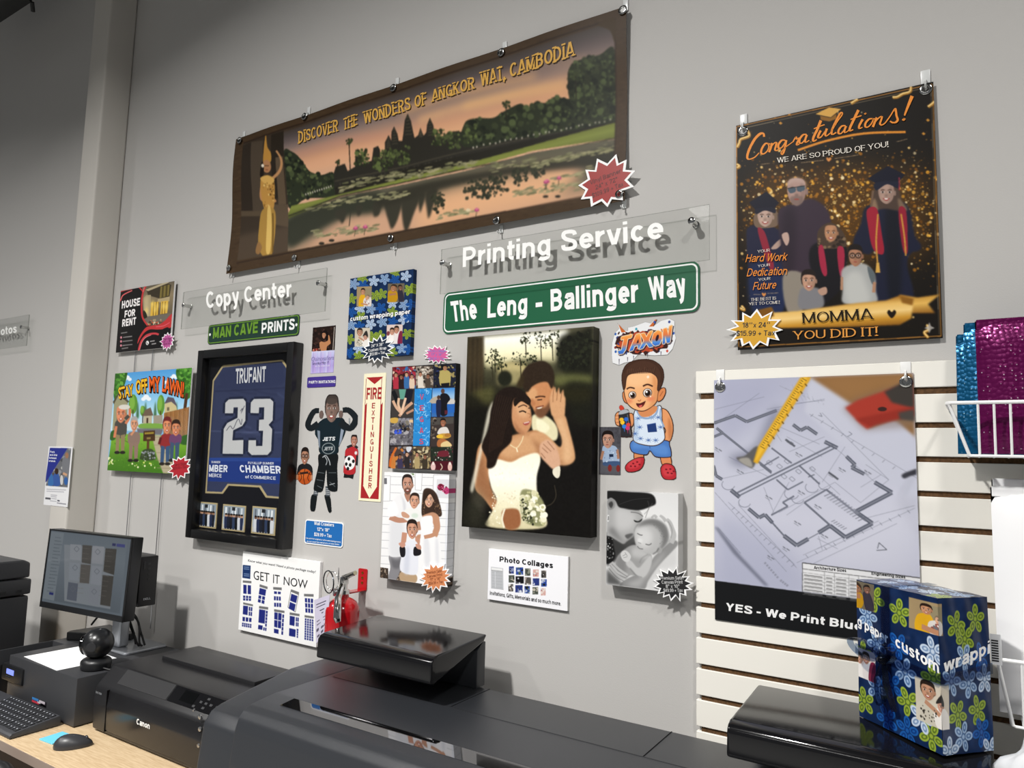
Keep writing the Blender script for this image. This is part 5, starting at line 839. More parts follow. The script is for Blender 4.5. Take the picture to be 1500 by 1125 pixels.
def art_teamphoto(k, q):
    c = Cv(q, .125, .118, .001, 'b7c0c8'); r = np.random.RandomState(k); X0, Y0 = q[0]
    a = np.array(q, float); P = lambda u, v: tuple((a[0] * (1 - u) + a[1] * u) * (1 - v) + (a[3] * (1 - u) + a[2] * u) * v)
    c.v = (0, 0, 1)
    c.poly([P(0, 0), P(1, 0), P(1, .5), P(0, .5)], '9aa6b0', 0)
    for i in range(6): c.poly([P(.08 + i * .15, .05), P(.16 + i * .15, .05), P(.16 + i * .15, .4), P(.08 + i * .15, .4)], ['d5dde2', 'eef1f2', '6a727c'][(i + k) % 3], 0)
    c.poly([P(.4, .03), P(.56, .03), P(.56, .18), P(.4, .18)], '2a2c30', 0); c.poly([P(0, .8), P(1, .8), P(1, 1), P(0, 1)], 'c9c5ba', 0)
    for i in range(7):
        u = .14 + i * .125; cl = ['1d2230', '2a3350', 'd8dade', '15161a', '32405c', '1b1b22'][(i * 5 + k) % 6]
        c.poly([P(u - .07, .48), P(u + .07, .48), P(u + .07, .78), P(u + .05, .98), P(u - .05, .98), P(u - .07, .78)], cl); x, y = P(u, .4); c.ell(x, y, 7, 10, ['9c7256', 'c29678', '6e4c3a'][(i + k) % 3]); c.ell(x, y - 6, 7, 5, '1c1614')
    return c

def flower(c, x, y, r, col, hi, k=0):
    for i in range(5):
        a = i * 1.2566 + k; px, py = x + r * .62 * math.cos(a), y + r * .62 * math.sin(a)
        c.ell(px, py, r * .42, r * .3, col, a); c.ell(px, py, r * .27, r * .17, hi, a); c.ell(px, py, r * .13, r * .08, col, a)
    c.ell(x, y, r * .26, r * .26, hi); c.ell(x, y, r * .15, r * .15, col)
FC = [('93a83a', '5a7028'), ('9db6d4', '4c6c9a'), ('1d5aa4', '12397a'), ('c2d0e2', '7690b4')]
def kidpair(c, x0, y0, x1, y1, k):
    w, h = x1 - x0, y1 - y0; X = lambda u: x0 + u * w; Y = lambda v: y0 + v * h
    bgs = ['a08a66', '6b6250', 'c9bfae', 'd8c4bc']; c.rect(x0, y0, x1, y1, bgs[k]); c.region([(x0, y0), (x1, y0), (x1, y1), (x0, y1)])
    if k == 0: c.poly([(X(.5), Y(.1)), (X(1), Y(.1)), (X(1), Y(.9)), (X(.6), Y(.9))], '8f8468', 0); c.poly([(X(.2), Y(.5)), (X(.5), Y(.4)), (X(.6), Y(.7)), (X(.5), Y(1)), (X(.15), Y(1))], 'd9a520'); c.face(X(.42), Y(.26), w * .28, h * .32, 'c08a68', '2a1d16'); c.poly([(X(.5), Y(.6)), (X(.95), Y(.55)), (X(.95), Y(1)), (X(.5), Y(1))], 'd9d2cc'); c.face(X(.72), Y(.56), w * .24, h * .26, 'd0a284', '7a6a58', .5); c.scatter([(X(.55), Y(.65)), (X(.9), Y(.65)), (X(.9), Y(.95)), (X(.55), Y(.95))], 14, (w * .02, w * .05), ['8c5048', 'f2eeea', '6b6a70']); c.line([(X(.3), Y(.85)), (X(.75), Y(.93))], w * .1, 'b98464')
    elif k == 1: c.poly([(X(0), Y(.45)), (X(.4), Y(.35)), (X(.62), Y(.6)), (X(.5), Y(1)), (X(0), Y(1))], 'b98a18'); c.face(X(.35), Y(.26), w * .38, h * .38, 'a87554', '3a2a1e', .3); c.poly([(X(.6), Y(.4)), (X(.85), Y(.35)), (X(1), Y(.9)), (X(.7), Y(1))], '2e2a38'); c.face(X(.75), Y(.24), w * .24, h * .3, '7e5844', '1e1814', -.2); c.line([(X(.1), Y(.6)), (X(.5), Y(.55))], w * .12, 'a87554')
    elif k == 2: c.poly([(X(.05), Y(.6)), (X(.4), Y(.45)), (X(.62), Y(.6)), (X(.6), Y(1)), (X(.05), Y(1))], 'cbc4b4'); c.face(X(.33), Y(.24), w * .36, h * .42, 'b98a6e', '2a2019'); c.poly([(X(.5), Y(.6)), (X(.9), Y(.55)), (X(1), Y(1)), (X(.55), Y(1))], 'e5e0da'); c.face(X(.7), Y(.5), w * .3, h * .3, 'c0907a', None); c.poly([(X(.53), Y(.46)), (X(.6), Y(.3)), (X(.76), Y(.15)), (X(.86), Y(.35)), (X(.86), Y(.5)), (X(.7), Y(.4))], '2b2826'); c.line([(X(.25), Y(.5)), (X(.5), Y(.62)), (X(.62), Y(.7))], w * .1, 'b98a6e'); c.scatter([(X(.12), Y(.62)), (X(.55), Y(.62)), (X(.55), Y(.95)), (X(.12), Y(.95))], 24, (w * .012, w * .03), ['3a3630', '5a5448'])
    else: c.poly([(X(.05), Y(.6)), (X(.4), Y(.5)), (X(.5), Y(1)), (X(0), Y(1))], 'ece8e4'); c.poly([(X(.5), Y(.5)), (X(.85), Y(.4)), (X(1), Y(.9)), (X(.5), Y(1))], 'e2dcda'); c.poly([(X(.8), Y(.4)), (X(1), Y(.4)), (X(1), Y(1)), (X(.7), Y(1))], '7a2440'); c.face(X(.34), Y(.36), w * .28, h * .36, 'c8967a', '241a16'); c.face(X(.62), Y(.28), w * .3, h * .38, 'bb866a', '241a16'); c.ell(X(.1), Y(.45), w * .1, h * .12, '7a3a40')
    c.region()
def art_wrap():
    c = Cv([(512, 407), (603.5, 395.4), (602, 520.5), (507.8, 525.3)], .302, .300, .0011, '112a50').view(500, 380, .14218)
    c.noise(.05, 30, 3, 2, (.6, .8, 1.2)); c.M = homog([(512, 407), (603.5, 395.4), (602, 520.5), (507.8, 525.3)], [(0, 0), (1, 0), (1, 1), (0, 1)])
    F = [(122, 245, 1), (212, 190, 0), (325, 220, 3), (436, 205, 1), (540, 140, 0), (650, 180, 3), (540, 215, 2), (100, 395, 0), (215, 260, 2), (410, 355, 0), (345, 370, 0), (680, 320, 0), (715, 310, 0), (100, 530, 2), (190, 500, 3), (300, 505, 1), (403, 495, 2), (520, 450, 3), (640, 470, 1), (715, 470, 2), (520, 540, 0), (195, 580, 0), (100, 665, 1), (300, 660, 3), (420, 640, 1), (530, 640, 2), (640, 620, 3), (690, 600, 2), (85, 810, 0), (320, 790, 0), (395, 780, 0), (680, 770, 0), (185, 680, 2), (85, 950, 2), (180, 910, 3), (180, 990, 0), (500, 880, 3), (630, 920, 1), (530, 960, 0), (705, 930, 2), (400, 940, 2)]
    for i, (x, y, k) in enumerate(F): flower(c, x, y, 56, *FC[k], k=i * .5)
    kidpair(c, 152, 272, 305, 476, 0); kidpair(c, 470, 250, 640, 440, 1); kidpair(c, 138, 696, 296, 890, 2); kidpair(c, 468, 670, 632, 870, 3)
    c.text('custom wrapping paper', (92, 628), (708, 566), (94, 582), '1a2436', .04); c.text('custom wrapping paper', (90, 624), (706, 562), (92, 578), 'f4f4f4', .018)
    return c

def art_gift(side):       # one panel of the same wrapping paper; 0 left side, 1 right side, 2 top
    W, H = [(.205, .28), (.15, .28), (.205, .15)][side]
    c = Cv([(0, 0), (W, 0), (W, H), (0, H)], W, H, .0007, '13284e'); c.noise(.05, 30, 3 + side, 2, (.6, .8, 1.2))
    r = np.random.RandomState(side + 2); L = [[(.03, .07, 1), (.055, .12, 1), (.015, .15, 0), (.05, .03, 0), (.015, .245, 0), (.05, .21, 1), (.075, .26, 2), (.115, .045, 0), (.11, .11, 2), (.19, .15, 0), (.125, .155, 1), (.13, .21, 0), (.125, .265, 2), (.18, .255, 0), (.19, .10, 3), (.16, .23, 3), (.09, .19, 2)], [(.05, .05, 0), (.075, .075, 0), (.11, .04, 0), (.07, .11, 1), (.12, .11, 2), (.03, .15, 1), (.08, .155, 1), (.13, .15, 3), (.045, .21, 0), (.105, .205, 0), (.06, .25, 1), (.115, .245, 2), (.02, .275, 3), (.14, .28, 3)], [(.03, .03, 3), (.08, .04, 1), (.13, .03, 3), (.18, .05, 1), (.05, .1, 3), (.1, .11, 1), (.15, .1, 3), (.19, .12, 0)]][side]
    for i, (x, y, k) in enumerate(L): flower(c, x, y, .027, *FC[k], k=i * .5)
    if side == 0: kidpair(c, -.03, .002, .05, .058, 1); kidpair(c, .138, .01, .235, .068, 0); kidpair(c, -.02, .14, .05, .2, 3); kidpair(c, .148, .155, .235, .235, 2); c.text('g paper', (.002, .094), (.086, .112), (.002, .074), 'f2f2f2', .02); c.text('custom', (.104, .112), (.203, .136), (.104, .09), 'f2f2f2', .02)
    if side == 1: kidpair(c, -.108, .01, .012, .068, 0); kidpair(c, -.087, .155, .022, .235, 2); c.text('wrappi', (.008, .134), (.149, .104), (.010, .110), 'f2f2f2', .02)
    return c

def art_collage():
    c = Cv([(574.4, 536.4), (667.4, 533.4), (662.4, 690.6), (566.9, 685.3)], .276, .348, .0011, '231e20').view(550, 500, .17785)
    def crowd(x0, y0, x1, y1, bg, cols, n, sk=4):
        c.rect(x0, y0, x1, y1, bg); c.region([(x0, y0), (x1, y0), (x1, y1), (x0, y1)]); c.scatter([(x0, y0), (x1, y0), (x1, y1), (x0, y1)], n, (5, 24), cols, .6)
        for k in range(sk): x = x0 + (k + .6) * (x1 - x0) / (sk + .3); y = y0 + (y1 - y0) * (.4 + .1 * (k % 2)); c.poly([(x - 20, y + 14), (x, y + 8), (x + 20, y + 14), (x + 18, y1), (x - 18, y1)], cols[k % len(cols)]); c.face(x, y - 6, 26, 40, ['b98468', '8c5c44', 'd0a080'][k % 3], '1e1612', 0, 0, 1, .4)
        c.region()
    crowd(140, 205, 328, 385, '7a2630', ['a83040', '2a1c1e', '3868a0', 'd8c0a8', '5c141c'], 80); crowd(330, 205, 472, 383, '8f8478', ['d8d0c4', '4a4038', 'b0a090', '2c2824'], 60, 2); crowd(474, 195, 655, 380, '1c2030', ['2a3460', '0e1018', '4a4a2c', '9a8a58'], 60, 1); c.poly([(525, 260), (570, 240), (610, 265), (605, 360), (530, 365)], 'b0a060'); c.face(568, 225, 34, 46, 'a87858', '1a1614'); c.poly([(535, 350), (605, 345), (600, 382), (540, 382)], '15151a', 0)
    c.rect(125, 388, 318, 620, '3c3836'); c.region([(125, 388), (318, 388), (310, 622), (120, 618)]); c.poly([(190, 388), (250, 388), (235, 470), (200, 470)], '5f9a88', 0)
    for p, w, col in [([(140, 400), (170, 470), (180, 540)], 34, '14161a'), ([(280, 390), (265, 460), (250, 500)], 60, '1a1c28'), ([(140, 480), (170, 540), (215, 590)], 22, 'd0a88c'), ([(190, 460), (185, 520), (220, 590)], 20, 'd8b496'), ([(300, 500), (240, 550), (190, 610)], 24, 'c89c80'), ([(245, 460), (225, 530), (205, 600)], 20, 'e0bca0'), ([(310, 560), (250, 590)], 18, 'b98a70')]: c.line(p, w, col, 1)
    c.region(); crowd(112, 625, 305, 850, '6c6a70', ['8a8890', '4c4a50', 'a8a4a8', '5a5660'], 140, 0); c.scatter([(180, 650), (270, 650), (270, 740), (190, 740)], 34, (6, 16), ['15161a', '2a3040', '4a3c30', '7a7468']); c.poly([(120, 625), (180, 625), (170, 665), (120, 660)], 'c9a24c'); c.scatter([(150, 725), (210, 725), (210, 755), (150, 755)], 16, (6, 14), ['2c46b4', '3d5ad0', '1c2c80']); c.rect(275, 640, 304, 665, 'd8b890')
    c.poly([(320, 388), (462, 385), (440, 862), (302, 858)], '2b86cc', 0); c.region([(320, 388), (462, 385), (440, 862), (302, 858)])
    for k in range(90): x, y = 300 + c.r.rand() * 165, 385 + c.r.rand() * 475; a = c.r.rand() * 6.28; c.line([(x, y), (x + 16 * math.cos(a), y + 12 * math.sin(a)), (x + 30 * math.cos(a + .6), y + 30 * math.sin(a + .6))], 5, ['8fd0f4', 'c4e8fa', '1864a8', '4aa8e4'][c.r.randint(4)], 1, .8)
    c.region(); c.grad([(466, 388), (648, 386), (640, 622), (455, 622)], ['3d82cc', '8ab4dc', 'b4c4d0', '2a5f9c', '3a6cb0']); c.poly([(460, 470), (540, 450), (648, 490), (646, 512), (460, 510)], 'b0a494', 1); c.poly([(460, 512), (648, 510), (645, 590), (458, 590)], '2862b4', 0); c.rect(570, 480, 645, 520, 'c8c4c0')
    c.poly([(528, 450), (552, 430), (590, 440), (610, 480), (585, 520), (585, 605), (535, 610), (535, 520)], '14151c'); c.ell(550, 412, 15, 20, '5a4034'); c.poly([(495, 500), (515, 480), (535, 500), (530, 615), (500, 615)], '1f2440'); c.ell(516, 462, 13, 17, '4a342c'); c.poly([(565, 570), (590, 570), (588, 600), (565, 605)], '5a2430', 0)
    c.rect(448, 626, 640, 868, '3a3230'); c.poly([(455, 630), (640, 628), (636, 680), (455, 690)], '4c4844', 0); c.poly([(515, 730), (540, 710), (585, 712), (600, 770), (510, 765)], 'd8d2cc'); c.face(552, 672, 44, 66, '9c6448', '1e1612'); c.ell(560, 782, 58, 22, 'c09440'); c.ell(525, 785, 28, 16, 'e2b83c'); c.ell(590, 775, 26, 16, 'a87434'); c.poly([(510, 815), (560, 805), (620, 850), (610, 870), (510, 870)], 'a8683c', 1); c.poly([(540, 840), (590, 825), (622, 868), (540, 872)], 'dcc48c', 1); c.scatter([(450, 640), (500, 640), (490, 800), (450, 790)], 20, (6, 14), ['5a5048', '26201e', '8a7c6c'])
    crowd(100, 862, 295, 1045, '4a3c38', ['c07838', '3a3450', '2a2628', '8a8078', '5c6a8c'], 70, 3); c.poly([(250, 868), (290, 866), (288, 890), (266, 912), (250, 895)], 'c8ccd4'); c.line([(165, 870), (120, 960), (110, 1030)], 18, 'c8682c', 1); crowd(297, 865, 448, 1050, '5a4c3c', ['a89468', '3c3428', '7a6c50', '2c2824', 'c8bc98'], 90, 2)
    c.rect(450, 872, 632, 1072, '232a22'); c.scatter([(455, 875), (630, 875), (630, 980), (455, 980)], 60, (3, 6), ['3a5a3c', 'd8d8d0', '8a3040', '1a3020']); c.poly([(515, 910), (590, 905), (590, 950), (515, 950)], '6a2430'); c.poly([(450, 990), (632, 990), (626, 1070), (450, 1066)], '4a1620', 0); c.ell(470, 1035, 20, 34, 'd8b4b0'); c.ell(608, 1040, 18, 34, 'd8b4a8'); c.ell(470, 1008, 10, 14, 'e8d8d0'); c.ell(608, 1012, 10, 14, 'e8d8d0'); c.line([(530, 1010), (545, 1040), (530, 1066)], 8, 'c8b8a0', 1)
    for k, ch in enumerate('VEGAS'): x, y = 379 - k * 1.2, 478 + k * 92; c.text(ch, (x - 16, y), (x + 16, y), (x - 16, y - 46), 'c4506a', .02)
    return c

def art_getit():
    c = Cv([(356.4, 808), (470.5, 822.5), (463, 948), (349.6, 922)], .433, .298, .0013, 'f5f5f4').view(330, 790, .15110); B = '232c78'
    def cell(q, nx, ny, g=.12, col=B):
        a = np.array(q, float); P = lambda u, v: tuple((a[0] * (1 - u) + a[1] * u) * (1 - v) + (a[3] * (1 - u) + a[2] * u) * v)
        for i in range(nx):
            for j in range(ny): u0, u1, v0, v1 = (i + g) / nx, (i + 1 - g) / nx, (j + g * .7) / ny, (j + 1 - g * .7) / ny; c.poly([P(u0, v0), P(u1, v0), P(u1, v1), P(u0, v1)], col, 0)
    hd = lambda q: (c.poly(q, '6f6f70', 0))
    c.poly([(172, 252), (248, 258), (244, 388), (168, 378)], '1c3564', 0)
    for y in (272, 290, 338, 356): c.line([(182, y), (234, y + 4)], 8, '8fa4c8', 0, .8)
    for x in range(5):
        pass
    hd([(172, 402), (255, 408), (255, 430), (172, 424)]); cell([(172, 434), (256, 442), (256, 545), (172, 538)], 2, 1); cell([(172, 546), (256, 552), (254, 602), (172, 598)], 3, 2)
    hd([(336, 438), (412, 462), (410, 486), (332, 462)]); cell([(332, 470), (402, 490), (392, 554), (322, 535)], 1, 1, .05); cell([(322, 540), (392, 556), (382, 634), (312, 612)], 2, 2)
    hd([(466, 464), (549, 468), (549, 494), (466, 488)]); cell([(470, 502), (545, 508), (542, 536), (470, 532)], 2, 1); cell([(470, 548), (542, 554), (542, 600), (470, 596)], 3, 1); cell([(472, 612), (545, 616), (545, 662), (472, 658)], 3, 1)
    c.line([(640, 490), (608, 660), (680, 705), (715, 525)], 4, '333333'); hd([(640, 484), (718, 512), (714, 540), (636, 508)]); cell([(640, 524), (706, 548), (690, 622), (626, 596)], 1, 1, .04); cell([(626, 604), (688, 630), (672, 702), (612, 672)], 1, 1, .04)
    hd([(766, 528), (860, 530), (860, 556), (766, 552)]); cell([(770, 564), (858, 572), (856, 720), (776, 712)], 3, 3)
    hd([(176, 614), (270, 634), (270, 652), (176, 634)]); cell([(174, 642), (226, 648), (220, 740), (170, 730)], 1, 1, .04); cell([(228, 652), (268, 658), (262, 750), (226, 745)], 2, 2); cell([(166, 748), (262, 762), (258, 808), (166, 798)], 3, 1); cell([(164, 806), (258, 822), (256, 862), (162, 846)], 5, 2)
    hd([(330, 648), (418, 660), (416, 684), (328, 672)]); cell([(328, 676), (392, 686), (384, 822), (320, 810)], 1, 1, .03); cell([(392, 690), (416, 694), (404, 850), (384, 846)], 1, 5); cell([(320, 828), (366, 836), (362, 880), (316, 872)], 1, 1, .04); cell([(368, 850), (404, 856), (400, 892), (366, 886)], 2, 1)
    hd([(474, 678), (576, 694), (574, 716), (474, 702)]); cell([(474, 704), (550, 716), (542, 868), (472, 852)], 2, 2, .06); cell([(552, 724), (574, 728), (562, 930), (540, 926)], 1, 5); cell([(470, 864), (520, 874), (518, 918), (470, 908)], 1, 1, .04)
    hd([(626, 708), (722, 724), (720, 746), (624, 732)]); cell([(624, 738), (678, 748), (672, 844), (620, 832)], 1, 1, .04); cell([(682, 750), (716, 756), (712, 850), (682, 846)], 2, 2); cell([(618, 858), (686, 872), (682, 950), (614, 936)], 1, 1, .04); cell([(690, 864), (712, 868), (706, 958), (690, 954)], 1, 4)
    hd([(770, 734), (862, 748), (860, 768), (770, 756)]); cell([(770, 762), (860, 776), (856, 990), (764, 972)], 4, 9, .14)
    c.text('Know what you want! Need a photo package today!', (222, 218), (880, 324), (226, 196), '44474a', .006, 1., 'h'); c.text('GET', (276, 390), (428, 416), (278, 306), '26282a', .0, 1., 'h'); c.text('IT', (466, 424), (528, 434), (468, 340), '26282a', .0, 1., 'h'); c.text('NOW', (568, 440), (800, 478), (572, 360), '26282a', .0, 1., 'h')
    return c

def art_pcol():
    c = Cv([(716, 802.8), (832.3, 816), (830.7, 896), (714, 877)], .276, .152, .001, 'f6f6fa').view(700, 790, .10668)
    c.poly([(178, 372), (345, 395), (350, 690), (180, 668)], 'c4c6ca', 0); c.poly([(186, 385), (334, 402), (334, 430), (186, 412)], 'eeeeee', 0); c.line([(184, 424), (340, 442)], 5, '777777')
    for k in range(11): c.line([(190, 446 + k * 20), (336, 462 + k * 20)], 6, ['8f9196', 'a4a6aa'][k % 2], 0, .8); c.line([(236, 440), (238, 660)], 8, 'd2d4d8')
    c.line([(182, 664), (350, 686)], 7, '9a9ca0')
    r = np.random.RandomState(2)
    for j in range(3):
        for i in range(5):
            x, y = [425, 520, 645, 755, 870][i] - j * 4, 370 + j * 122 + i * 15; w, h = [66, 100, 74, 78, 66][i] + (12 if j == 1 else 0), 100
            cs = [['2c3a7c', '8a94b8', 'd8dce4', '3a3a44'], ['2c4a9c', '1a1c20', 'b8c0d4', '5a6a50'], ['4a5048', '8a8c80', '2a2c28', 'c4bcae'], ['d4a8a0', '8a9aa4', 'e4d8d0', 'b8584c'], ['54504c', 'b4a8a0', '2a2828', 'e4e0dc']][(i + 2 * j) % 5]
            if (i, j) == (1, 1): cs = ['141418', '1e1e24', '0c0c10', 'd0d0d8']
            c.rect(x, y, x + w, y + h, cs[0]); c.region([(x, y), (x + w, y), (x + w, y + h), (x, y + h)]); c.scatter([(x, y), (x + w, y), (x + w, y + h), (x, y + h)], 16, (5, 22), cs); c.region()
    c.text('Photo Collages', (296, 302), (1030, 398), (298, 228), '1d1d22', .03); c.text('Invitations, Gifts, Memorials and so much more.', (164, 756), (1138, 918), (166, 702), '1d1d22', .012)
    return c

WV = (430, 560, .22222)
def decal(quad, w, h, res): c = Cv(quad, w, h, res, '000000', alpha=0).view(*WV); c.mark = True; return c
def art_football():
    c = decal([(442, 576), (523, 576), (523, 752), (442, 752)], .273, .432, .0011); K = '1a2024'
    c.poly([(128, 760), (165, 750), (165, 800), (158, 855), (140, 866), (124, 845)], '161a1c'); c.poly([(220, 750), (258, 760), (270, 830), (272, 855), (254, 860), (232, 800)], '161a1c'); c.line([(162, 690), (156, 755)], 30, '4c5258'); c.line([(238, 690), (242, 755)], 30, '4c5258')
    for k in range(4): c.line([(148, 705 + k * 12), (170, 706 + k * 12)], 4, 'c9ccd0'); c.line([(226, 705 + k * 12), (256, 708 + k * 12)], 4, 'c9ccd0')
    c.poly([(170, 475), (290, 470), (296, 560), (305, 680), (298, 720), (240, 705), (222, 580), (205, 720), (150, 725), (142, 690), (165, 560)], '14181a')
    for q in [[(165, 600), (210, 605)], [(160, 650), (205, 655)], [(240, 600), (292, 598)], [(165, 690), (200, 705)], [(250, 660), (290, 690)]]: c.line(q, 4, '5c6468')
    c.line([(250, 680), (286, 668)], 5, 'a8adb0'); c.line([(192, 500), (215, 485), (240, 520), (248, 550)], 6, 'aeb4b8', 1); c.line([(205, 488), (225, 520), (218, 550)], 5, 'aeb4b8', 1)
    c.poly([(180, 240), (215, 232), (240, 250), (270, 232), (320, 235), (345, 290), (330, 360), (300, 420), (290, 470), (175, 472), (160, 390), (130, 340), (140, 280)], '15232a'); c.poly([(145, 315), (165, 320), (172, 440), (160, 420)], '7d8896', 0); c.poly([(310, 305), (330, 315), (320, 380), (300, 430)], '8d98a8', 0)
    c.line([(150, 270), (100, 300), (75, 270), (110, 190), (150, 180)], 46, K, 1, 1, 0, 34); c.line([(300, 260), (370, 300), (405, 240), (360, 185), (315, 180)], 46, K, 1, 1, 0, 34); c.line([(362, 235), (366, 280)], 8, '9aa0a4')
    c.ell(168, 208, 15, 28, '6b5a54'); c.ell(304, 208, 14, 26, '6b5a54'); c.poly([(215, 235), (245, 262), (270, 232)], '6e5a52', 1)
    c.face(239, 170, 92, 176, '80695f', '2e2826', 0, 0, 1, .25); c.ell(238, 110, 42, 32, '423a36', 0, 1, .9)
    t = np.linspace(0, 6.283, 26); c.line([(230 + 43 * math.cos(a), 438 + 36 * math.sin(a)) for a in t], 5, '8f989a', 1); c.line([(202, 430), (262, 424)], 4, '8f989a')
    c.text('JETS', (186, 388), (272, 384), (190, 362), 'd4d8da', .04); c.text('JETS', (198, 452), (260, 448), (201, 432), 'b4babc', .03)
    return c
def art_basketball():
    c = decal([(434, 654), (458.4, 654), (458.4, 711), (434, 711)], .091, .144, .0007)
    c.poly([(25, 610), (32, 560), (55, 540), (95, 538), (122, 560), (128, 610), (120, 645), (28, 640)], '1f2022'); c.ell(78, 625, 48, 52, 'b4501f'); c.ell(68, 610, 30, 30, 'cc6a30', 0, 4, .7)
    for p in [[(30, 615), (78, 600), (126, 612)], [(78, 575), (70, 625), (82, 676)], [(42, 590), (58, 630), (46, 660)], [(112, 592), (98, 630), (110, 655)]]: c.line(p, 4, '2a1810', 1)
    c.line([(50, 605), (100, 596)], 14, '33201a'); c.ell(28, 630, 8, 18, 'b07c5e'); c.ell(124, 628, 8, 18, 'b07c5e'); c.face(72, 490, 50, 106, 'a87a62', '221a18', 0, 0, 1, .4, None, 1)
    return c
def art_soccer():
    c = decal([(504, 636.7), (524.4, 636.7), (524.4, 701), (504, 701)], .069, .157, .0007)
    c.poly([(340, 590), (405, 590), (398, 636), (372, 628), (336, 630)], '1c1c1e', 0); c.poly([(340, 450), (365, 425), (395, 420), (420, 440), (426, 490), (410, 530), (408, 600), (336, 600), (338, 520)], 'b02a30'); c.line([(372, 490), (336, 495)], 12, '26262a'); c.line([(420, 480), (418, 545)], 14, '26262a'); c.line([(350, 430), (390, 415), (418, 432)], 16, '2a2628', 1)
    c.ell(372, 530, 36, 48, 'e8e8e8')
    for x, y in [(366, 505), (376, 545), (350, 540), (396, 520), (362, 570)]: c.ell(x, y, 9, 12, '1a1a1c')
    c.ell(410, 465, 9, 12, 'd8d8d8', 0, 1); c.face(394, 385, 40, 78, 'b07a66', '2a201e', 0, 0, 1, .35)
    return c
def art_invite():
    c = Cv([(459, 479.7), (491, 477.6), (489.3, 545.6), (455, 547.5)], .122, .177, .0008, 'cfcbd8').view(440, 460, .10665)
    c.rect(150, 160, 500, 500, '241814'); c.scatter([(180, 210), (440, 195), (440, 480), (180, 490)], 60, (8, 30), ['3a2620', '1a100e', '4a302a', '2a1c1a']); c.poly([(290, 500), (265, 400), (290, 370), (340, 380), (400, 350), (415, 400), (370, 440), (355, 500)], 'b98058'); c.line([(405, 400), (395, 340), (380, 290)], 26, 'b98058', 1); c.poly([(300, 290), (330, 225), (370, 240), (385, 330), (365, 370), (350, 330), (345, 260), (310, 320)], '140c0c'); c.face(325, 285, 52, 90, 'b98260', '1a1010'); c.scatter([(180, 470), (270, 465), (270, 505), (180, 505)], 20, (6, 16), ['a84a3c', 'c9907c', '7a2a28']); c.line([(462, 185), (450, 490)], 8, 'b8b0a8')
    c.grad([(150, 505), (480, 490), (470, 815), (140, 825)], ['cdd0ec', 'b8aee0', 'a996d4', 'bdb0e2'])
    for k in range(12): x = 160 + k * 26; c.line([(x, 510), (x - 10, 810)], 8 + c.r.rand() * 12, ['d8dcf4', '9a84c8', 'c9a8dc', 'b4b8e8'][k % 4], 0, .5, 2)
    c.text('Quinceañera', (152, 640), (468, 622), (160, 580), '8f86b8', .012, 1., 'h'); c.text('Saturday May 17', (166, 692), (400, 676), (167, 656), '5c5480', .0, 1., 'h'); c.text('at the event hall', (212, 722), (410, 714), (212, 700), 'f0ecfa', .0, 1., 'h')
    return c
def art_flyer():
    c = Cv([(71, 653.7), (106.7, 655.6), (98.7, 742.4), (64, 739.6)], .224, .278, .0016, 'e6e6e8').view(0, 640, .28446)
    c.poly([(256, 56), (350, 60), (240, 232), (232, 240)], '2c3588', 0); c.poly([(350, 60), (368, 62), (348, 262), (236, 254), (240, 232)], '6a6c70', 0); c.region([(350, 60), (368, 62), (348, 262), (236, 254), (240, 232)])
    c.scatter([(240, 120), (368, 60), (348, 262), (236, 254)], 60, (4, 12), ['8f9296', '4a4c50', 'b4b4b0', '5a4c44']); c.poly([(322, 120), (345, 105), (358, 140), (350, 210), (325, 205)], '75777c'); c.ell(345, 98, 9, 16, '9a7258'); c.line([(325, 190), (345, 200)], 12, 'c89a78'); c.poly([(275, 200), (300, 190), (310, 250), (270, 250)], '3a5a9c'); c.ell(292, 180, 10, 16, '3a2a22'); c.poly([(255, 200), (270, 195), (275, 250), (248, 252)], '3c6ca8'); c.ell(340, 230, 10, 20, '3560a0'); c.ell(318, 225, 8, 26, 'c8c8c8'); c.region()
    for y, x0, x1 in [(272, 240, 340), (282, 240, 330), (300, 262, 295), (308, 262, 292), (318, 266, 292), (330, 258, 292)]: c.line([(x0, y), (x1, y + 3)], 4, 'a0a0a8', 0, .8)
    c.line([(234, 318), (262, 320)], 9, '55565c'); c.line([(296, 328), (308, 330)], 6, '3c3c48'); c.line([(294, 340), (340, 345)], 5, '8a8a92')
    for k, t in enumerate(['Pack', 'and ship', 'between', 'errands']): c.text(t, (258 - k * 2, 82 + k * 16), (258 - k * 2 + [24, 40, 38, 34][k], 84 + k * 16), (258 - k * 2, 72 + k * 16), 'e8eaf4', .02)
    return c
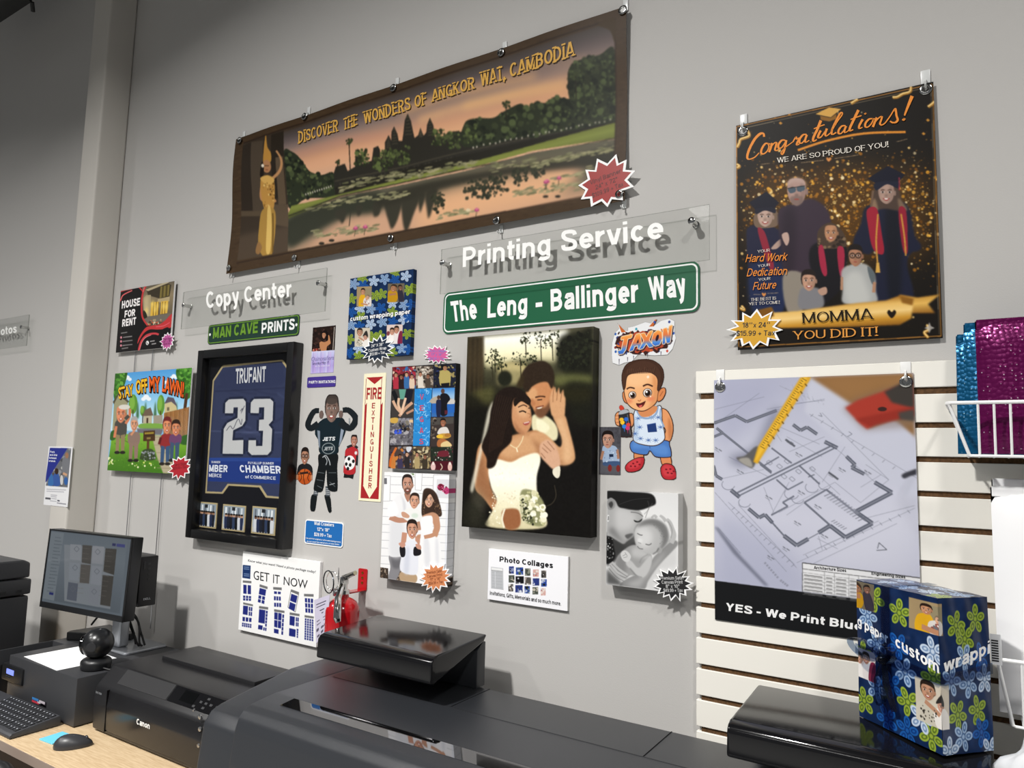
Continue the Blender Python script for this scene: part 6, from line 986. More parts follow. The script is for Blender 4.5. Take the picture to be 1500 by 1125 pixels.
def art_screen():
    c = Cv([(74.5, 774), (194, 788), (181, 912), (57.8, 888.4)], .50, .295, .0018, '8d9aa6').view(0, 640, .28446)
    c.grad([(255, 480), (660, 520), (620, 940), (210, 860)], ['8f9ca8', '9aa7b2', '8c98a4', '7d8994']); c.poly([(262, 478), (330, 486), (270, 870), (210, 858)], 'a4b0ba', 0)
    for k in range(17): c.line([(282 - k * 3, 510 + k * 19), (312 - k * 3 + (k % 3) * 6, 514 + k * 19)], 3, '6a747e', 0, .8)
    c.poly([(330, 550), (600, 575), (570, 915), (325, 870)], 'b4bcc4', 0)
    for q, col in [([(362, 548), (420, 552), (415, 640), (358, 632)], 'c4cad2'), ([(426, 552), (476, 556), (468, 660), (420, 650)], '6a6660'), ([(480, 556), (540, 562), (530, 660), (474, 654)], 'c8ccd4'), ([(546, 570), (604, 574), (590, 720), (534, 700)], '5c5852'), ([(356, 650), (410, 655), (402, 756), (350, 748)], 'bcc4ce'), ([(416, 660), (468, 664), (458, 770), (408, 764)], '7d7872'), ([(474, 668), (528, 672), (520, 780), (466, 770)], 'c0c6d0'), ([(348, 762), (400, 770), (390, 872), (338, 862)], '7c8494'), ([(462, 786), (516, 790), (506, 890), (452, 880)], 'b4bac4'), ([(530, 720), (588, 726), (570, 900), (516, 890)], '605c56')]: c.poly(q, col, 0)
    for x, y in [(395, 575), (505, 590), (385, 680), (500, 700), (372, 800), (485, 815)]: c.line([(x, y - 16), (x + 14, y), (x, y + 16), (x - 14, y), (x, y - 16)], 2.4, '8a929c')
    for k in range(20): c.line([(425 + (k % 2) * 120 - k * 2, 570 + k * 14), (462 + (k % 2) * 124 - k * 2, 574 + k * 14)], 2, 'a09a92', 0, .7)
    c.poly([(582, 542), (600, 544), (598, 558), (580, 556)], '3a3f80', 0); c.poly([(604, 544), (648, 549), (646, 566), (602, 560)], '5a60b0', 0); c.poly([(246, 820), (268, 824), (266, 838), (244, 834)], '2a3590', 0)
    return c
# ---------------------------------------------------------------- prints as meshes
def srgb2lin(a): return np.where(a <= .04045, a / 12.92, ((a + .055) / 1.055) ** 2.4)
def mesh_fast(name, V, quads, tris, C, mats, smooth=False):
    me = bpy.data.meshes.new(name); nq, nt = len(quads), len(tris)
    me.vertices.add(len(V)); me.vertices.foreach_set('co', np.ascontiguousarray(V, np.float32).ravel())
    me.loops.add(nq * 4 + nt * 3); me.loops.foreach_set('vertex_index', np.concatenate([np.array(quads, np.int32).ravel(), np.array(tris, np.int32).ravel()]).astype(np.int32))
    me.polygons.add(nq + nt); me.polygons.foreach_set('loop_start', np.concatenate([np.arange(nq) * 4, nq * 4 + np.arange(nt) * 3]).astype(np.int32))
    me.update(calc_edges=True); me.validate()
    a = me.color_attributes.new('Col', 'FLOAT_COLOR', 'POINT'); a.data.foreach_set('color', np.c_[srgb2lin(np.clip(C, 0, 1)), np.ones(len(C))].astype(np.float32).ravel())
    for m in mats: me.materials.append(m)
    return me
def print_mesh(name, c, thick, material, side='wrap', bow=None):
    """Sheet of art c: local x right, z up, back at y = 0, printed face at y = -thick."""
    W, H = c.W, c.H; A = c.a
    ip = lambda n: np.clip(np.arange(n + 1) - .5, 0, n - 1)
    X = np.linspace(-c.w / 2, c.w / 2, W + 1); Z = np.linspace(c.h / 2, -c.h / 2, H + 1)
    def up(B):
        P = np.pad(B, [(1, 1), (1, 1)] + [(0, 0)] * (B.ndim - 2), 'edge'); return (P[:-1, :-1] + P[1:, :-1] + P[:-1, 1:] + P[1:, 1:]) / 4
    Cg = up(A); xx, zz = np.meshgrid(X, Z); yy = np.full_like(xx, -thick)
    if bow is not None: yy = yy + bow(xx / c.w + .5, .5 - zz / c.h)
    V = [np.c_[xx.ravel(), yy.ravel(), zz.ravel()]]; Cc = [Cg.reshape(-1, 3)]
    I = np.arange((W + 1) * (H + 1)).reshape(H + 1, W + 1); Q = np.stack([I[:-1, :-1], I[1:, :-1], I[1:, 1:], I[:-1, 1:]], -1).reshape(-1, 4)
    if c.mark: Q = Q[(c.al > .5).ravel()]
    Q = [Q]; T = []; n = V[0].shape[0]
    if not c.mark:
        ring = np.concatenate([I[0], I[1:, -1], I[-1, -2::-1], I[-2:0:-1, 0]]); R = len(ring)
        f = V[0][ring]; b = f.copy(); b[:, 1] = (f[:, 1] + thick) if bow is not None else 0
        sc_ = Cc[0][ring] if side == 'wrap' else np.ones((R, 3)) * rgb(side)
        V += [f, b]; Cc += [sc_, sc_]; a = n + np.arange(R); d = a + R; nx = np.roll(np.arange(R), -1); Q.append(np.stack([a, a[nx], d[nx], d], -1)[:, ::-1]); n += 2 * R
        if bow is None: V.append(np.array([(X[0], 0, Z[0]), (X[-1], 0, Z[0]), (X[-1], 0, Z[-1]), (X[0], 0, Z[-1])])); Cc.append(np.ones((4, 3)) * .5); Q.append(np.array([[n, n + 1, n + 2, n + 3]])); n += 4
    for i, (t, p, col, bold, sp, fo) in enumerate(c.tx):
        P, f, kk = (p[0], p[1], 0.) if fo == 'brush' else letter_pts(t, p, bold, sp, fo); m = (abs(P[:, 0]) < c.w / 2 + .002); k = np.all(m[f], 1); f = f[k]
        y = np.zeros(len(P)) - thick - .0005 - .00008 * i - kk
        if bow is not None: y = y + bow(P[:, 0] / c.w + .5, .5 - P[:, 1] / c.h)
        V.append(np.c_[P[:, 0], y, P[:, 1]]); Cc.append(np.ones((len(P), 3)) * col); T.append(f + n); n += len(P)
    return mesh_fast(name, np.concatenate(V), np.concatenate(Q), np.concatenate(T) if T else np.zeros((0, 3), int), np.concatenate(Cc), [material])
def add_print(name, c, x, z, y=0., thick=.003, material=None, side='wrap', label=None, cat=None, group=None, parent=None, rot=0, bow=None):
    o = bpy.data.objects.new(name, print_mesh(name, c, thick, material or PRINT, side, bow)); COL.objects.link(o)
    if parent: o.parent = parent; o.location = Vector((x, y, z)) - wloc(parent)
    else: o.location = (x, y, z); tag(o, label, cat, group)
    o.rotation_euler.y = rot
    return o
def flat_art(w_, h_, bg, res=.004): return Cv([(0, 0), (w_, 0), (w_, h_), (0, h_)], w_, h_, res, bg)
def burst(px, py, y, rx, ry, col, n, seed, lines, tcol, label, rot=0, edge='fafafa'):
    """Star-shaped price sticker: white-rimmed plate with a coloured face and small print."""
    c0 = at(px, py, y=y); o = thing('price_sticker', tuple(c0), label, 'price sticker'); ca, sa = math.cos(rot), math.sin(rot)
    R = lambda P: [(c0[0] + ca * a - sa * b, c0[2] + sa * a + ca * b) for a, b in P]
    MB().plate(R(burst_pts(n, seed, rx, ry)), (y + .0015, y - .0005)).build('backing', mat('sticker_rim_' + edge, edge, .5), o)
    f = MB(); f.plate(R([(a * .86, b * .86) for a, b in burst_pts(n, seed, rx, ry)]), (y - .0005, y - .0009))
    for i, (t, wd, dy, hh) in enumerate(lines):
        q = R([(-wd * rx, dy * ry), (wd * rx, dy * ry), (-wd * rx, dy * ry + hh * ry)]); P, tr, kk = letter_pts(t, q, .008); f.add([(a, y - .0013 - k_, b) for (a, b), k_ in zip(P, kk)], [tuple(k) for k in tr], 1, 0)
    f.build('face', [mat('sticker_' + col, col, .45), mat('sticker_ink_' + tcol, tcol, .5)], o)
    return o
# ---------------------------------------------------------------- the setting
def struct(name, mb, m, origin=(0, 0, 0)): return tag(mb.build(name, m, None, origin), kind='structure')
struct('floor', MB().box(-9, 5, -9, .1, -.1, 0), mat('floor_vinyl', '8a8a88', .4, 0, .4, 0, 1, .15, 8))
struct('wall_back', MB().box(-9, 5, 0, .12, 0, 5.3), WALL)
struct('ceiling', MB().box(-9, 5, -9, .12, 5.3, 5.4), mat('ceiling_paint', '3a3937', .8))
struct('trim_1', MB().box(-3.703, -3.546, -.1355, 0, 0, 5.3, .012, 4), PILLARM)

# ---------------------------------------------------------------- hooks and eyelets
def hook(x, z, y, hh, label, group=None, m=None, wd=.017):
    o = thing('adhesive_hook', (x, y, z), label, 'hook', group)
    MB().box(x - wd / 2, x + wd / 2, y - .004, y, z - hh / 2, z + hh / 2, .0018, 2).build('plate', m or HOOKM, o)
    MB().tube([(x, y - .004, z - hh * .1), (x, y - .012, z - hh * .2), (x, y - .014, z - hh * .55), (x, y - .018, z - hh * .68), (x, y - .024, z - hh * .55), (x, y - .025, z - hh * .4)], .0022, 6).build('hook_arm', m or HOOKM, o)
    return o
def eyelet(x, z, y, r, parent):
    return MB().lathe([(r, 0), (r, .0015), (r * .85, .0028), (r * .6, .0028), (r * .5, .0012), (r * .5, .0004)], (x, y, z), (0, -1, 0), 16).build('eyelet', CHROME, parent)
def sag(u, v): return -.004 * np.sin(np.pi * 4 * u) ** 2 * (1 - v) - .006 * np.sin(np.pi * 2.3 * v + u)

# ---------------------------------------------------------------- prints on the wall
b = add_print('vinyl_banner', art_banner(), -1.731, 2.775, -.014, .001, PRINT, 'wrap', 'wide brown temple-at-dusk vinyl banner with gold title, hung highest on wall', 'banner', bow=sag)
top = [(352, 204), (447, 169), (577, 127), (735, 75), (913, 13)]; low = [(336, 394), (432, 379), (573, 351), (728, 325), (908, 287)]
for i, (px, py) in enumerate(top): q = at(px, py, y=-.02); eyelet(q[0], q[2] - .006, -.0245, .014, b)
for i, (px, py) in enumerate(low): q = at(px, py, y=-.02); eyelet(q[0], q[2] + .004, -.0245, .013, b)
for i, ((px, py), d) in enumerate(zip(top, ('far left end', 'second eyelet from the left', 'middle eyelet', 'second eyelet from the right', 'far right end'))):
    q = at(px, py, y=-.02); hook(q[0], q[2] + .022, -.0005, .04, 'clear hook above the wide banner top edge, at its ' + d, 'hooks along the banner top')
for i, ((px, py), d) in enumerate(zip(low, ('lower left corner', 'second lower eyelet from the left', 'middle lower eyelet', 'second lower eyelet from the right', 'lower right corner'))):
    q = at(px, py, y=-.02); hook(q[0] + .006, q[2] - .02, -.0005, .026, 'small clear clip under the wide banner at its ' + d, 'clips along the banner bottom', None, .014)
q = add_print('party_poster', art_congrats(), -.275, 2.327, -.010, .001, PRINT, 'wrap', 'black and gold graduation poster hung by two clear hooks at upper right', 'poster', bow=lambda u, v: -.004 * np.sin(np.pi * v) + 0 * u)
for px, py, d in ((1088, 190, 'left'), (1356, 128, 'right')):
    a = at(px, py, y=-.012); eyelet(a[0], a[2] - .004, -.0118, .014, q); hook(a[0], a[2] + .026, -.0005, .042, 'clear hook holding the %s top corner of the graduation poster' % d, 'hooks of the graduation poster', None, .02)
add_print('house_rental_sign', art_house(), -3.232, 2.337, -.012, .008, PRINT, 'e8e8e8', 'black and red house for rent yard sign beside the pillar', 'yard sign')
add_print('lawn_sign', art_lawn(), -3.125, 1.855, -.022, .006, PRINT, 'e8e8e8', 'cartoon stay off my lawn yard sign below the house rental sign', 'yard sign')
def stake(root, x0, x1, z0, z1, y, cross):
    for x in (x0, x1): MB().tube([(x, y, z0), (x, y, z1)], .0022, 6).build('stake_wire', STEEL, root)
    MB().tube([(x0, y, cross), (x1, y, cross)], .0022, 6).build('cross_wire', STEEL, root)
o = bpy.data.objects['house_rental_sign']; a = at(197.5, 530, y=-.008); a2 = at(222.7, 530, y=-.008); stake(o, a[0], a2[0], 1.72, 2.30, -.008, 2.25)
o = bpy.data.objects['lawn_sign']; a = at(190, 720, y=-.012); a2 = at(235, 720, y=-.012); stake(o, a[0], a2[0], .96, 1.75, -.012, at(205, 809, y=-.012)[2])

# framed jersey
def framed():
    x0, x1, z0, z1 = -2.757, -2.160, 1.371, 2.151; y = -.05; root = thing('picture_frame', (-2.4585, 0, 1.761), 'black deep frame holding a navy number 23 jersey', 'picture frame'); t = .036
    f = MB()
    for q in ((x0, x0 + t, z0, z1), (x1 - t, x1, z0, z1), (x0 + t, x1 - t, z1 - t, z1), (x0 + t, x1 - t, z0, z0 + t)): f.box(q[0], q[1], y, -.001, q[2], q[3], .004, 2)
    f.build('frame', mat('satin_black_wood', '121213', .32), root)
    c = art_jersey(); m = add_print('jersey_display', c, -2.4585, 1.761, -.006, .002, PRINT, 'wrap', parent=root); m.scale = (.985, 1, .985)
    for k, qd in enumerate([[(64, 834), (166, 843), (154, 971), (54, 959)], [(192, 848), (306, 856), (300, 988), (186, 976)], [(340, 858), (460, 866), (450, 1004), (332, 995)]]):
        pts = [at(JV[0] + a * JV[2], JV[1] + b_ * JV[2], y=-.012) for a, b_ in qd]; xs = [p[0] for p in pts]; zs = [p[2] for p in pts]; xa, xb, za, zb = (xs[0] + xs[3]) / 2, (xs[1] + xs[2]) / 2, (zs[2] + zs[3]) / 2, (zs[0] + zs[1]) / 2
        MB().box(xa, xb, -.011, -.0075, za, zb).build('photo_mat', mat('gold_mat_board', 'b9a77c', .6), root)
        tp = art_teamphoto(k, qd); tp.w, tp.h = xb - xa - .012, zb - za - .012; add_print('photo', tp, (xa + xb) / 2, (za + zb) / 2, -.011, .001, PRINT, 'wrap', parent=root)
    gx0, gx1, gz0, gz1 = x0 + t - .004, x1 - t + .004, z0 + t - .004, z1 - t + .004; MB().add([(gx0, -.033, gz0), (gx1, -.033, gz0), (gx1, -.033, gz1), (gx0, -.033, gz1)], [(0, 1, 2, 3)], 0, 0).build('glass', GLAZE, root)
framed()
add_print('wrapping_paper_print', art_wrap(), -1.758, 2.222, 0, .018, PCANVAS, 'wrap', 'square blue floral wrapping paper sample panel on the wall', 'print')
add_print('photo_collage', art_collage(), -1.544, 1.859, 0, .022, PCANVAS, '141414', 'black-edged photo collage canvas with blue water strip in centre', 'canvas')
add_print('family_canvas', art_family(), -1.547, 1.497, 0, .036, PCANVAS, 'wrap', 'canvas of a family dressed in white against pale boards', 'canvas')
add_print('wedding_canvas', art_wedding(), -1.129, 1.813, 0, .038, PCANVAS, 'wrap', 'large dark canvas of a bride and groom embracing', 'canvas')
add_print('baby_canvas', art_baby(), -.7555, 1.520, 0, .038, PCANVAS, 'wrap', 'small black and white canvas of a mother and sleeping baby', 'canvas')
add_print('collage_sign', art_pcol(), -1.129, 1.375, -.001, .008, PRINT, 'f8f8f8', 'small white photo collages board below the wedding canvas', 'sign')
add_print('package_sign', art_getit(), -2.212, 1.191, -.001, .012, PRINT, 'f8f8f8', 'white get it now photo package board under the jersey frame', 'sign')
add_print('invitation_card', art_invite(), -2.052, 2.119, -.0003, .001, PGLOSS, 'wrap', 'lilac invitation card with a dark portrait above', 'card')
for nm, art, x, z, w_, h_, lab in (('wall_decal', art_football, -1.992, 1.732, 0, 0, 'large wall decal of boy in dark football kit flexing both arms'), ('wall_decal', art_basketball, -2.119, 1.683, 0, 0, 'small wall decal of boy with glasses holding a basketball'), ('wall_decal', art_soccer, -1.880, 1.721, 0, 0, 'small wall decal of boy in red holding a soccer ball'), ('wall_decal', art_toddler, -.7625, 1.8485, 0, 0, 'cartoon toddler wall decal holding a spray can'), ('wall_decal', art_graffiti, -.770, 2.062, 0, 0, 'graffiti name decal in orange and blue above the cartoon toddler')):
    add_print(nm, art(), x, z, -.0006, .0006, PRINT, 'wrap', lab, 'decal')
add_print('toddler_photo', art_toddler_photo(), -.867, 1.7575, -.0003, .0012, PGLOSS, 'wrap', 'small grey photo of a toddler beside the cartoon toddler decal', 'photo')
add_print('shop_flyer', art_flyer(), -3.650, 1.592, -.1358, .0012, PRINT, 'wrap', 'white and blue flyer taped to the pillar', 'flyer')

# blueprint poster hangs on the slatted panel
q = add_print('blueprint_poster', art_blueprint(), -.334, 1.641, -.0225, .001, PRINT, 'wrap', 'blueprint poster with yellow tape measure on the slatted panel', 'poster', bow=lambda u, v: -.003 * np.sin(np.pi * v) + 0 * u)
for px, py, d in ((1055, 567, 'left'), (1327, 559, 'right')):
    a = at(px, py, y=-.024); eyelet(a[0], a[2], -.0245, .0135, q); hook(a[0], a[2] + .028, -.0195, .036, 'white hook at the %s top corner of the blueprint poster' % d, 'hooks of the blueprint poster', WHITE, .022)

# plain lettered signs
def rrect(x0, x1, z0, z1, r, n=5):
    o = []
    for cx, cz, a in ((x1 - r, z1 - r, 0), (x0 + r, z1 - r, 90), (x0 + r, z0 + r, 180), (x1 - r, z0 + r, 270)):
        for k in range(n + 1): t = math.radians(a + 90 * k / n); o.append((cx + r * math.cos(t), cz + r * math.sin(t)))
    return o[::-1]
def letters(mb, t, p0, p1, ptop, y, bold, mi, sp=1.):
    P, f, kk = letter_pts(t, [(p[0], p[2]) for p in (p0, p1, ptop)], bold, sp); mb.add([(a, y - k_, b_) for (a, b_), k_ in zip(P, kk)], [tuple(k) for k in f], mi, 0)
def sign(name, x0, x1, z0, z1, r, mats, label, cat='sign', y=-.004, rims=()):
    s_ = MB().plate(rrect(x0, x1, z0, z1, r), (-.0008, y), 0)
    for k, (ins, mi) in enumerate(rims): s_.plate(rrect(x0 + ins, x1 - ins, z0 + ins, z1 - ins, max(r - ins * .7, .002)), (y, y - .0004 * (k + 1)), mi)
    return s_
GREEN = mat('sign_green', '1c5f40', .35, 0, .4); WINK = mat('sign_white', 'f6f7f6', .4)
s_ = sign('', -1.481, -.606, 2.136, 2.276, .022, None, '', rims=((.005, 1), (.0095, 0)))
V = lambda px, py: at(px, py, y=-.005); K1 = lambda x, y: V(630 + x * .28, 280 + y * .28)
for t, a, b_, c_ in (('The', (118, 685), (250, 668), (106, 578)), ('Leng', (300, 664), (508, 640), (302, 558)), ('-', (553, 638), (587, 634), (553, 522)), ('Ballinger', (632, 630), (1092, 580), (630, 514)), ('Way', (1152, 572), (1345, 548), (1138, 450))): letters(s_, t, K1(*a), K1(*b_), K1(*c_), -.0055, .028, 1)
tag(s_.build('street_sign', [GREEN, WINK], None, (-1.0435, 0, 2.206)), 'long green street-name sign with white letters above the wedding canvas', 'sign')
s_ = sign('', -2.763, -2.189, 2.184, 2.268, .016, None, '', y=-.003, rims=((.0035, 1), (.007, 0)))
K3 = lambda x, y: V(260 + x * .3911, 380 + y * .3911)
for q in ((-2.748, 2.226), (-2.204, 2.226)): s_.plate([(q[0] + .006 * math.cos(k), q[1] + .006 * math.sin(k)) for k in np.linspace(6.28, 0, 10, endpoint=False)], (-.0035, -.0046), 2)
for t, a, b_, c_, mi in (('MAN CAVE', (132, 297), (300, 275), (134, 256), 1), ('PRINTS', (314, 278), (438, 262), (316, 238), 2)): letters(s_, t, K3(*a), K3(*b_), K3(*c_), -.0048, .03, mi)
tag(s_.build('cave_sign', [mat('deep_green_ink', '1d3a30', .4), mat('lime_ink', '6d9a2e', .4), WINK], None, (-2.476, 0, 2.226)), 'small green metal sign with lime border above the jersey frame', 'sign')
s_ = sign('', -2.128, -1.976, 1.977, 2.017, .006, None, '', y=-.002); K6 = lambda x, y: V(440 + x * .10665, 460 + y * .10665)
letters(s_, 'PARTY INVITATIONS', K6(108, 956), K6(474, 945), K6(110, 918), -.0025, .014, 1)
tag(s_.build('name_plate', [mat('violet_plate', '42308a', .4), WINK], None, (-2.052, 0, 1.997)), 'violet party invitations plate under the lilac card', 'sign')
s_ = sign('', -2.0965, -1.8985, 1.397, 1.486, .011, None, '', y=-.003, rims=((.0045, 1),)); K8 = lambda x, y: V(430 + x * .2222, 560 + y * .2222)
for t, a, b_, c_ in (('Wall Crawlers', (134, 940), (265, 952), (135, 918)), ('12"x 18"', (152, 978), (234, 986), (153, 956)), ('$28.99 + Tax', (134, 1012), (250, 1024), (135, 990)), ('Can print at original or alternate background,', (78, 1030), (310, 1058), (78, 1021)), ('do not need flat wall photo, or near items', (86, 1052), (300, 1074), (86, 1043))): letters(s_, t, K8(*a), K8(*b_), K8(*c_), -.004, .01, 2)
tag(s_.build('price_plate', [WINK, mat('azure_plate', '1c6ab4', .4), WINK], None, (-1.9975, 0, 1.441)), 'blue rounded price plate below the football boy decal', 'sign')
s_ = MB().plate([(-1.833, 2.018), (-1.728, 2.018), (-1.728, 1.568), (-1.833, 1.568)], (-.0005, -.002), 0); CRE = mat('cream_plate', 'f3edcd', .4); RINK = mat('sign_red', 'a61e24', .4)
x0, x1 = -1.833, -1.728
for q in ([(x0 + .011, 2.006), (x1 - .011, 2.006), (x1 - .011, 1.915), (x1 - .019, 1.90), (x1 - .019, 1.955), (x1 - .017, 1.99), ((x0 + x1) / 2, 1.977), (x0 + .017, 1.99), (x0 + .019, 1.90), (x0 + .011, 1.915)],): pass
s_.plate([(x0 + .012, 2.004), (x1 - .012, 2.004), ((x0 + x1) / 2, 1.979)], (-.002, -.0024), 1)
for a, b_ in ((x0 + .010, x0 + .020), (x1 - .020, x1 - .010)): s_.plate([(a, 1.902), (b_, 1.913), (b_, 1.622), (a, 1.622)], (-.002, -.0024), 1); s_.plate([(a, 2.0), (a + .0022, 2.0), (a + .0022, 1.9), (a, 1.9)], (-.002, -.0024), 1)
s_.plate([(x0 + .010, 1.577), (x0 + .010, 1.622), (x0 + .018, 1.622), ((x0 + x1) / 2, 1.578), (x1 - .018, 1.622), (x1 - .010, 1.622), (x1 - .010, 1.577)], (-.002, -.0024), 1)
fw = (x0 + x1) / 2; letters(s_, 'FIRE', (fw - .036, 0, 1.925), (fw + .036, 0, 1.925), (fw - .036, 0, 1.967), -.0026, .022, 1)
for k, ch in enumerate('EXTINGUISHER'): z = 1.893 - k * .0255; hw = .0075 if ch != 'I' else .002; letters(s_, ch, (fw - hw, 0, z), (fw + hw, 0, z), (fw - hw, 0, z + .019), -.0026, .012, 1)
s_.plate([(fw - .013, 1.606), (fw + .013, 1.606), (fw, 1.592)], (-.002, -.0022), 0)
tag(s_.build('extinguisher_sign', [CRE, RINK], None, (-1.7805, 0, 1.793)), 'tall cream and red fire extinguisher sign with down arrow', 'sign')

# clear acrylic name boards on stand-offs
def acrylic(x0, x1, z0, z1, words, posts, label, y=-.032):
    root = thing('acrylic_sign', ((x0 + x1) / 2, 0, (z0 + z1) / 2), label, 'sign')
    p = MB(); p.add([(x0, y, z0), (x1, y, z0), (x1, y, z1), (x0, y, z1)], [(0, 1, 2, 3)], 0, 0); p.add([(x0, y + .005, z0), (x1, y + .005, z0), (x1, y + .005, z1), (x0, y + .005, z1)], [(3, 2, 1, 0)], 0, 0)
    for a in ((x0, x1, z0, z0), (x0, x1, z1, z1), (x0, x0, z0, z1), (x1, x1, z0, z1)):
        p.add([(a[0], y, a[2]), (a[1], y, a[3]), (a[1], y + .005, a[3]), (a[0], y + .005, a[2])], [(0, 1, 2, 3)], 1, 0)
    p.build('panel', [ACRYLIC, AEDGE], root)
    for t, a, b_, c_, bold in words: m = MB(); letters(m, t, a, b_, c_, y - .0008, bold, 0); m.build('lettering', mat('white_vinyl', 'fbfbf9', .4), root)
    for px, pz in posts: MB().lathe([(.010, 0), (.010, .004), (.0075, .005), (.0075, .026), (.0075, .0345), (.010, .035), (.010, .042), (.007, .044)], (px, 0, pz), (0, -1, 0), 18).build('standoff', CHROME, root)
V3 = lambda px, py: at(px, py, y=-.033); KP = lambda x, y: V3(630 + x * .28, 280 + y * .28); KC = lambda x, y: V3(260 + x * .3911, 380 + y * .3911)
a, b_ = at(648, 385, y=-.04), at(1013, 323.5, y=-.04)
acrylic(-1.477, -.571, 2.267, 2.419, [('Printing', KP(170, 398), KP(628, 330), KP(172, 296), .02), ('Service', KP(686, 316), KP(1222, 246), KP(684, 208), .02)], [(a[0], a[2]), (b_[0], b_[2])], 'clear acrylic board lettered Printing Service below the banner')
a, b_ = at(268.6, 447, y=-.04), at(466, 414.5, y=-.04)
acrylic(-2.92, -2.021, 2.258, 2.424, [('Copy', KC(108, 184), KC(232, 167), KC(106, 122), .02), ('Center', KC(250, 162), KC(428, 138), KC(249, 103), .02)], [(a[0], a[2]), (b_[0], b_[2])], 'clear acrylic board lettered Copy Center above small green sign')
a = at(31, 479, y=-.04); e = lambda x, y: V3(x * .14222, 400 + y * .14222)
acrylic(-5.25, -4.335, 2.275, 2.447, [('Photos', e(-95, 661), e(172, 612), e(-95, 578), .02)], [(a[0], a[2]), (-5.2, a[2])], 'clear acrylic board lettered Photos at the far left')

# star-shaped price stickers
burst(888, 267, -.024, .105, .088, '9a1812', 11, 3, [('Vinyl Banner', .48, .12, .16), ('24" x 72"', .34, -.12, .16), ('$109.99 + Tax', .48, -.36, .16)], '5c1a18', 'red price star on the lower right corner of banner', .18)
burst(1107, 483, -.016, .078, .056, 'd6a01e', 12, 5, [('18” x 24”', .44, .1, .24), ('$15.99 + Tax', .62, -.28, .24)], '1a1610', 'golden price star on lower left corner of graduation poster', -.06)
burst(245, 500, -.022, .062, .047, 'c05a9c', 12, 8, [('Yard Sign', .5, .15, .2), ('24" x 18"', .5, -.1, .2), ('$29.99', .4, -.35, .2)], '6a2050', 'pink price star on the house rental sign corner')
burst(263.5, 685, -.03, .095, .058, 'b02430', 11, 4, [('Yard Sign', .5, .15, .2), ('$29.99 + Tax', .5, -.1, .2)], '7a1a22', 'dark red price star on the cartoon lawn sign corner', .1)
burst(553, 512, -.0195, .085, .053, '12243a', 14, 9, [('24" X 36"', .34, .2, .2), ('Custom Wrap', .5, -.08, .2), ('$13.99 + Tax', .42, -.36, .2)], 'e8e8e8', 'navy price star on the wrapping paper sample panel', .06)
burst(640, 519.5, -.0045, .068, .036, 'd25c98', 14, 12, [('Photo Collage', .55, .22, .26), ('11" x 14"', .36, -.12, .26), ('$24.99 + Tax', .5, -.5, .26)], '8c7cc8', 'pink price star above the photo collage canvas', -.05)
burst(637.5, 845.5, -.039, .073, .05, 'd98a5a', 14, 15, [('Premium Satin', .42, .25, .18), ('Canvas Print', .42, .02, .18), ('11" x 14"', .3, -.2, .18), ('$59.99 + Tax', .4, -.42, .18)], '8c4a28', 'orange price star on the family canvas corner', .22)
burst(985, 855, -.041, .062, .047, '1c1c1e', 15, 18, [('Premium Satin', .5, .22, .18), ('Canvas Print', .46, 0, .18), ('8" x 10"', .3, -.22, .18), ('$49.99 + Tax', .42, -.44, .18)], 'c8c8c8', 'black price star on the mother and baby canvas corner', .12)
# ---------------------------------------------------------------- slatted panel and what hangs on it
top_z = 1.971; s_ = MB(); z = 1.909
edges = [(top_z, 1.912)]
for k in range(21): t_ = 1.909 - .0764 * k - .0125; edges.append((t_, t_ - .0639))
SX0, SX1 = -.612, 1.1
for za, zb in edges:
    if zb < .2: break
    s_.box(SX0, SX1, -.020, -.004, zb, za, .0012, 1, 0)
s_.box(SX0 + .012, SX1, -.0145, -.001, .25, top_z - .001, 0, 1, 1)
tag(s_.build('slatwall_panel', [SLAT, MDF], None, (.2, 0, 1.1)), 'white slatted display panel with brown grooves behind the blueprint poster', 'slatted panel')

def basket(name, x0, x1, zr, zb, y0, y1, label, low=0, dxb=.033):
    root = thing(name, (x0, y0, zr), label, 'wire basket', 'wire baskets on the slatted panel'); w_ = .0032
    MB().tube([(x0, y1, zr), (x0, y0 + .008, zr), (x0 + .006, y0, zr), (x1, y0, zr)], w_ * 1.15, 8).build('rim', WIREW, root)
    MB().tube([(x0 + dxb, y1, zb), (x0 + dxb, y0 + .03, zb), (x0 + dxb + .006, y0 + .02, zb), (x1, y0 + .02, zb)], w_ * .9, 8).build('base_wire', WIREW, root)
    MB().tube([(x0 + .003, y0 + .004, zr), (x0 + dxb + .002, y0 + .024, zb)], w_, 8).build('corner_wire', WIREW, root)
    x = x0 + dxb + .019
    while x < x1:
        MB().tube([(x, y0, zr), (x, y0 + .02, zb), (x, y1, zb)], w_ * .8, 6).build('wire', WIREW, root); x += .0262
    MB().tube([(x0 + dxb, y1, zb), (x0, y1, zr)], w_ * .8, 6).build('back_wire', WIREW, root)
    for xx in (x0 + .09, x0 + .3): MB().box(xx - .02, xx + .02, y1 - .003, y1 + .0035, zr - .03, zr + .01).build('mounting_clip', WIREW, root)
basket('wire_basket', -.039, .42, ZC + .131, ZC + .027, -.205, -.024, 'white wire basket holding the metallic bubble mailers')
HOLO = {}
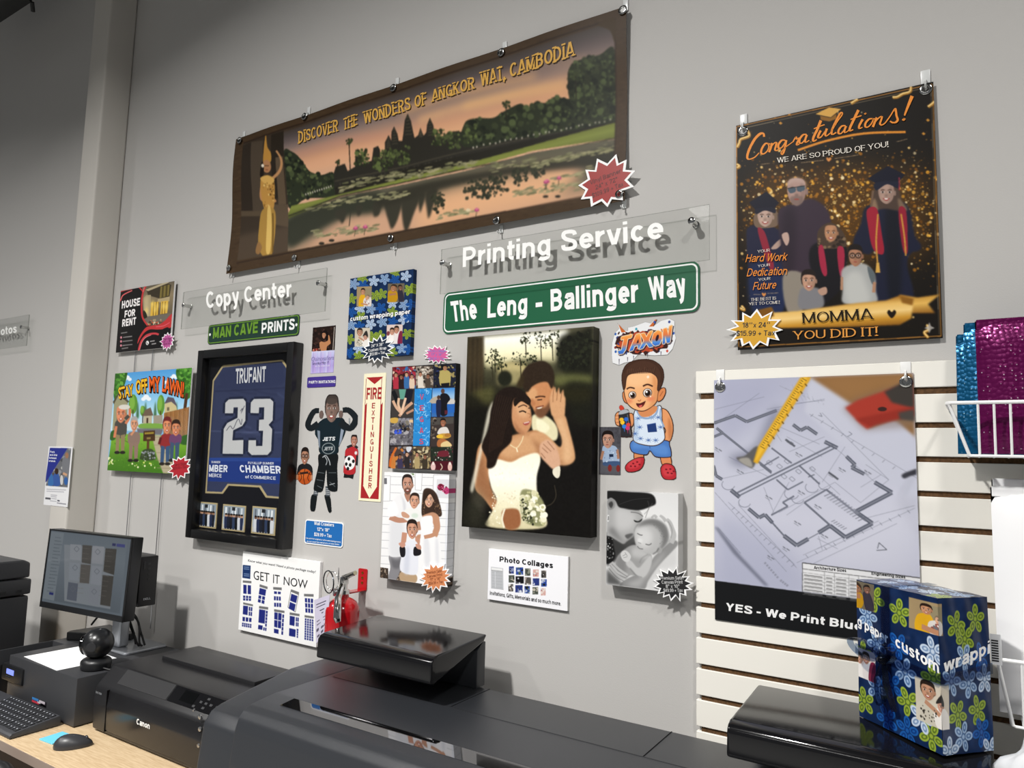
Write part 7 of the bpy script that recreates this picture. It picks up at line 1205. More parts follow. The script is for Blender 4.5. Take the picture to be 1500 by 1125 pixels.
def holo(name, col, hi):
    m = mat(name, col, .25, .5); nt = m.node_tree; b_ = nt.nodes['Principled BSDF']; tc = nt.nodes.new('ShaderNodeTexCoord'); v = nt.nodes.new('ShaderNodeTexVoronoi'); v.inputs['Scale'].default_value = 105; v.inputs['Randomness'].default_value = .55; nt.links.new(tc.outputs['Object'], v.inputs['Vector'])
    r = nt.nodes.new('ShaderNodeValToRGB'); e = r.color_ramp.elements; e[0].position = .0; e[0].color = lin(hi) + (1,); e[1].position = .17; e[1].color = lin(col) + (1,); nt.links.new(v.outputs['Distance'], r.inputs[0]); nt.links.new(r.outputs[0], b_.inputs['Base Color'])  # sparkle of the bubbles painted as pale dots in the foil colour
    bp = nt.nodes.new('ShaderNodeBump'); bp.inputs['Strength'].default_value = .45; bp.inputs['Distance'].default_value = .003; bp.invert = True; nt.links.new(v.outputs['Distance'], bp.inputs['Height']); nt.links.new(bp.outputs[0], b_.inputs['Normal'])
    return m
TEAL = holo('teal_foil', '0a5f8c', 'd0f6ff'); MAG = holo('magenta_foil', '6a0a50', 'ffe6f8')
def mailer(x0, x1, y, t, z0, z1, m, label, lean=0.0, grp=None):
    root = thing('bubble_mailer', ((x0 + x1) / 2, y, z0), label, 'mailer', grp); n = 14
    b_ = MB(); vs = []; fs = []
    for sgn in (-1, 1):
        for j in range(n + 1):
            for i in range(n + 1):
                u, v = i / n, j / n; k = (min(1, 6 * u * (1 - u)) * min(1, 7 * v * (1 - v))) ** .6
                vs.append((x0 + (x1 - x0) * u + lean * v, y + sgn * t / 2 * k + (.02 * v if lean else 0), z0 + (z1 - z0) * v))
    N = (n + 1) ** 2
    for s0 in (0, N):
        for j in range(n):
            for i in range(n): a = s0 + j * (n + 1) + i; fs.append((a, a + 1, a + n + 2, a + n + 1))
    b_.add(vs, fs); b_.build('pouch', m, root, ang=80)
    MB().box(x0 + .002 + lean, x1 - .002 + lean, y - .0032 + (.02 if lean else 0), y + .0032 + (.02 if lean else 0), z1 - .018, z1 + .003, .0012, 1).build('flap', m, root)
    return root
Z = ZC
mailer(-.025, .19, -.078, .020, Z + .032, Z + .288, TEAL, 'teal foil bubble mailer at the back of upper basket, lowest top edge', .004)
mailer(-.012, .2, -.108, .022, Z + .033, Z + .307, TEAL, 'taller teal foil bubble mailer just behind the magenta one', .006)
mailer(.014, .235, -.158, .030, Z + .032, Z + .3, MAG, 'magenta foil bubble mailer at front of the upper basket')
basket('wire_holder', .024, .42, Z - .355, Z - .478, -.2, -.024, 'white wire basket low at right holding white mailers', 1, .022)
WPOLY = mat('white_poly_mailer', 'f8f8f9', .35, 0, .45, .08, 60)
mailer(.029, .27, -.125, .030, Z - .47, Z - .035, WPOLY, 'tall white mailer in the lower wire basket, nearest the camera', 0)
mailer(.032, .27, -.085, .026, Z - .47, Z - .02, WPOLY, 'white mailer behind the nearest one in the lower wire basket', 0)
a = at(1456, 950, y=-.198); lb = MB().box(a[0] - .006, a[0] + .012, -.2045, -.2035, a[2] - .028, a[2] + .028); lb.build('price_label', PAPER, bpy.data.objects['wire_holder'])
bc = MB()
for k in range(9): bc.box(a[0] - .004 + .0, a[0] + .007, -.2052, -.2046, a[2] - .022 + k * .0046, a[2] - .0195 + k * .0046)
bc.build('bar_lines', mat('ink_black', '1a1a1c', .5), bpy.data.objects['wire_holder'])
# crumpled white bag
bg = bmesh.new(); bmesh.ops.create_icosphere(bg, subdivisions=4, radius=1); rr = random.Random(5)
for v in bg.verts:
    n_ = math.sin(v.co.x * 5 + 1.2 * v.co.z * 4) * .09 + math.sin(v.co.z * 9 + v.co.y * 6) * .06 + abs(math.sin(v.co.x * 8 - v.co.y * 5)) * .1; q = v.co * (1 + n_)
    v.co = (.152 + q.x * .115, -.29 + q.y * .07, 1.190 + max(q.z, -.8) * .115)
tag(MB().bm(bg).build('plastic_bag', mat('thin_white_plastic', 'dfe1e4', .3, 0, .5), None, (.152, -.29, 1.09), 60), 'crumpled white plastic bag at the lower right corner', 'bag')

# ---------------------------------------------------------------- fire extinguisher
c0 = at(501, 905, y=-.115); ex, ey, ez = c0; b0 = at(490, 924, y=-.115)[2]; r_ = .056
root = thing('fire_extinguisher', (ex, ey, b0), 'red fire extinguisher hanging left of the printer raised cover', 'fire extinguisher')
sh = at(501, 884, y=-.115)[2]; nk = at(497, 874, y=-.115)[2]
MB().lathe([(r_ * .8, b0 - .045), (r_ * .97, b0 - .04), (r_, b0 - .02), (r_, sh - .02), (r_ * .96, sh - .008), (r_ * .8, sh + .006), (r_ * .55, sh + .016), (.02, sh + .021), (.018, nk + .01)], (ex, ey, 0), n=32).build('cylinder', RED, root)
hz = nk + .012
MB().lathe([(.018, hz - .004), (.021, hz), (.021, hz + .012), (.013, hz + .016), (.013, hz + .045)], (ex, ey, 0), n=18).build('valve', CHROME, root)
MB().box(ex - .006, ex + .012, ey - .012, ey + .012, hz + .03, hz + .055, .003).build('valve_head', CHROME, root)
lv = MB(); lv.tube([(ex, ey, hz + .052), (ex + .03, ey - .01, hz + .062), (ex + .075, ey - .025, hz + .078)], [.010, .009, .0075], 8); lv.build('lever', CHROME, root)
hd = MB(); hd.tube([(ex + .004, ey - .01, hz + .03), (ex + .028, ey - .05, hz - .005), (ex + .046, ey - .068, hz - .062), (ex + .05, ey - .066, hz - .074)], [.008, .011, .0125, .009], 10); hd.build('carry_handle', CHROME, root)
t = np.linspace(0, 6.28, 22); MB().tube([(ex - .05 + .045 * math.cos(a), ey - .02 - .02 * math.cos(a), hz + .035 + .036 * math.sin(a)) for a in t], .0022, 6).build('safety_pin_ring', mat('dark_steel_ring', '3a3c40', .25, 1), root)
MB().tube([(ex - .022 + .028 * math.cos(a), ey - .03, hz + .042 + .03 * math.sin(a)) for a in t], .0014, 6).build('seal_ring', CHROME, root)
MB().lathe([(.013, 0), (.013, .012), (.010, .015)], (ex - .014, ey - .012, hz + .005), (-.6, -.8, 0), 16).build('gauge', STEEL, root)
MB().tube([(ex - .012, ey - .012, hz + .045), (ex - .012, ey - .014, hz + .085)], [.003, .0008], 6).build('pull_pin', STEEL, root)
tp = [at(460, 879, y=-.15), at(483, 871, y=-.165), at(478, 925, y=-.165), at(463, 943, y=-.15)]; tgm = MB(); tgm.add(list(tp) + [p + np.array((.0008, .0012, 0)) for p in tp], [(0, 1, 2, 3), (7, 6, 5, 4), (0, 4, 5, 1), (1, 5, 6, 2), (2, 6, 7, 3), (3, 7, 4, 0)], 0, 0)
T_ = lambda u, v: (tp[0] * (1 - u) + tp[1] * u) * (1 - v) + (tp[3] * (1 - u) + tp[2] * u) * v + np.array((-.0003, -.0009, 0))
for u0, u1, v0, v1 in ((.15, .8, .12, .14), (.15, .75, .19, .21), (.3, .7, .3, .33), (.3, .65, .38, .41), (.15, .85, .52, .54), (.15, .85, .6, .62), (.1, .3, .7, .76), (.5, .8, .72, .78), (.15, .35, .86, .9), (.5, .7, .84, .9)): tgm.add([T_(u0, v0), T_(u1, v0), T_(u1, v1), T_(u0, v1)], [(0, 1, 2, 3)], 1, 0)
tgm.build('inspection_tag', [mat('lavender_card', 'c9c4d8', .6), mat('tag_ink', '5a5668', .6)], root)
br = thing('wall_bracket', (-1.795, 0, 1.30), 'small red steel bracket carrying the fire extinguisher', 'bracket')
MB().plate(rrect(-1.816, -1.775, 1.262, 1.336, .006), (-.0003, -.004)).build('plate', RED, br)
MB().box(-1.812, -1.779, -.105, -.003, 1.262, 1.267, .0015, 1).tube([(-1.797, -.1, 1.265), (-1.797, -.104, 1.278)], .006, 8).build('arm', RED, br)
for z in (1.322, 1.305, 1.288): MB().lathe([(.0045, 0), (.004, .002), (.001, .0028)], (-1.795, -.004, z), (0, -1, 0), 10).build('screw', BRASS, br)

# ---------------------------------------------------------------- wide-format printer along the wall
pz = 1.08; PX0, PX1 = -1.775, .34
root = thing('large_format_printer', (-.84, -.36, 0), 'long dark grey wide-format printer along the wall with two raised black covers', 'printer')
prof = [(-.125, pz - .32), (-.125, pz), (-.31, pz), (-.50, pz - .001), (-.552, pz - .0068), (-.583, pz - .011), (-.602, pz - .02), (-.616, pz - .036), (-.624, pz - .06), (-.636, pz - .14), (-.645, pz - .32)]
MB().prism(prof, -1.625, PX1, 'x', .006, 2).build('body', GREY, root)
prof2 = [(-.125, pz - .32), (-.125, pz - .002), (-.32, pz - .002), (-.56, pz - .042), (-.59, pz - .052), (-.612, pz - .08), (-.64, pz - .32)]
MB().prism(prof2, PX0, -1.628, 'x', .010, 3).build('end_cover', GREY, root)
MB().prism([(-.503, pz - .0006), (-.549, pz - .0056), (-.549, pz - .009), (-.503, pz - .006)], -1.545, PX1 - .02, 'x').build('viewing_window', MIRR, root)
for x in (-1.171, -.637): MB().box(x - .0012, x + .0012, -.31, -.128, pz - .003, pz + .0006).build('seam', DARKIN, root)
MB().box(-1.6, PX1 - .03, -.3112, -.309, pz - .003, pz + .0006).build('lid_seam', GREY2, root)
def raised(x0, x1):
    lid = [(-.108, 1.223), (-.340, 1.211), (-.356, 1.206), (-.364, 1.196), (-.366, 1.145), (-.350, 1.140), (-.125, 1.205)]
    r0 = MB().prism([(-.152, pz), (-.152, 1.185), (-.125, 1.204), (-.11, 1.204), (-.11, pz)], x0 + .004, x1 - .004, 'x', .004, 2).build('raised_unit', GREY, root)
    l = MB().prism(lid, x0, x1, 'x', .007, 3).build('cover', BLKG, r0); tag(l, 'glossy black sloping cover')
raised(-1.618, -1.196); raised(-.437, .015)
for x in (-1.5, -.1): 
    MB().box(x - .03, x + .03, -.42, -.34, .06, pz - .31, .004).build('leg', GREY2, root); MB().box(x - .035, x + .035, -.66, -.06, .02, .07, .008).build('foot', GREY2, root)
for x in (-1.5, -.1): MB().lathe([(.025, 0), (.025, .03)], (x, -.6, .0), n=12).build('caster', BLK, root)

# gift box standing on the right-hand cover
gA, gB, gC = np.array((-.211, -.184)), np.array((-.062, -.324)), np.array((.017, -.195))
u_ = (gA - gB) / np.linalg.norm(gA - gB); n_ = np.array((-u_[1], u_[0])); n_ = n_ if n_ @ (gC - gB) > 0 else -n_; u_ = np.array((-.742, .670)); n_ = np.array((.670, .742))
gz0, gz1 = 1.2195, 1.494; LW, RW = .205, .115
root = thing('gift_box', (gB[0], gB[1], gz0), 'tall present in blue floral paper with ribbon standing on black printer cover', 'gift box')
P3 = lambda a, b_, z: (gB[0] + u_[0] * a + n_[0] * b_, gB[1] + u_[1] * a + n_[1] * b_, z)
def panel(c, org, ex_, ez_, nm):
    """One sheet of the wrapping: art c laid from org along ex_ (right) and ez_ (up), slightly puffed."""
    me = print_mesh(nm, c, 0, PGLOSS, 'wrap', lambda u, v: 0 * u); V_ = np.empty(len(me.vertices) * 3, np.float32); me.vertices.foreach_get('co', V_); V_ = V_.reshape(-1, 3)
    ex_, ez_ = np.array(ex_), np.array(ez_); nn = np.cross(ex_, ez_); nn /= np.linalg.norm(nn); u = V_[:, 0] / c.w + .5; v = V_[:, 2] / c.h + .5
    bul = .002 * np.sin(np.pi * u) * np.sin(np.pi * v) + .0006 * np.sin(u * 19 + v * 11)
    return me, np.array(org) + u[:, None] * ex_ + v[:, None] * ez_ + nn * (bul - V_[:, 1])[:, None]
for nm, k, org, ex_, ez_ in (('left_paper', 0, P3(LW, 0, gz0), np.array(P3(0, 0, gz0)) - P3(LW, 0, gz0), (0, 0, gz1 - gz0)), ('right_paper', 1, P3(0, 0, gz0), np.array(P3(0, RW, gz0)) - P3(0, 0, gz0), (0, 0, gz1 - gz0)), ('top_paper', 2, P3(LW, 0, gz1), np.array(P3(0, 0, gz1)) - P3(LW, 0, gz1), np.array(P3(LW, RW, gz1)) - P3(LW, 0, gz1))):
    me, V_ = panel(art_gift(k), org, ex_, ez_, 'wrapping_paper'); me.vertices.foreach_set('co', (V_ - np.array(root.location)).astype(np.float32).ravel()); me.update(); o = bpy.data.objects.new('wrapping_paper', me); COL.objects.link(o); o.parent = root
bx = MB(); q = [P3(LW - .003, .003, 0), P3(.003, .003, 0), P3(.003, RW - .003, 0), P3(LW - .003, RW - .003, 0)]; bx.prism([(p[0], p[1]) for p in q], gz0 + .001, gz1 - .003, 'z', .002, 1).build('carton', mat('navy_paper', '14284e', .3), root)
RIB = clear_mat('sheer_navy_ribbon', (.34, .42, .56), 1.45, .9, .25)
rb = MB(); w0, w1 = LW - .092, LW - .070
def strip(pts, wv): rb.add([np.array(p) - np.array(wv) for p in pts] + [np.array(p) + np.array(wv) for p in pts], [(i, i + 1, len(pts) + i + 1, len(pts) + i) for i in range(len(pts) - 1)])
hw = (np.array(P3(.012, 0, 0)) - np.array(P3(0, 0, 0))); hw[2] = 0; zm = gz0 + .135
strip([P3(LW - .082, -.004, gz0 + .003), P3(LW - .082, -.005, gz1 - .06), P3(LW - .082, -.004, gz1), P3(LW - .082, .003, gz1 + .004), P3(LW - .082, RW, gz1 + .003)], hw)
strip([P3(LW + .003, -.004, zm), P3(LW * .5, -.005, zm), P3(.004, -.005, zm - .004), P3(-.005, .006, zm - .004), P3(-.005, RW, zm + .012)], (0, 0, .010))
rb.build('ribbon', RIB, root)
bw = MB(); kx = LW - .082
def loop(cx, cz, rx, rz_, ang, wd=.008):
    n = 18; pts = []
    for i in range(n + 1):
        t = 2 * math.pi * i / n; a = rx * (1 - math.cos(t)) ; b_ = rz_ * math.sin(t); pts.append(P3(cx + math.cos(ang) * a - math.sin(ang) * b_, -.012 - .022 * math.sin(t / 2), cz + math.sin(ang) * a + math.cos(ang) * b_))
    d = np.array(P3(0, -wd, 0)) - np.array(P3(0, 0, 0)); d[2] = 0; k = len(bw.v); bw.add([np.array(p) - d for p in pts] + [np.array(p) + d for p in pts], [(i, i + 1, n + 2 + i, n + 1 + i) for i in range(n)])
loop(kx, zm, .034, .016, .35); loop(kx, zm, .03, .014, math.pi - .5); loop(kx, zm, .04, .015, -1.75); loop(kx, zm, .024, .012, 1.9)
for ang in (-2.1, -1.3): bw.tube([P3(kx, -.012, zm), P3(kx + .03 * math.cos(ang), -.02, zm - .04), P3(kx + .05 * math.cos(ang), -.012, zm - .09)], [.004, .007, .006], 6)
bw.ball(P3(kx, -.014, zm), .010, 12); bw.build('bow', RIB, root)

# ---------------------------------------------------------------- desk
dz = .76
root = thing('desk', (-2.6, -.36, 0), 'light oak desk along the wall at lower left', 'desk')
MB().box(-3.40, -1.80, -.675, -.03, dz - .028, dz, .0015, 1).build('tabletop', WOOD, root)
MB().box(-3.40, -1.80, -.6775, -.675, dz - .029, dz - .0006).build('edge_band', WEDGE, root)
for x in (-3.38, -1.85): MB().box(x, x + .03, -.62, -.05, 0, dz - .028, .002, 1).build('leg', WEDGE, root)
ch = thing('office_chair', (-3.05, -.66, 0), 'black office chair tucked under the front of the desk', 'chair')
a = at(20, 1122, y=-.72); a = a - np.array((0, 0, .03))
MB().tube([(a[0] - .16, -.74, a[2] + .005), (a[0] - .04, -.73, a[2] + .012), (a[0] + .06, -.72, a[2] - .03), (a[0] + .10, -.71, a[2] - .13)], .024, 10).build('armrest', BLK, ch)
MB().box(a[0] - .3, a[0] + .16, -.98, -.52, .44, .52, .03, 3).build('seat', mat('black_fabric', '141416', .85, 0, .2, .2, 400), ch)
MB().lathe([(.03, .05), (.03, .44)], (a[0] - .05, -.75, 0), n=14).build('column', BLK, ch)
bs = MB()
for k in range(5): t = k * 1.2566; bs.tube([(a[0] - .05, -.75, .09), (a[0] - .05 + .27 * math.cos(t), -.75 + .2 * math.sin(t), .05)], .018, 8)
bs.build('base', BLK, ch)
for k in range(5): t = k * 1.2566; MB().ball((a[0] - .05 + .27 * math.cos(t), -.75 + .2 * math.sin(t), .028), .028, 10).build('caster', BLK, ch)
MB().box(a[0] - .03, a[0] + .10, -.75, -.69, a[2] - .18, a[2] - .02, .02, 2).build('arm_support', GREY2, ch)

# dark metal printer cabinet
bz = .927; X0, X1, Y0, Y1 = -3.262, -2.662, -.487, -.055
root = thing('printer_cabinet', ((X0 + X1) / 2, (Y0 + Y1) / 2, dz), 'dark grey metal printer cabinet with tiny blue display under the monitor', 'printer cabinet')
c = MB(); c.box(X0 + .10, X1, Y0, Y1, dz + .004, bz, .003, 2); c.box(X0, X0 + .1005, Y0 + .2, Y1, dz + .004, bz, .003, 2); c.box(X0, X0 + .004, Y0, Y1, dz + .004, bz, .001, 1); c.box(X0, X0 + .101, Y0 + .012, Y0 + .2, dz + .004, dz + .11, .001, 1, 1)
c.build('housing', [CHAR, DARKIN], root)
k_ = lambda x, y: at(x / 6.083, 940 + y / 6.083, y=Y0)
a, b_ = k_(42, 180), k_(200, 470); pn = MB().box(a[0], b_[0], Y0 - .008, Y0 + .03, b_[2] + .03, a[2], .006, 2).build('control_module', BLK, root)
a, b_ = k_(84, 232), k_(142, 300); MB().box(a[0], b_[0], Y0 - .0095, Y0 - .008, b_[2], a[2]).build('display', mat('blue_lcd', '7c8cf0', .3, 0, .5, 0, 1, 0, 1, .7), pn)
for q in range(4): MB().box(a[0] + q * .008, a[0] + q * .008 + .005, Y0 - .0105, Y0 - .008, b_[2] - .012, b_[2] - .006, .001, 1).build('button', GREY2, pn)
a, b_ = k_(290, 490), k_(412, 590); st = MB(); w_, h_ = b_[0] - a[0], a[2] - b_[2]
for u0, u1, v0, v1, mi in ((0, 1, 0, 1, 0), (0, .45, .55, 1, 1), (.0, .5, .08, .45, 2), (.5, .9, .5, .95, 3), (.55, .98, .08, .3, 0), (.4, .6, .3, .6, 3)): st.plate([(a[0] + w_ * u0, b_[2] + h_ * v1), (a[0] + w_ * u1, b_[2] + h_ * v1), (a[0] + w_ * u1, b_[2] + h_ * v0), (a[0] + w_ * u0, b_[2] + h_ * v0)], (Y0 - .0002, Y0 - .0008 - .0003 * (mi > 0) - .0002 * (u0 == .4)), mi)
st.build('badge', [mat('badge_black', '1c1a20', .3), mat('badge_blue', '3a78b4', .3), mat('badge_red', 'b83a4a', .3), mat('badge_pale', 'b8b0b8', .3)], root)
tag(MB().prism([(-3.235, -.235), (-3.218, -.255), (-2.99, -.115), (-3.0, -.085), (-3.22, -.075)], bz + .0005, bz + .034, 'z', .003, 1).build('cable_tray', BLK, None, (-3.1, -.16, bz)), 'flat black plastic tray on the cabinet behind the monitor stand', 'tray')
pp = MB(); pp.box(-.14, .14, -.106, .106, 0, .0006); o = pp.build('paper_sheet', PAPER, None, (0, 0, 0)); o.location = (-2.945, -.371, bz + .0004); o.rotation_euler.z = math.radians(-3); tag(o, 'blank white sheet of paper lying on the printer cabinet', 'paper')

# security camera
cx, cy, _ = at(140, 979, z=bz)
root = thing('security_camera', (cx, cy, bz), 'round black ball camera on a base standing on white paper', 'camera'); cr = .054
MB().lathe([(.046, .0012), (.050, .004), (.052, .022), (.050, .030), (.044, .036), (.036, .040)], (cx, cy, bz), n=28).build('base', BLK, root)
hd = MB().ball((cx + .002, cy, bz + .040 + cr * .93), cr, 28).build('ball_head', mat('satin_black', '1a1b1d', .28), root)
hc = np.array((cx + .002, cy, bz + .040 + cr * .93)); fd = np.array((-.80, -.55, -.12)); fd /= np.linalg.norm(fd)
MB().lathe([(.034, cr * .70), (.036, cr * .86), (.031, cr * .96), (.012, cr * 1.02), (.001, cr * 1.03)], hc, fd, 24).build('lens_face', mat('lens_gloss', '060607', .05, 0, .8), hd)
sd = np.array((.62, -.78, -.05)); sd /= np.linalg.norm(sd); MB().lathe([(.017, cr * .93), (.017, cr * .985), (.012, cr * 1.0), (.003, cr * 1.0)], hc, sd, 20).build('side_hub', GREY2, hd)
MB().tube([(cx + .045, cy, bz + .010), (cx + .07, cy + .01, bz + .006), (cx + .09, cy + .03, bz + .004)], .003, 6).build('power_cable', RUBBER, root)

# monitor with small computer on its back
root = thing('monitor', (-2.925, -.15, bz), 'thin-bezel computer monitor on a silver stand', 'monitor')
MB().prism(rrect(-3.045, -2.808, -.238, -.06, .012), bz + .0004, bz + .009, 'z', .002, 1).build('stand_base', SILV, root)
MB().box(-2.962, -2.902, -.212, -.168, bz + .009, 1.21, .012, 3).build('stand_column', SILV, root)
mc = np.array((-2.936, -.347, ZC - .488)); ya, ti = .094, .044; MW, MH = .52, .309
Mx = Matrix.Rotation(ya, 3, 'Z') @ Matrix.Rotation(-ti, 3, 'X'); T3 = lambda x, y, z: tuple(Vector(mc) + Mx @ Vector((x, y, z)))
def lbox(m, x0, x1, y0, y1, z0, z1, bev=.001, mi=0):
    b_ = MB().box(x0, x1, y0, y1, z0, z1, bev, 2); m.add([T3(*v) for v in b_.v], b_.f, mi); return m
lbox(MB(), -MW / 2, MW / 2, .0, .045, -MH / 2, MH / 2, .004).build('panel_housing', BLK, root)
bz_ = MB(); lbox(bz_, -MW / 2, MW / 2, -.004, 0, -MH / 2, -MH / 2 + .022); lbox(bz_, -MW / 2, MW / 2, -.004, 0, MH / 2 - .007, MH / 2); lbox(bz_, -MW / 2, -MW / 2 + .007, -.004, 0, -MH / 2, MH / 2); lbox(bz_, MW / 2 - .007, MW / 2, -.004, 0, -MH / 2, MH / 2); bz_.build('bezel', mat('satin_bezel', '1b1c1e', .35), root)
c = art_screen(); c.w, c.h = MW - .012, MH - .028; sm = bpy.data.objects.new('screen', print_mesh('screen', c, .0008, SCREEN)); COL.objects.link(sm); sm.parent = root
sm.matrix_local = Matrix.Translation(Vector(T3(0, 0, .0075)) - root.location) @ Mx.to_4x4()
ar = MB(); ar.box(-2.96, -2.90, -.31, -.19, 1.19, 1.29, .006); ar.build('mounting_arm', BLK, root)
pc = thing('mini_computer', (-2.75, -.20, 1.03), 'small black desktop computer mounted behind the monitor', 'computer')
a, b_ = at(199, 816, y=-.24), at(226, 813, y=-.12)
zt_, zb_ = at(228, 813, y=-.13)[2], at(226, 886, y=-.13)[2]; xR = at(228, 850, y=-.13)[0]
MB().box(xR - .165, xR - .003, -.262, -.207, zb_ + .006, zt_ - .002, .004, 2).build('power_brick', BLK, pc)
MB().box(xR - .17, xR + .002, -.20, -.125, zb_, zt_, .004, 2).build('case', mat('matte_black', '121214', .45), pc)
m = MB()
for y, z, sy, sz in ((-.163, zt_ - .03, .012, .006), (-.163, zt_ - .05, .012, .006), (-.163, zt_ - .072, .006, .006), (-.163, zt_ - .09, .006, .006), (-.182, zt_ - .035, .008, .03)): m.box(xR + .0018, xR + .0032, y - sy / 2, y + sy / 2, z - sz / 2, z + sz / 2)
m.build('port', GREY2, pc)
m = MB(); P, f, kk = letter_pts('DELL', [(0, 0), (.03, 0), (0, .008)], .02); m.add([(xR + .0035 + k_, -.178 + q[0], zb_ + .025 + q[1]) for q, k_ in zip(P, kk)], [tuple(k) for k in f], 0, 0); m.build('lettering', SILV, pc)
cb = thing('cable_bundle', (-2.82, -.16, bz), 'black cables hanging from computer behind the monitor stand', 'cables')
for k, pts in enumerate([[(190, 893), (200, 905), (206, 925), (212, 945)], [(184, 890), (192, 915), (200, 940), (204, 947)], [(196, 895), (186, 920), (176, 938)], [(182, 897), (196, 930), (199, 946)], [(188, 895), (203, 912), (204, 940), (208, 946)], [(134, 915), (142, 905)]]):
    p3 = smooth_pts([at(px, py, y=-.135 - .01 * (k % 3)) for px, py in pts], 5, False); p3[:, 2] = np.maximum(p3[:, 2], bz + .006); MB().tube([tuple(p) for p in p3], .0042, 7).build('cable', RUBBER, cb)

# photo printer
X0, X1, YF = -2.598, -1.878, -.458
root = thing('photo_printer', (-2.24, -.26, dz), 'black desktop photo printer between the grey cabinet and the long printer', 'printer')
MB().prism([(YF, dz + .006), (YF - .004, dz + .10), (YF + .002, dz + .150), (YF + .018, dz + .166), (-.40, dz + .208), (-.27, dz + .212), (-.06, dz + .205), (-.05, dz + .01)], X0, X1, 'x', .010, 3).build('body', mat('printer_black', '1d1d1f', .35, 0, .5, .03, 900), root)
MB().prism([(YF - .0052, dz + .02), (YF - .0062, dz + .10), (YF + .0005, dz + .148), (YF + .01, dz + .148), (YF + .01, dz + .02)], X0 + .09, X1 - .03, 'x', .004, 2).build('front_cover', mat('printer_gloss', '1a1a1c', .25), root)
nv = np.array((0, -.042, .058)); 
def onslope(x, t, off=.0): y = (YF + .018) * (1 - t) + (-.40) * t; z = dz + .166 * (1 - t) + .208 * t; n = np.array((0, -.588, .809)); return np.array((x, y, z)) + n * off
def slab(x0, x1, t0, t1, th, nm, m, par):
    A = [onslope(x0, t0, -.002), onslope(x1, t0, -.002), onslope(x1, t1, -.002), onslope(x0, t1, -.002)]; B = [onslope(x0, t0, th), onslope(x1, t0, th), onslope(x1, t1, th), onslope(x0, t1, th)]
    return MB().add(A + B, [(0, 1, 2, 3), (4, 5, 6, 7), (0, 1, 5, 4), (1, 2, 6, 5), (2, 3, 7, 6), (3, 0, 4, 7)], 0, 0).build(nm, m, par)
slab(X0 + .10, -2.215, .05, .95, .0015, 'output_tray', mat('speckled_black', '232325', .6, 0, .4, .3, 1500), root)
pan = slab(-2.21, -1.93, .05, .95, .002, 'control_panel', BLKG, root)
slab(-2.155, -2.085, .25, .85, .003, 'display', mat('lcd_off', '0a0b0c', .1), pan)
for x, t in ((-2.055, .5), (-2.03, .25), (-2.03, .5), (-2.03, .75), (-2.005, .5), (-2.075, .2), (-1.975, .5)): slab(x - .006, x + .006, t - .06, t + .06, .0032, 'button', GREY2, pan)
MB().box(-2.505, -1.99, -.275, -.155, dz + .209, dz + .226, .003, 2).build('rear_tray_cover', mat('satin_cover', '202022', .4, 0, .5, .05, 1200), root)
m = MB(); P, f, kk = letter_pts('Canon', [(-2.322, dz + .080), (-2.248, dz + .080), (-2.322, dz + .098)], .022); m.add([(q[0], YF - .0072 - k_, q[1]) for q, k_ in zip(P, kk)], [tuple(k) for k in f], 0, 0); m.build('front_lettering', WHITE, root)
m = MB(); P, f, kk = letter_pts('PRO-1100', [(X0 + .018, dz + .128), (X0 + .055, dz + .128), (X0 + .018, dz + .135)], .012); m.add([(q[0], YF - .006 - k_, q[1]) for q, k_ in zip(P, kk)], [tuple(k) for k in f], 0, 0); m.build('model_lettering', SILV, root)
MB().box(X0 + .0885, X0 + .0895, YF - .0066, YF + .004, dz + .015, dz + .15).build('seam', DARKIN, root)

for px, py, rr_ in ((284, 1040, .004), (293, 1050, .007), (293, 1068, .007), (291, 1092, .006)): q = at(px, py, y=YF - .005); MB().lathe([(rr_, 0), (rr_, .004), (rr_ * .6, .005)], (q[0], YF - .003, q[2]), (0, -1, 0), 12).build('port_cap', STEEL, root)
# keyboard, mouse, notes
KX1, KY0, KY1 = -2.722, -.660, -.500; KX0 = KX1 - .455
root = thing('keyboard', ((KX0 + KX1) / 2, (KY0 + KY1) / 2, dz), 'dark grey computer keyboard at the left end of desk', 'keyboard')
MB().prism([(KY0, dz + .002), (KY0, dz + .012), (KY0 + .008, dz + .018), (KY1 - .004, dz + .036), (KY1, dz + .030), (KY1 + .002, dz + .002)], KX0, KX1, 'x', .005, 2).build('case', mat('keyboard_case', '3b3c40', .45), root)
kb = mat('key_cap', '2b2c2f', .45); kl = mat('key_legend', 'b8bcc4', .5); kmesh = None
slope = math.atan2(.018, .148); rr = random.Random(2)
ki = 0
for row in range(6):
    n_ = 16
    for i in range(n_):
        if ki >= 96: break
        x = KX1 - .017 - i * .0203 - (.004 if i > 3 else 0); y = KY1 - .020 - row * .0222; z = dz + .0345 - (KY1 - y) * math.tan(slope)
        if kmesh is None:
            b_ = MB(); b_.box(-.0085, .0085, -.0088, .0088, 0, .006, .0016, 2); b_.add([(-.003, -.001, .0062), (.002, -.001, .0062), (.002, .003, .0062), (-.003, .003, .0062)], [(0, 1, 2, 3)], 1, 0); ob = b_.build('key', [kb, kl], None, (0, 0, 0)); ob.parent = root; ob.location = Vector((x, y, z)) - root.location; kmesh = ob; ob.rotation_euler.x = slope
        else:
            ob = kmesh.copy(); COL.objects.link(ob); ob.location = Vector((x, y, z)) - root.location
        ki += 1
mp_ = at(107, 1094, z=dz); ma = math.radians(56)
bm_ = bmesh.new(); bmesh.ops.create_uvsphere(bm_, u_segments=28, v_segments=16, radius=1)
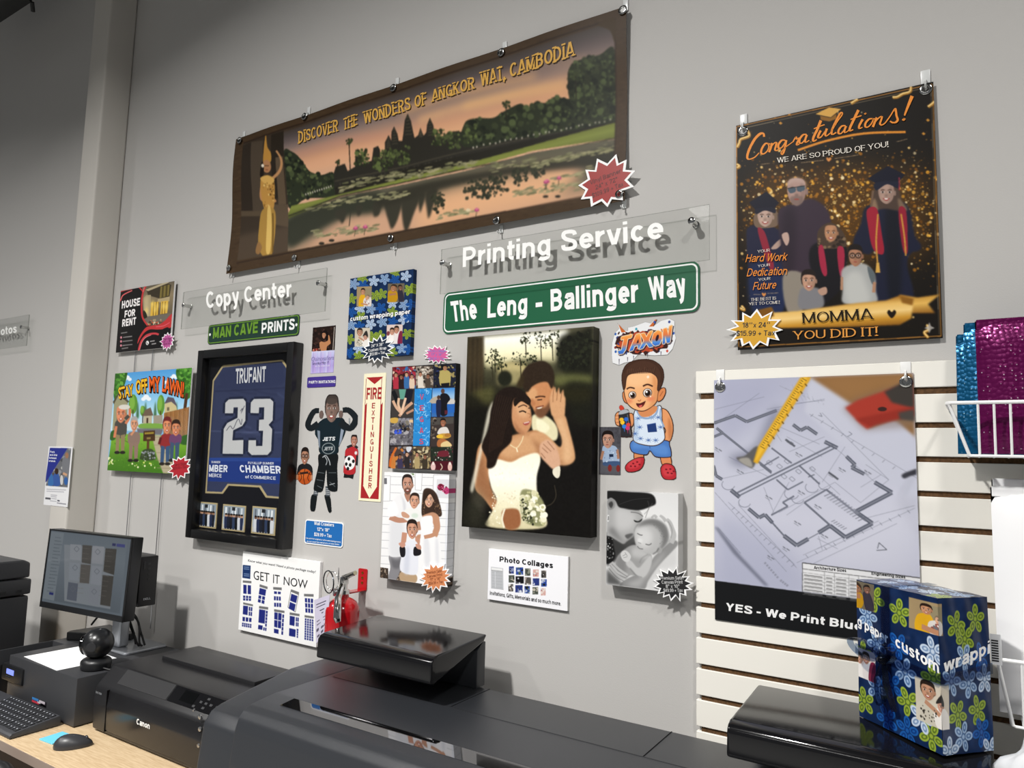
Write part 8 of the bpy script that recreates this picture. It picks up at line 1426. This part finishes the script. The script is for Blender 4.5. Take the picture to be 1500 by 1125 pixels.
for v in bm_.verts:
    x, y, z = v.co; z = max(z, -.12); px_ = .057 * x; py_ = .031 * y * (1 - .12 * x); pz_ = .030 * (z + .12) * (1 - .28 * x) ; v.co = (mp_[0] + math.cos(ma) * px_ - math.sin(ma) * py_, mp_[1] + math.sin(ma) * px_ + math.cos(ma) * py_, dz + .0008 + pz_ * 1.15)
root = thing('computer_mouse', (mp_[0], mp_[1], dz), 'dark grey wireless mouse next to the blue notes', 'mouse')
MB().bm(bm_).build('shell', mat('mouse_shell', '333438', .38), root, ang=60)
wx, wy = mp_[0] + math.cos(ma) * .036, mp_[1] + math.sin(ma) * .036; MB().ball((wx, wy, dz + .0235), .0085, 14, 0, (1, .6, 1)).build('scroll_wheel', GREY2, root)
MB().tube([(mp_[0] + math.cos(ma) * t_, mp_[1] + math.sin(ma) * t_, dz + h_) for t_, h_ in ((.05, .0145), (.043, .0205))], .0012, 6).build('button_seam', DARKIN, root)
nb = MB().box(-.038, .038, -.038, .038, 0, .004, .0004, 1).build('sticky_notes', mat('sky_blue_paper', '6cc8ea', .6), None, (0, 0, 0)); nb.location = (-2.612, -.562, dz + .0003); nb.rotation_euler.z = math.radians(4); tag(nb, 'pad of light blue sticky notes partly behind the mouse', 'sticky notes')

# floor-standing copier at the far left
root = thing('copier', (-3.75, -.62, 0), 'black floor-standing office copier at the left edge', 'copier')
CX1, CY0, CY1 = -3.43, -.95, -.315
MB().box(-4.05, CX1, CY0, CY1, .05, 1.095, .012, 2).build('cabinet', mat('copier_body', '242528', .4), root)
MB().box(-4.05, CX1 + .004, CY0 - .004, CY1 + .004, 1.10, 1.165, .010, 2).build('scanner_bed', mat('copier_scanner', '2b2c2f', .4), root)
MB().prism([(CY0, 1.17), (CY1 - .002, 1.17), (CY1 - .004, 1.232), (CY1 - .03, 1.246), (CY0, 1.246)], -4.05, CX1 - .002, 'x', .010, 3).build('document_feeder', mat('copier_lid', '303134', .38), root)
for z in (.86, .62): MB().box(CX1 - .003, CX1 + .0015, CY0 + .05, CY1 - .05, z, z + .004).build('side_seam', DARKIN, root)
for y in (-.42, -.36): MB().box(CX1 + .003, CX1 + .0055, y - .012, y + .012, 1.112, 1.124, .001, 1).build('side_latch', BLK, root)
for y in (CY0 + .06, CY1 - .06):
    for x in (-4.0, -3.48): MB().lathe([(.03, 0), (.03, .052)], (x, y, 0), n=12).build('caster', BLK, root)

# dark fixture in the top left corner, hung from the ceiling
FY = -.30; a = at(47, 3, y=FY); root = thing('track_light', (a[0], FY, a[2]), 'black ceiling-hung light fixture at the upper left corner', 'light fixture')
MB().prism([(FY - .2, a[2]), (FY, a[2]), (FY, a[2] + .09), (FY - .2, a[2] + .09)], a[0] - .9, a[0], 'x', .004, 2).build('housing', mat('fixture_black', '131313', .5), root)
MB().tube([(a[0], FY, a[2]), (a[0] - .03, FY + .02, a[2] - .03)], .010, 8).build('end_clip', mat('fixture_black'), root)
for x in (a[0] - .2, a[0] - .7): MB().tube([(x, FY - .1, a[2] + .08), (x, FY - .1, 5.3)], .004, 6).build('suspension_wire', STEEL, root)
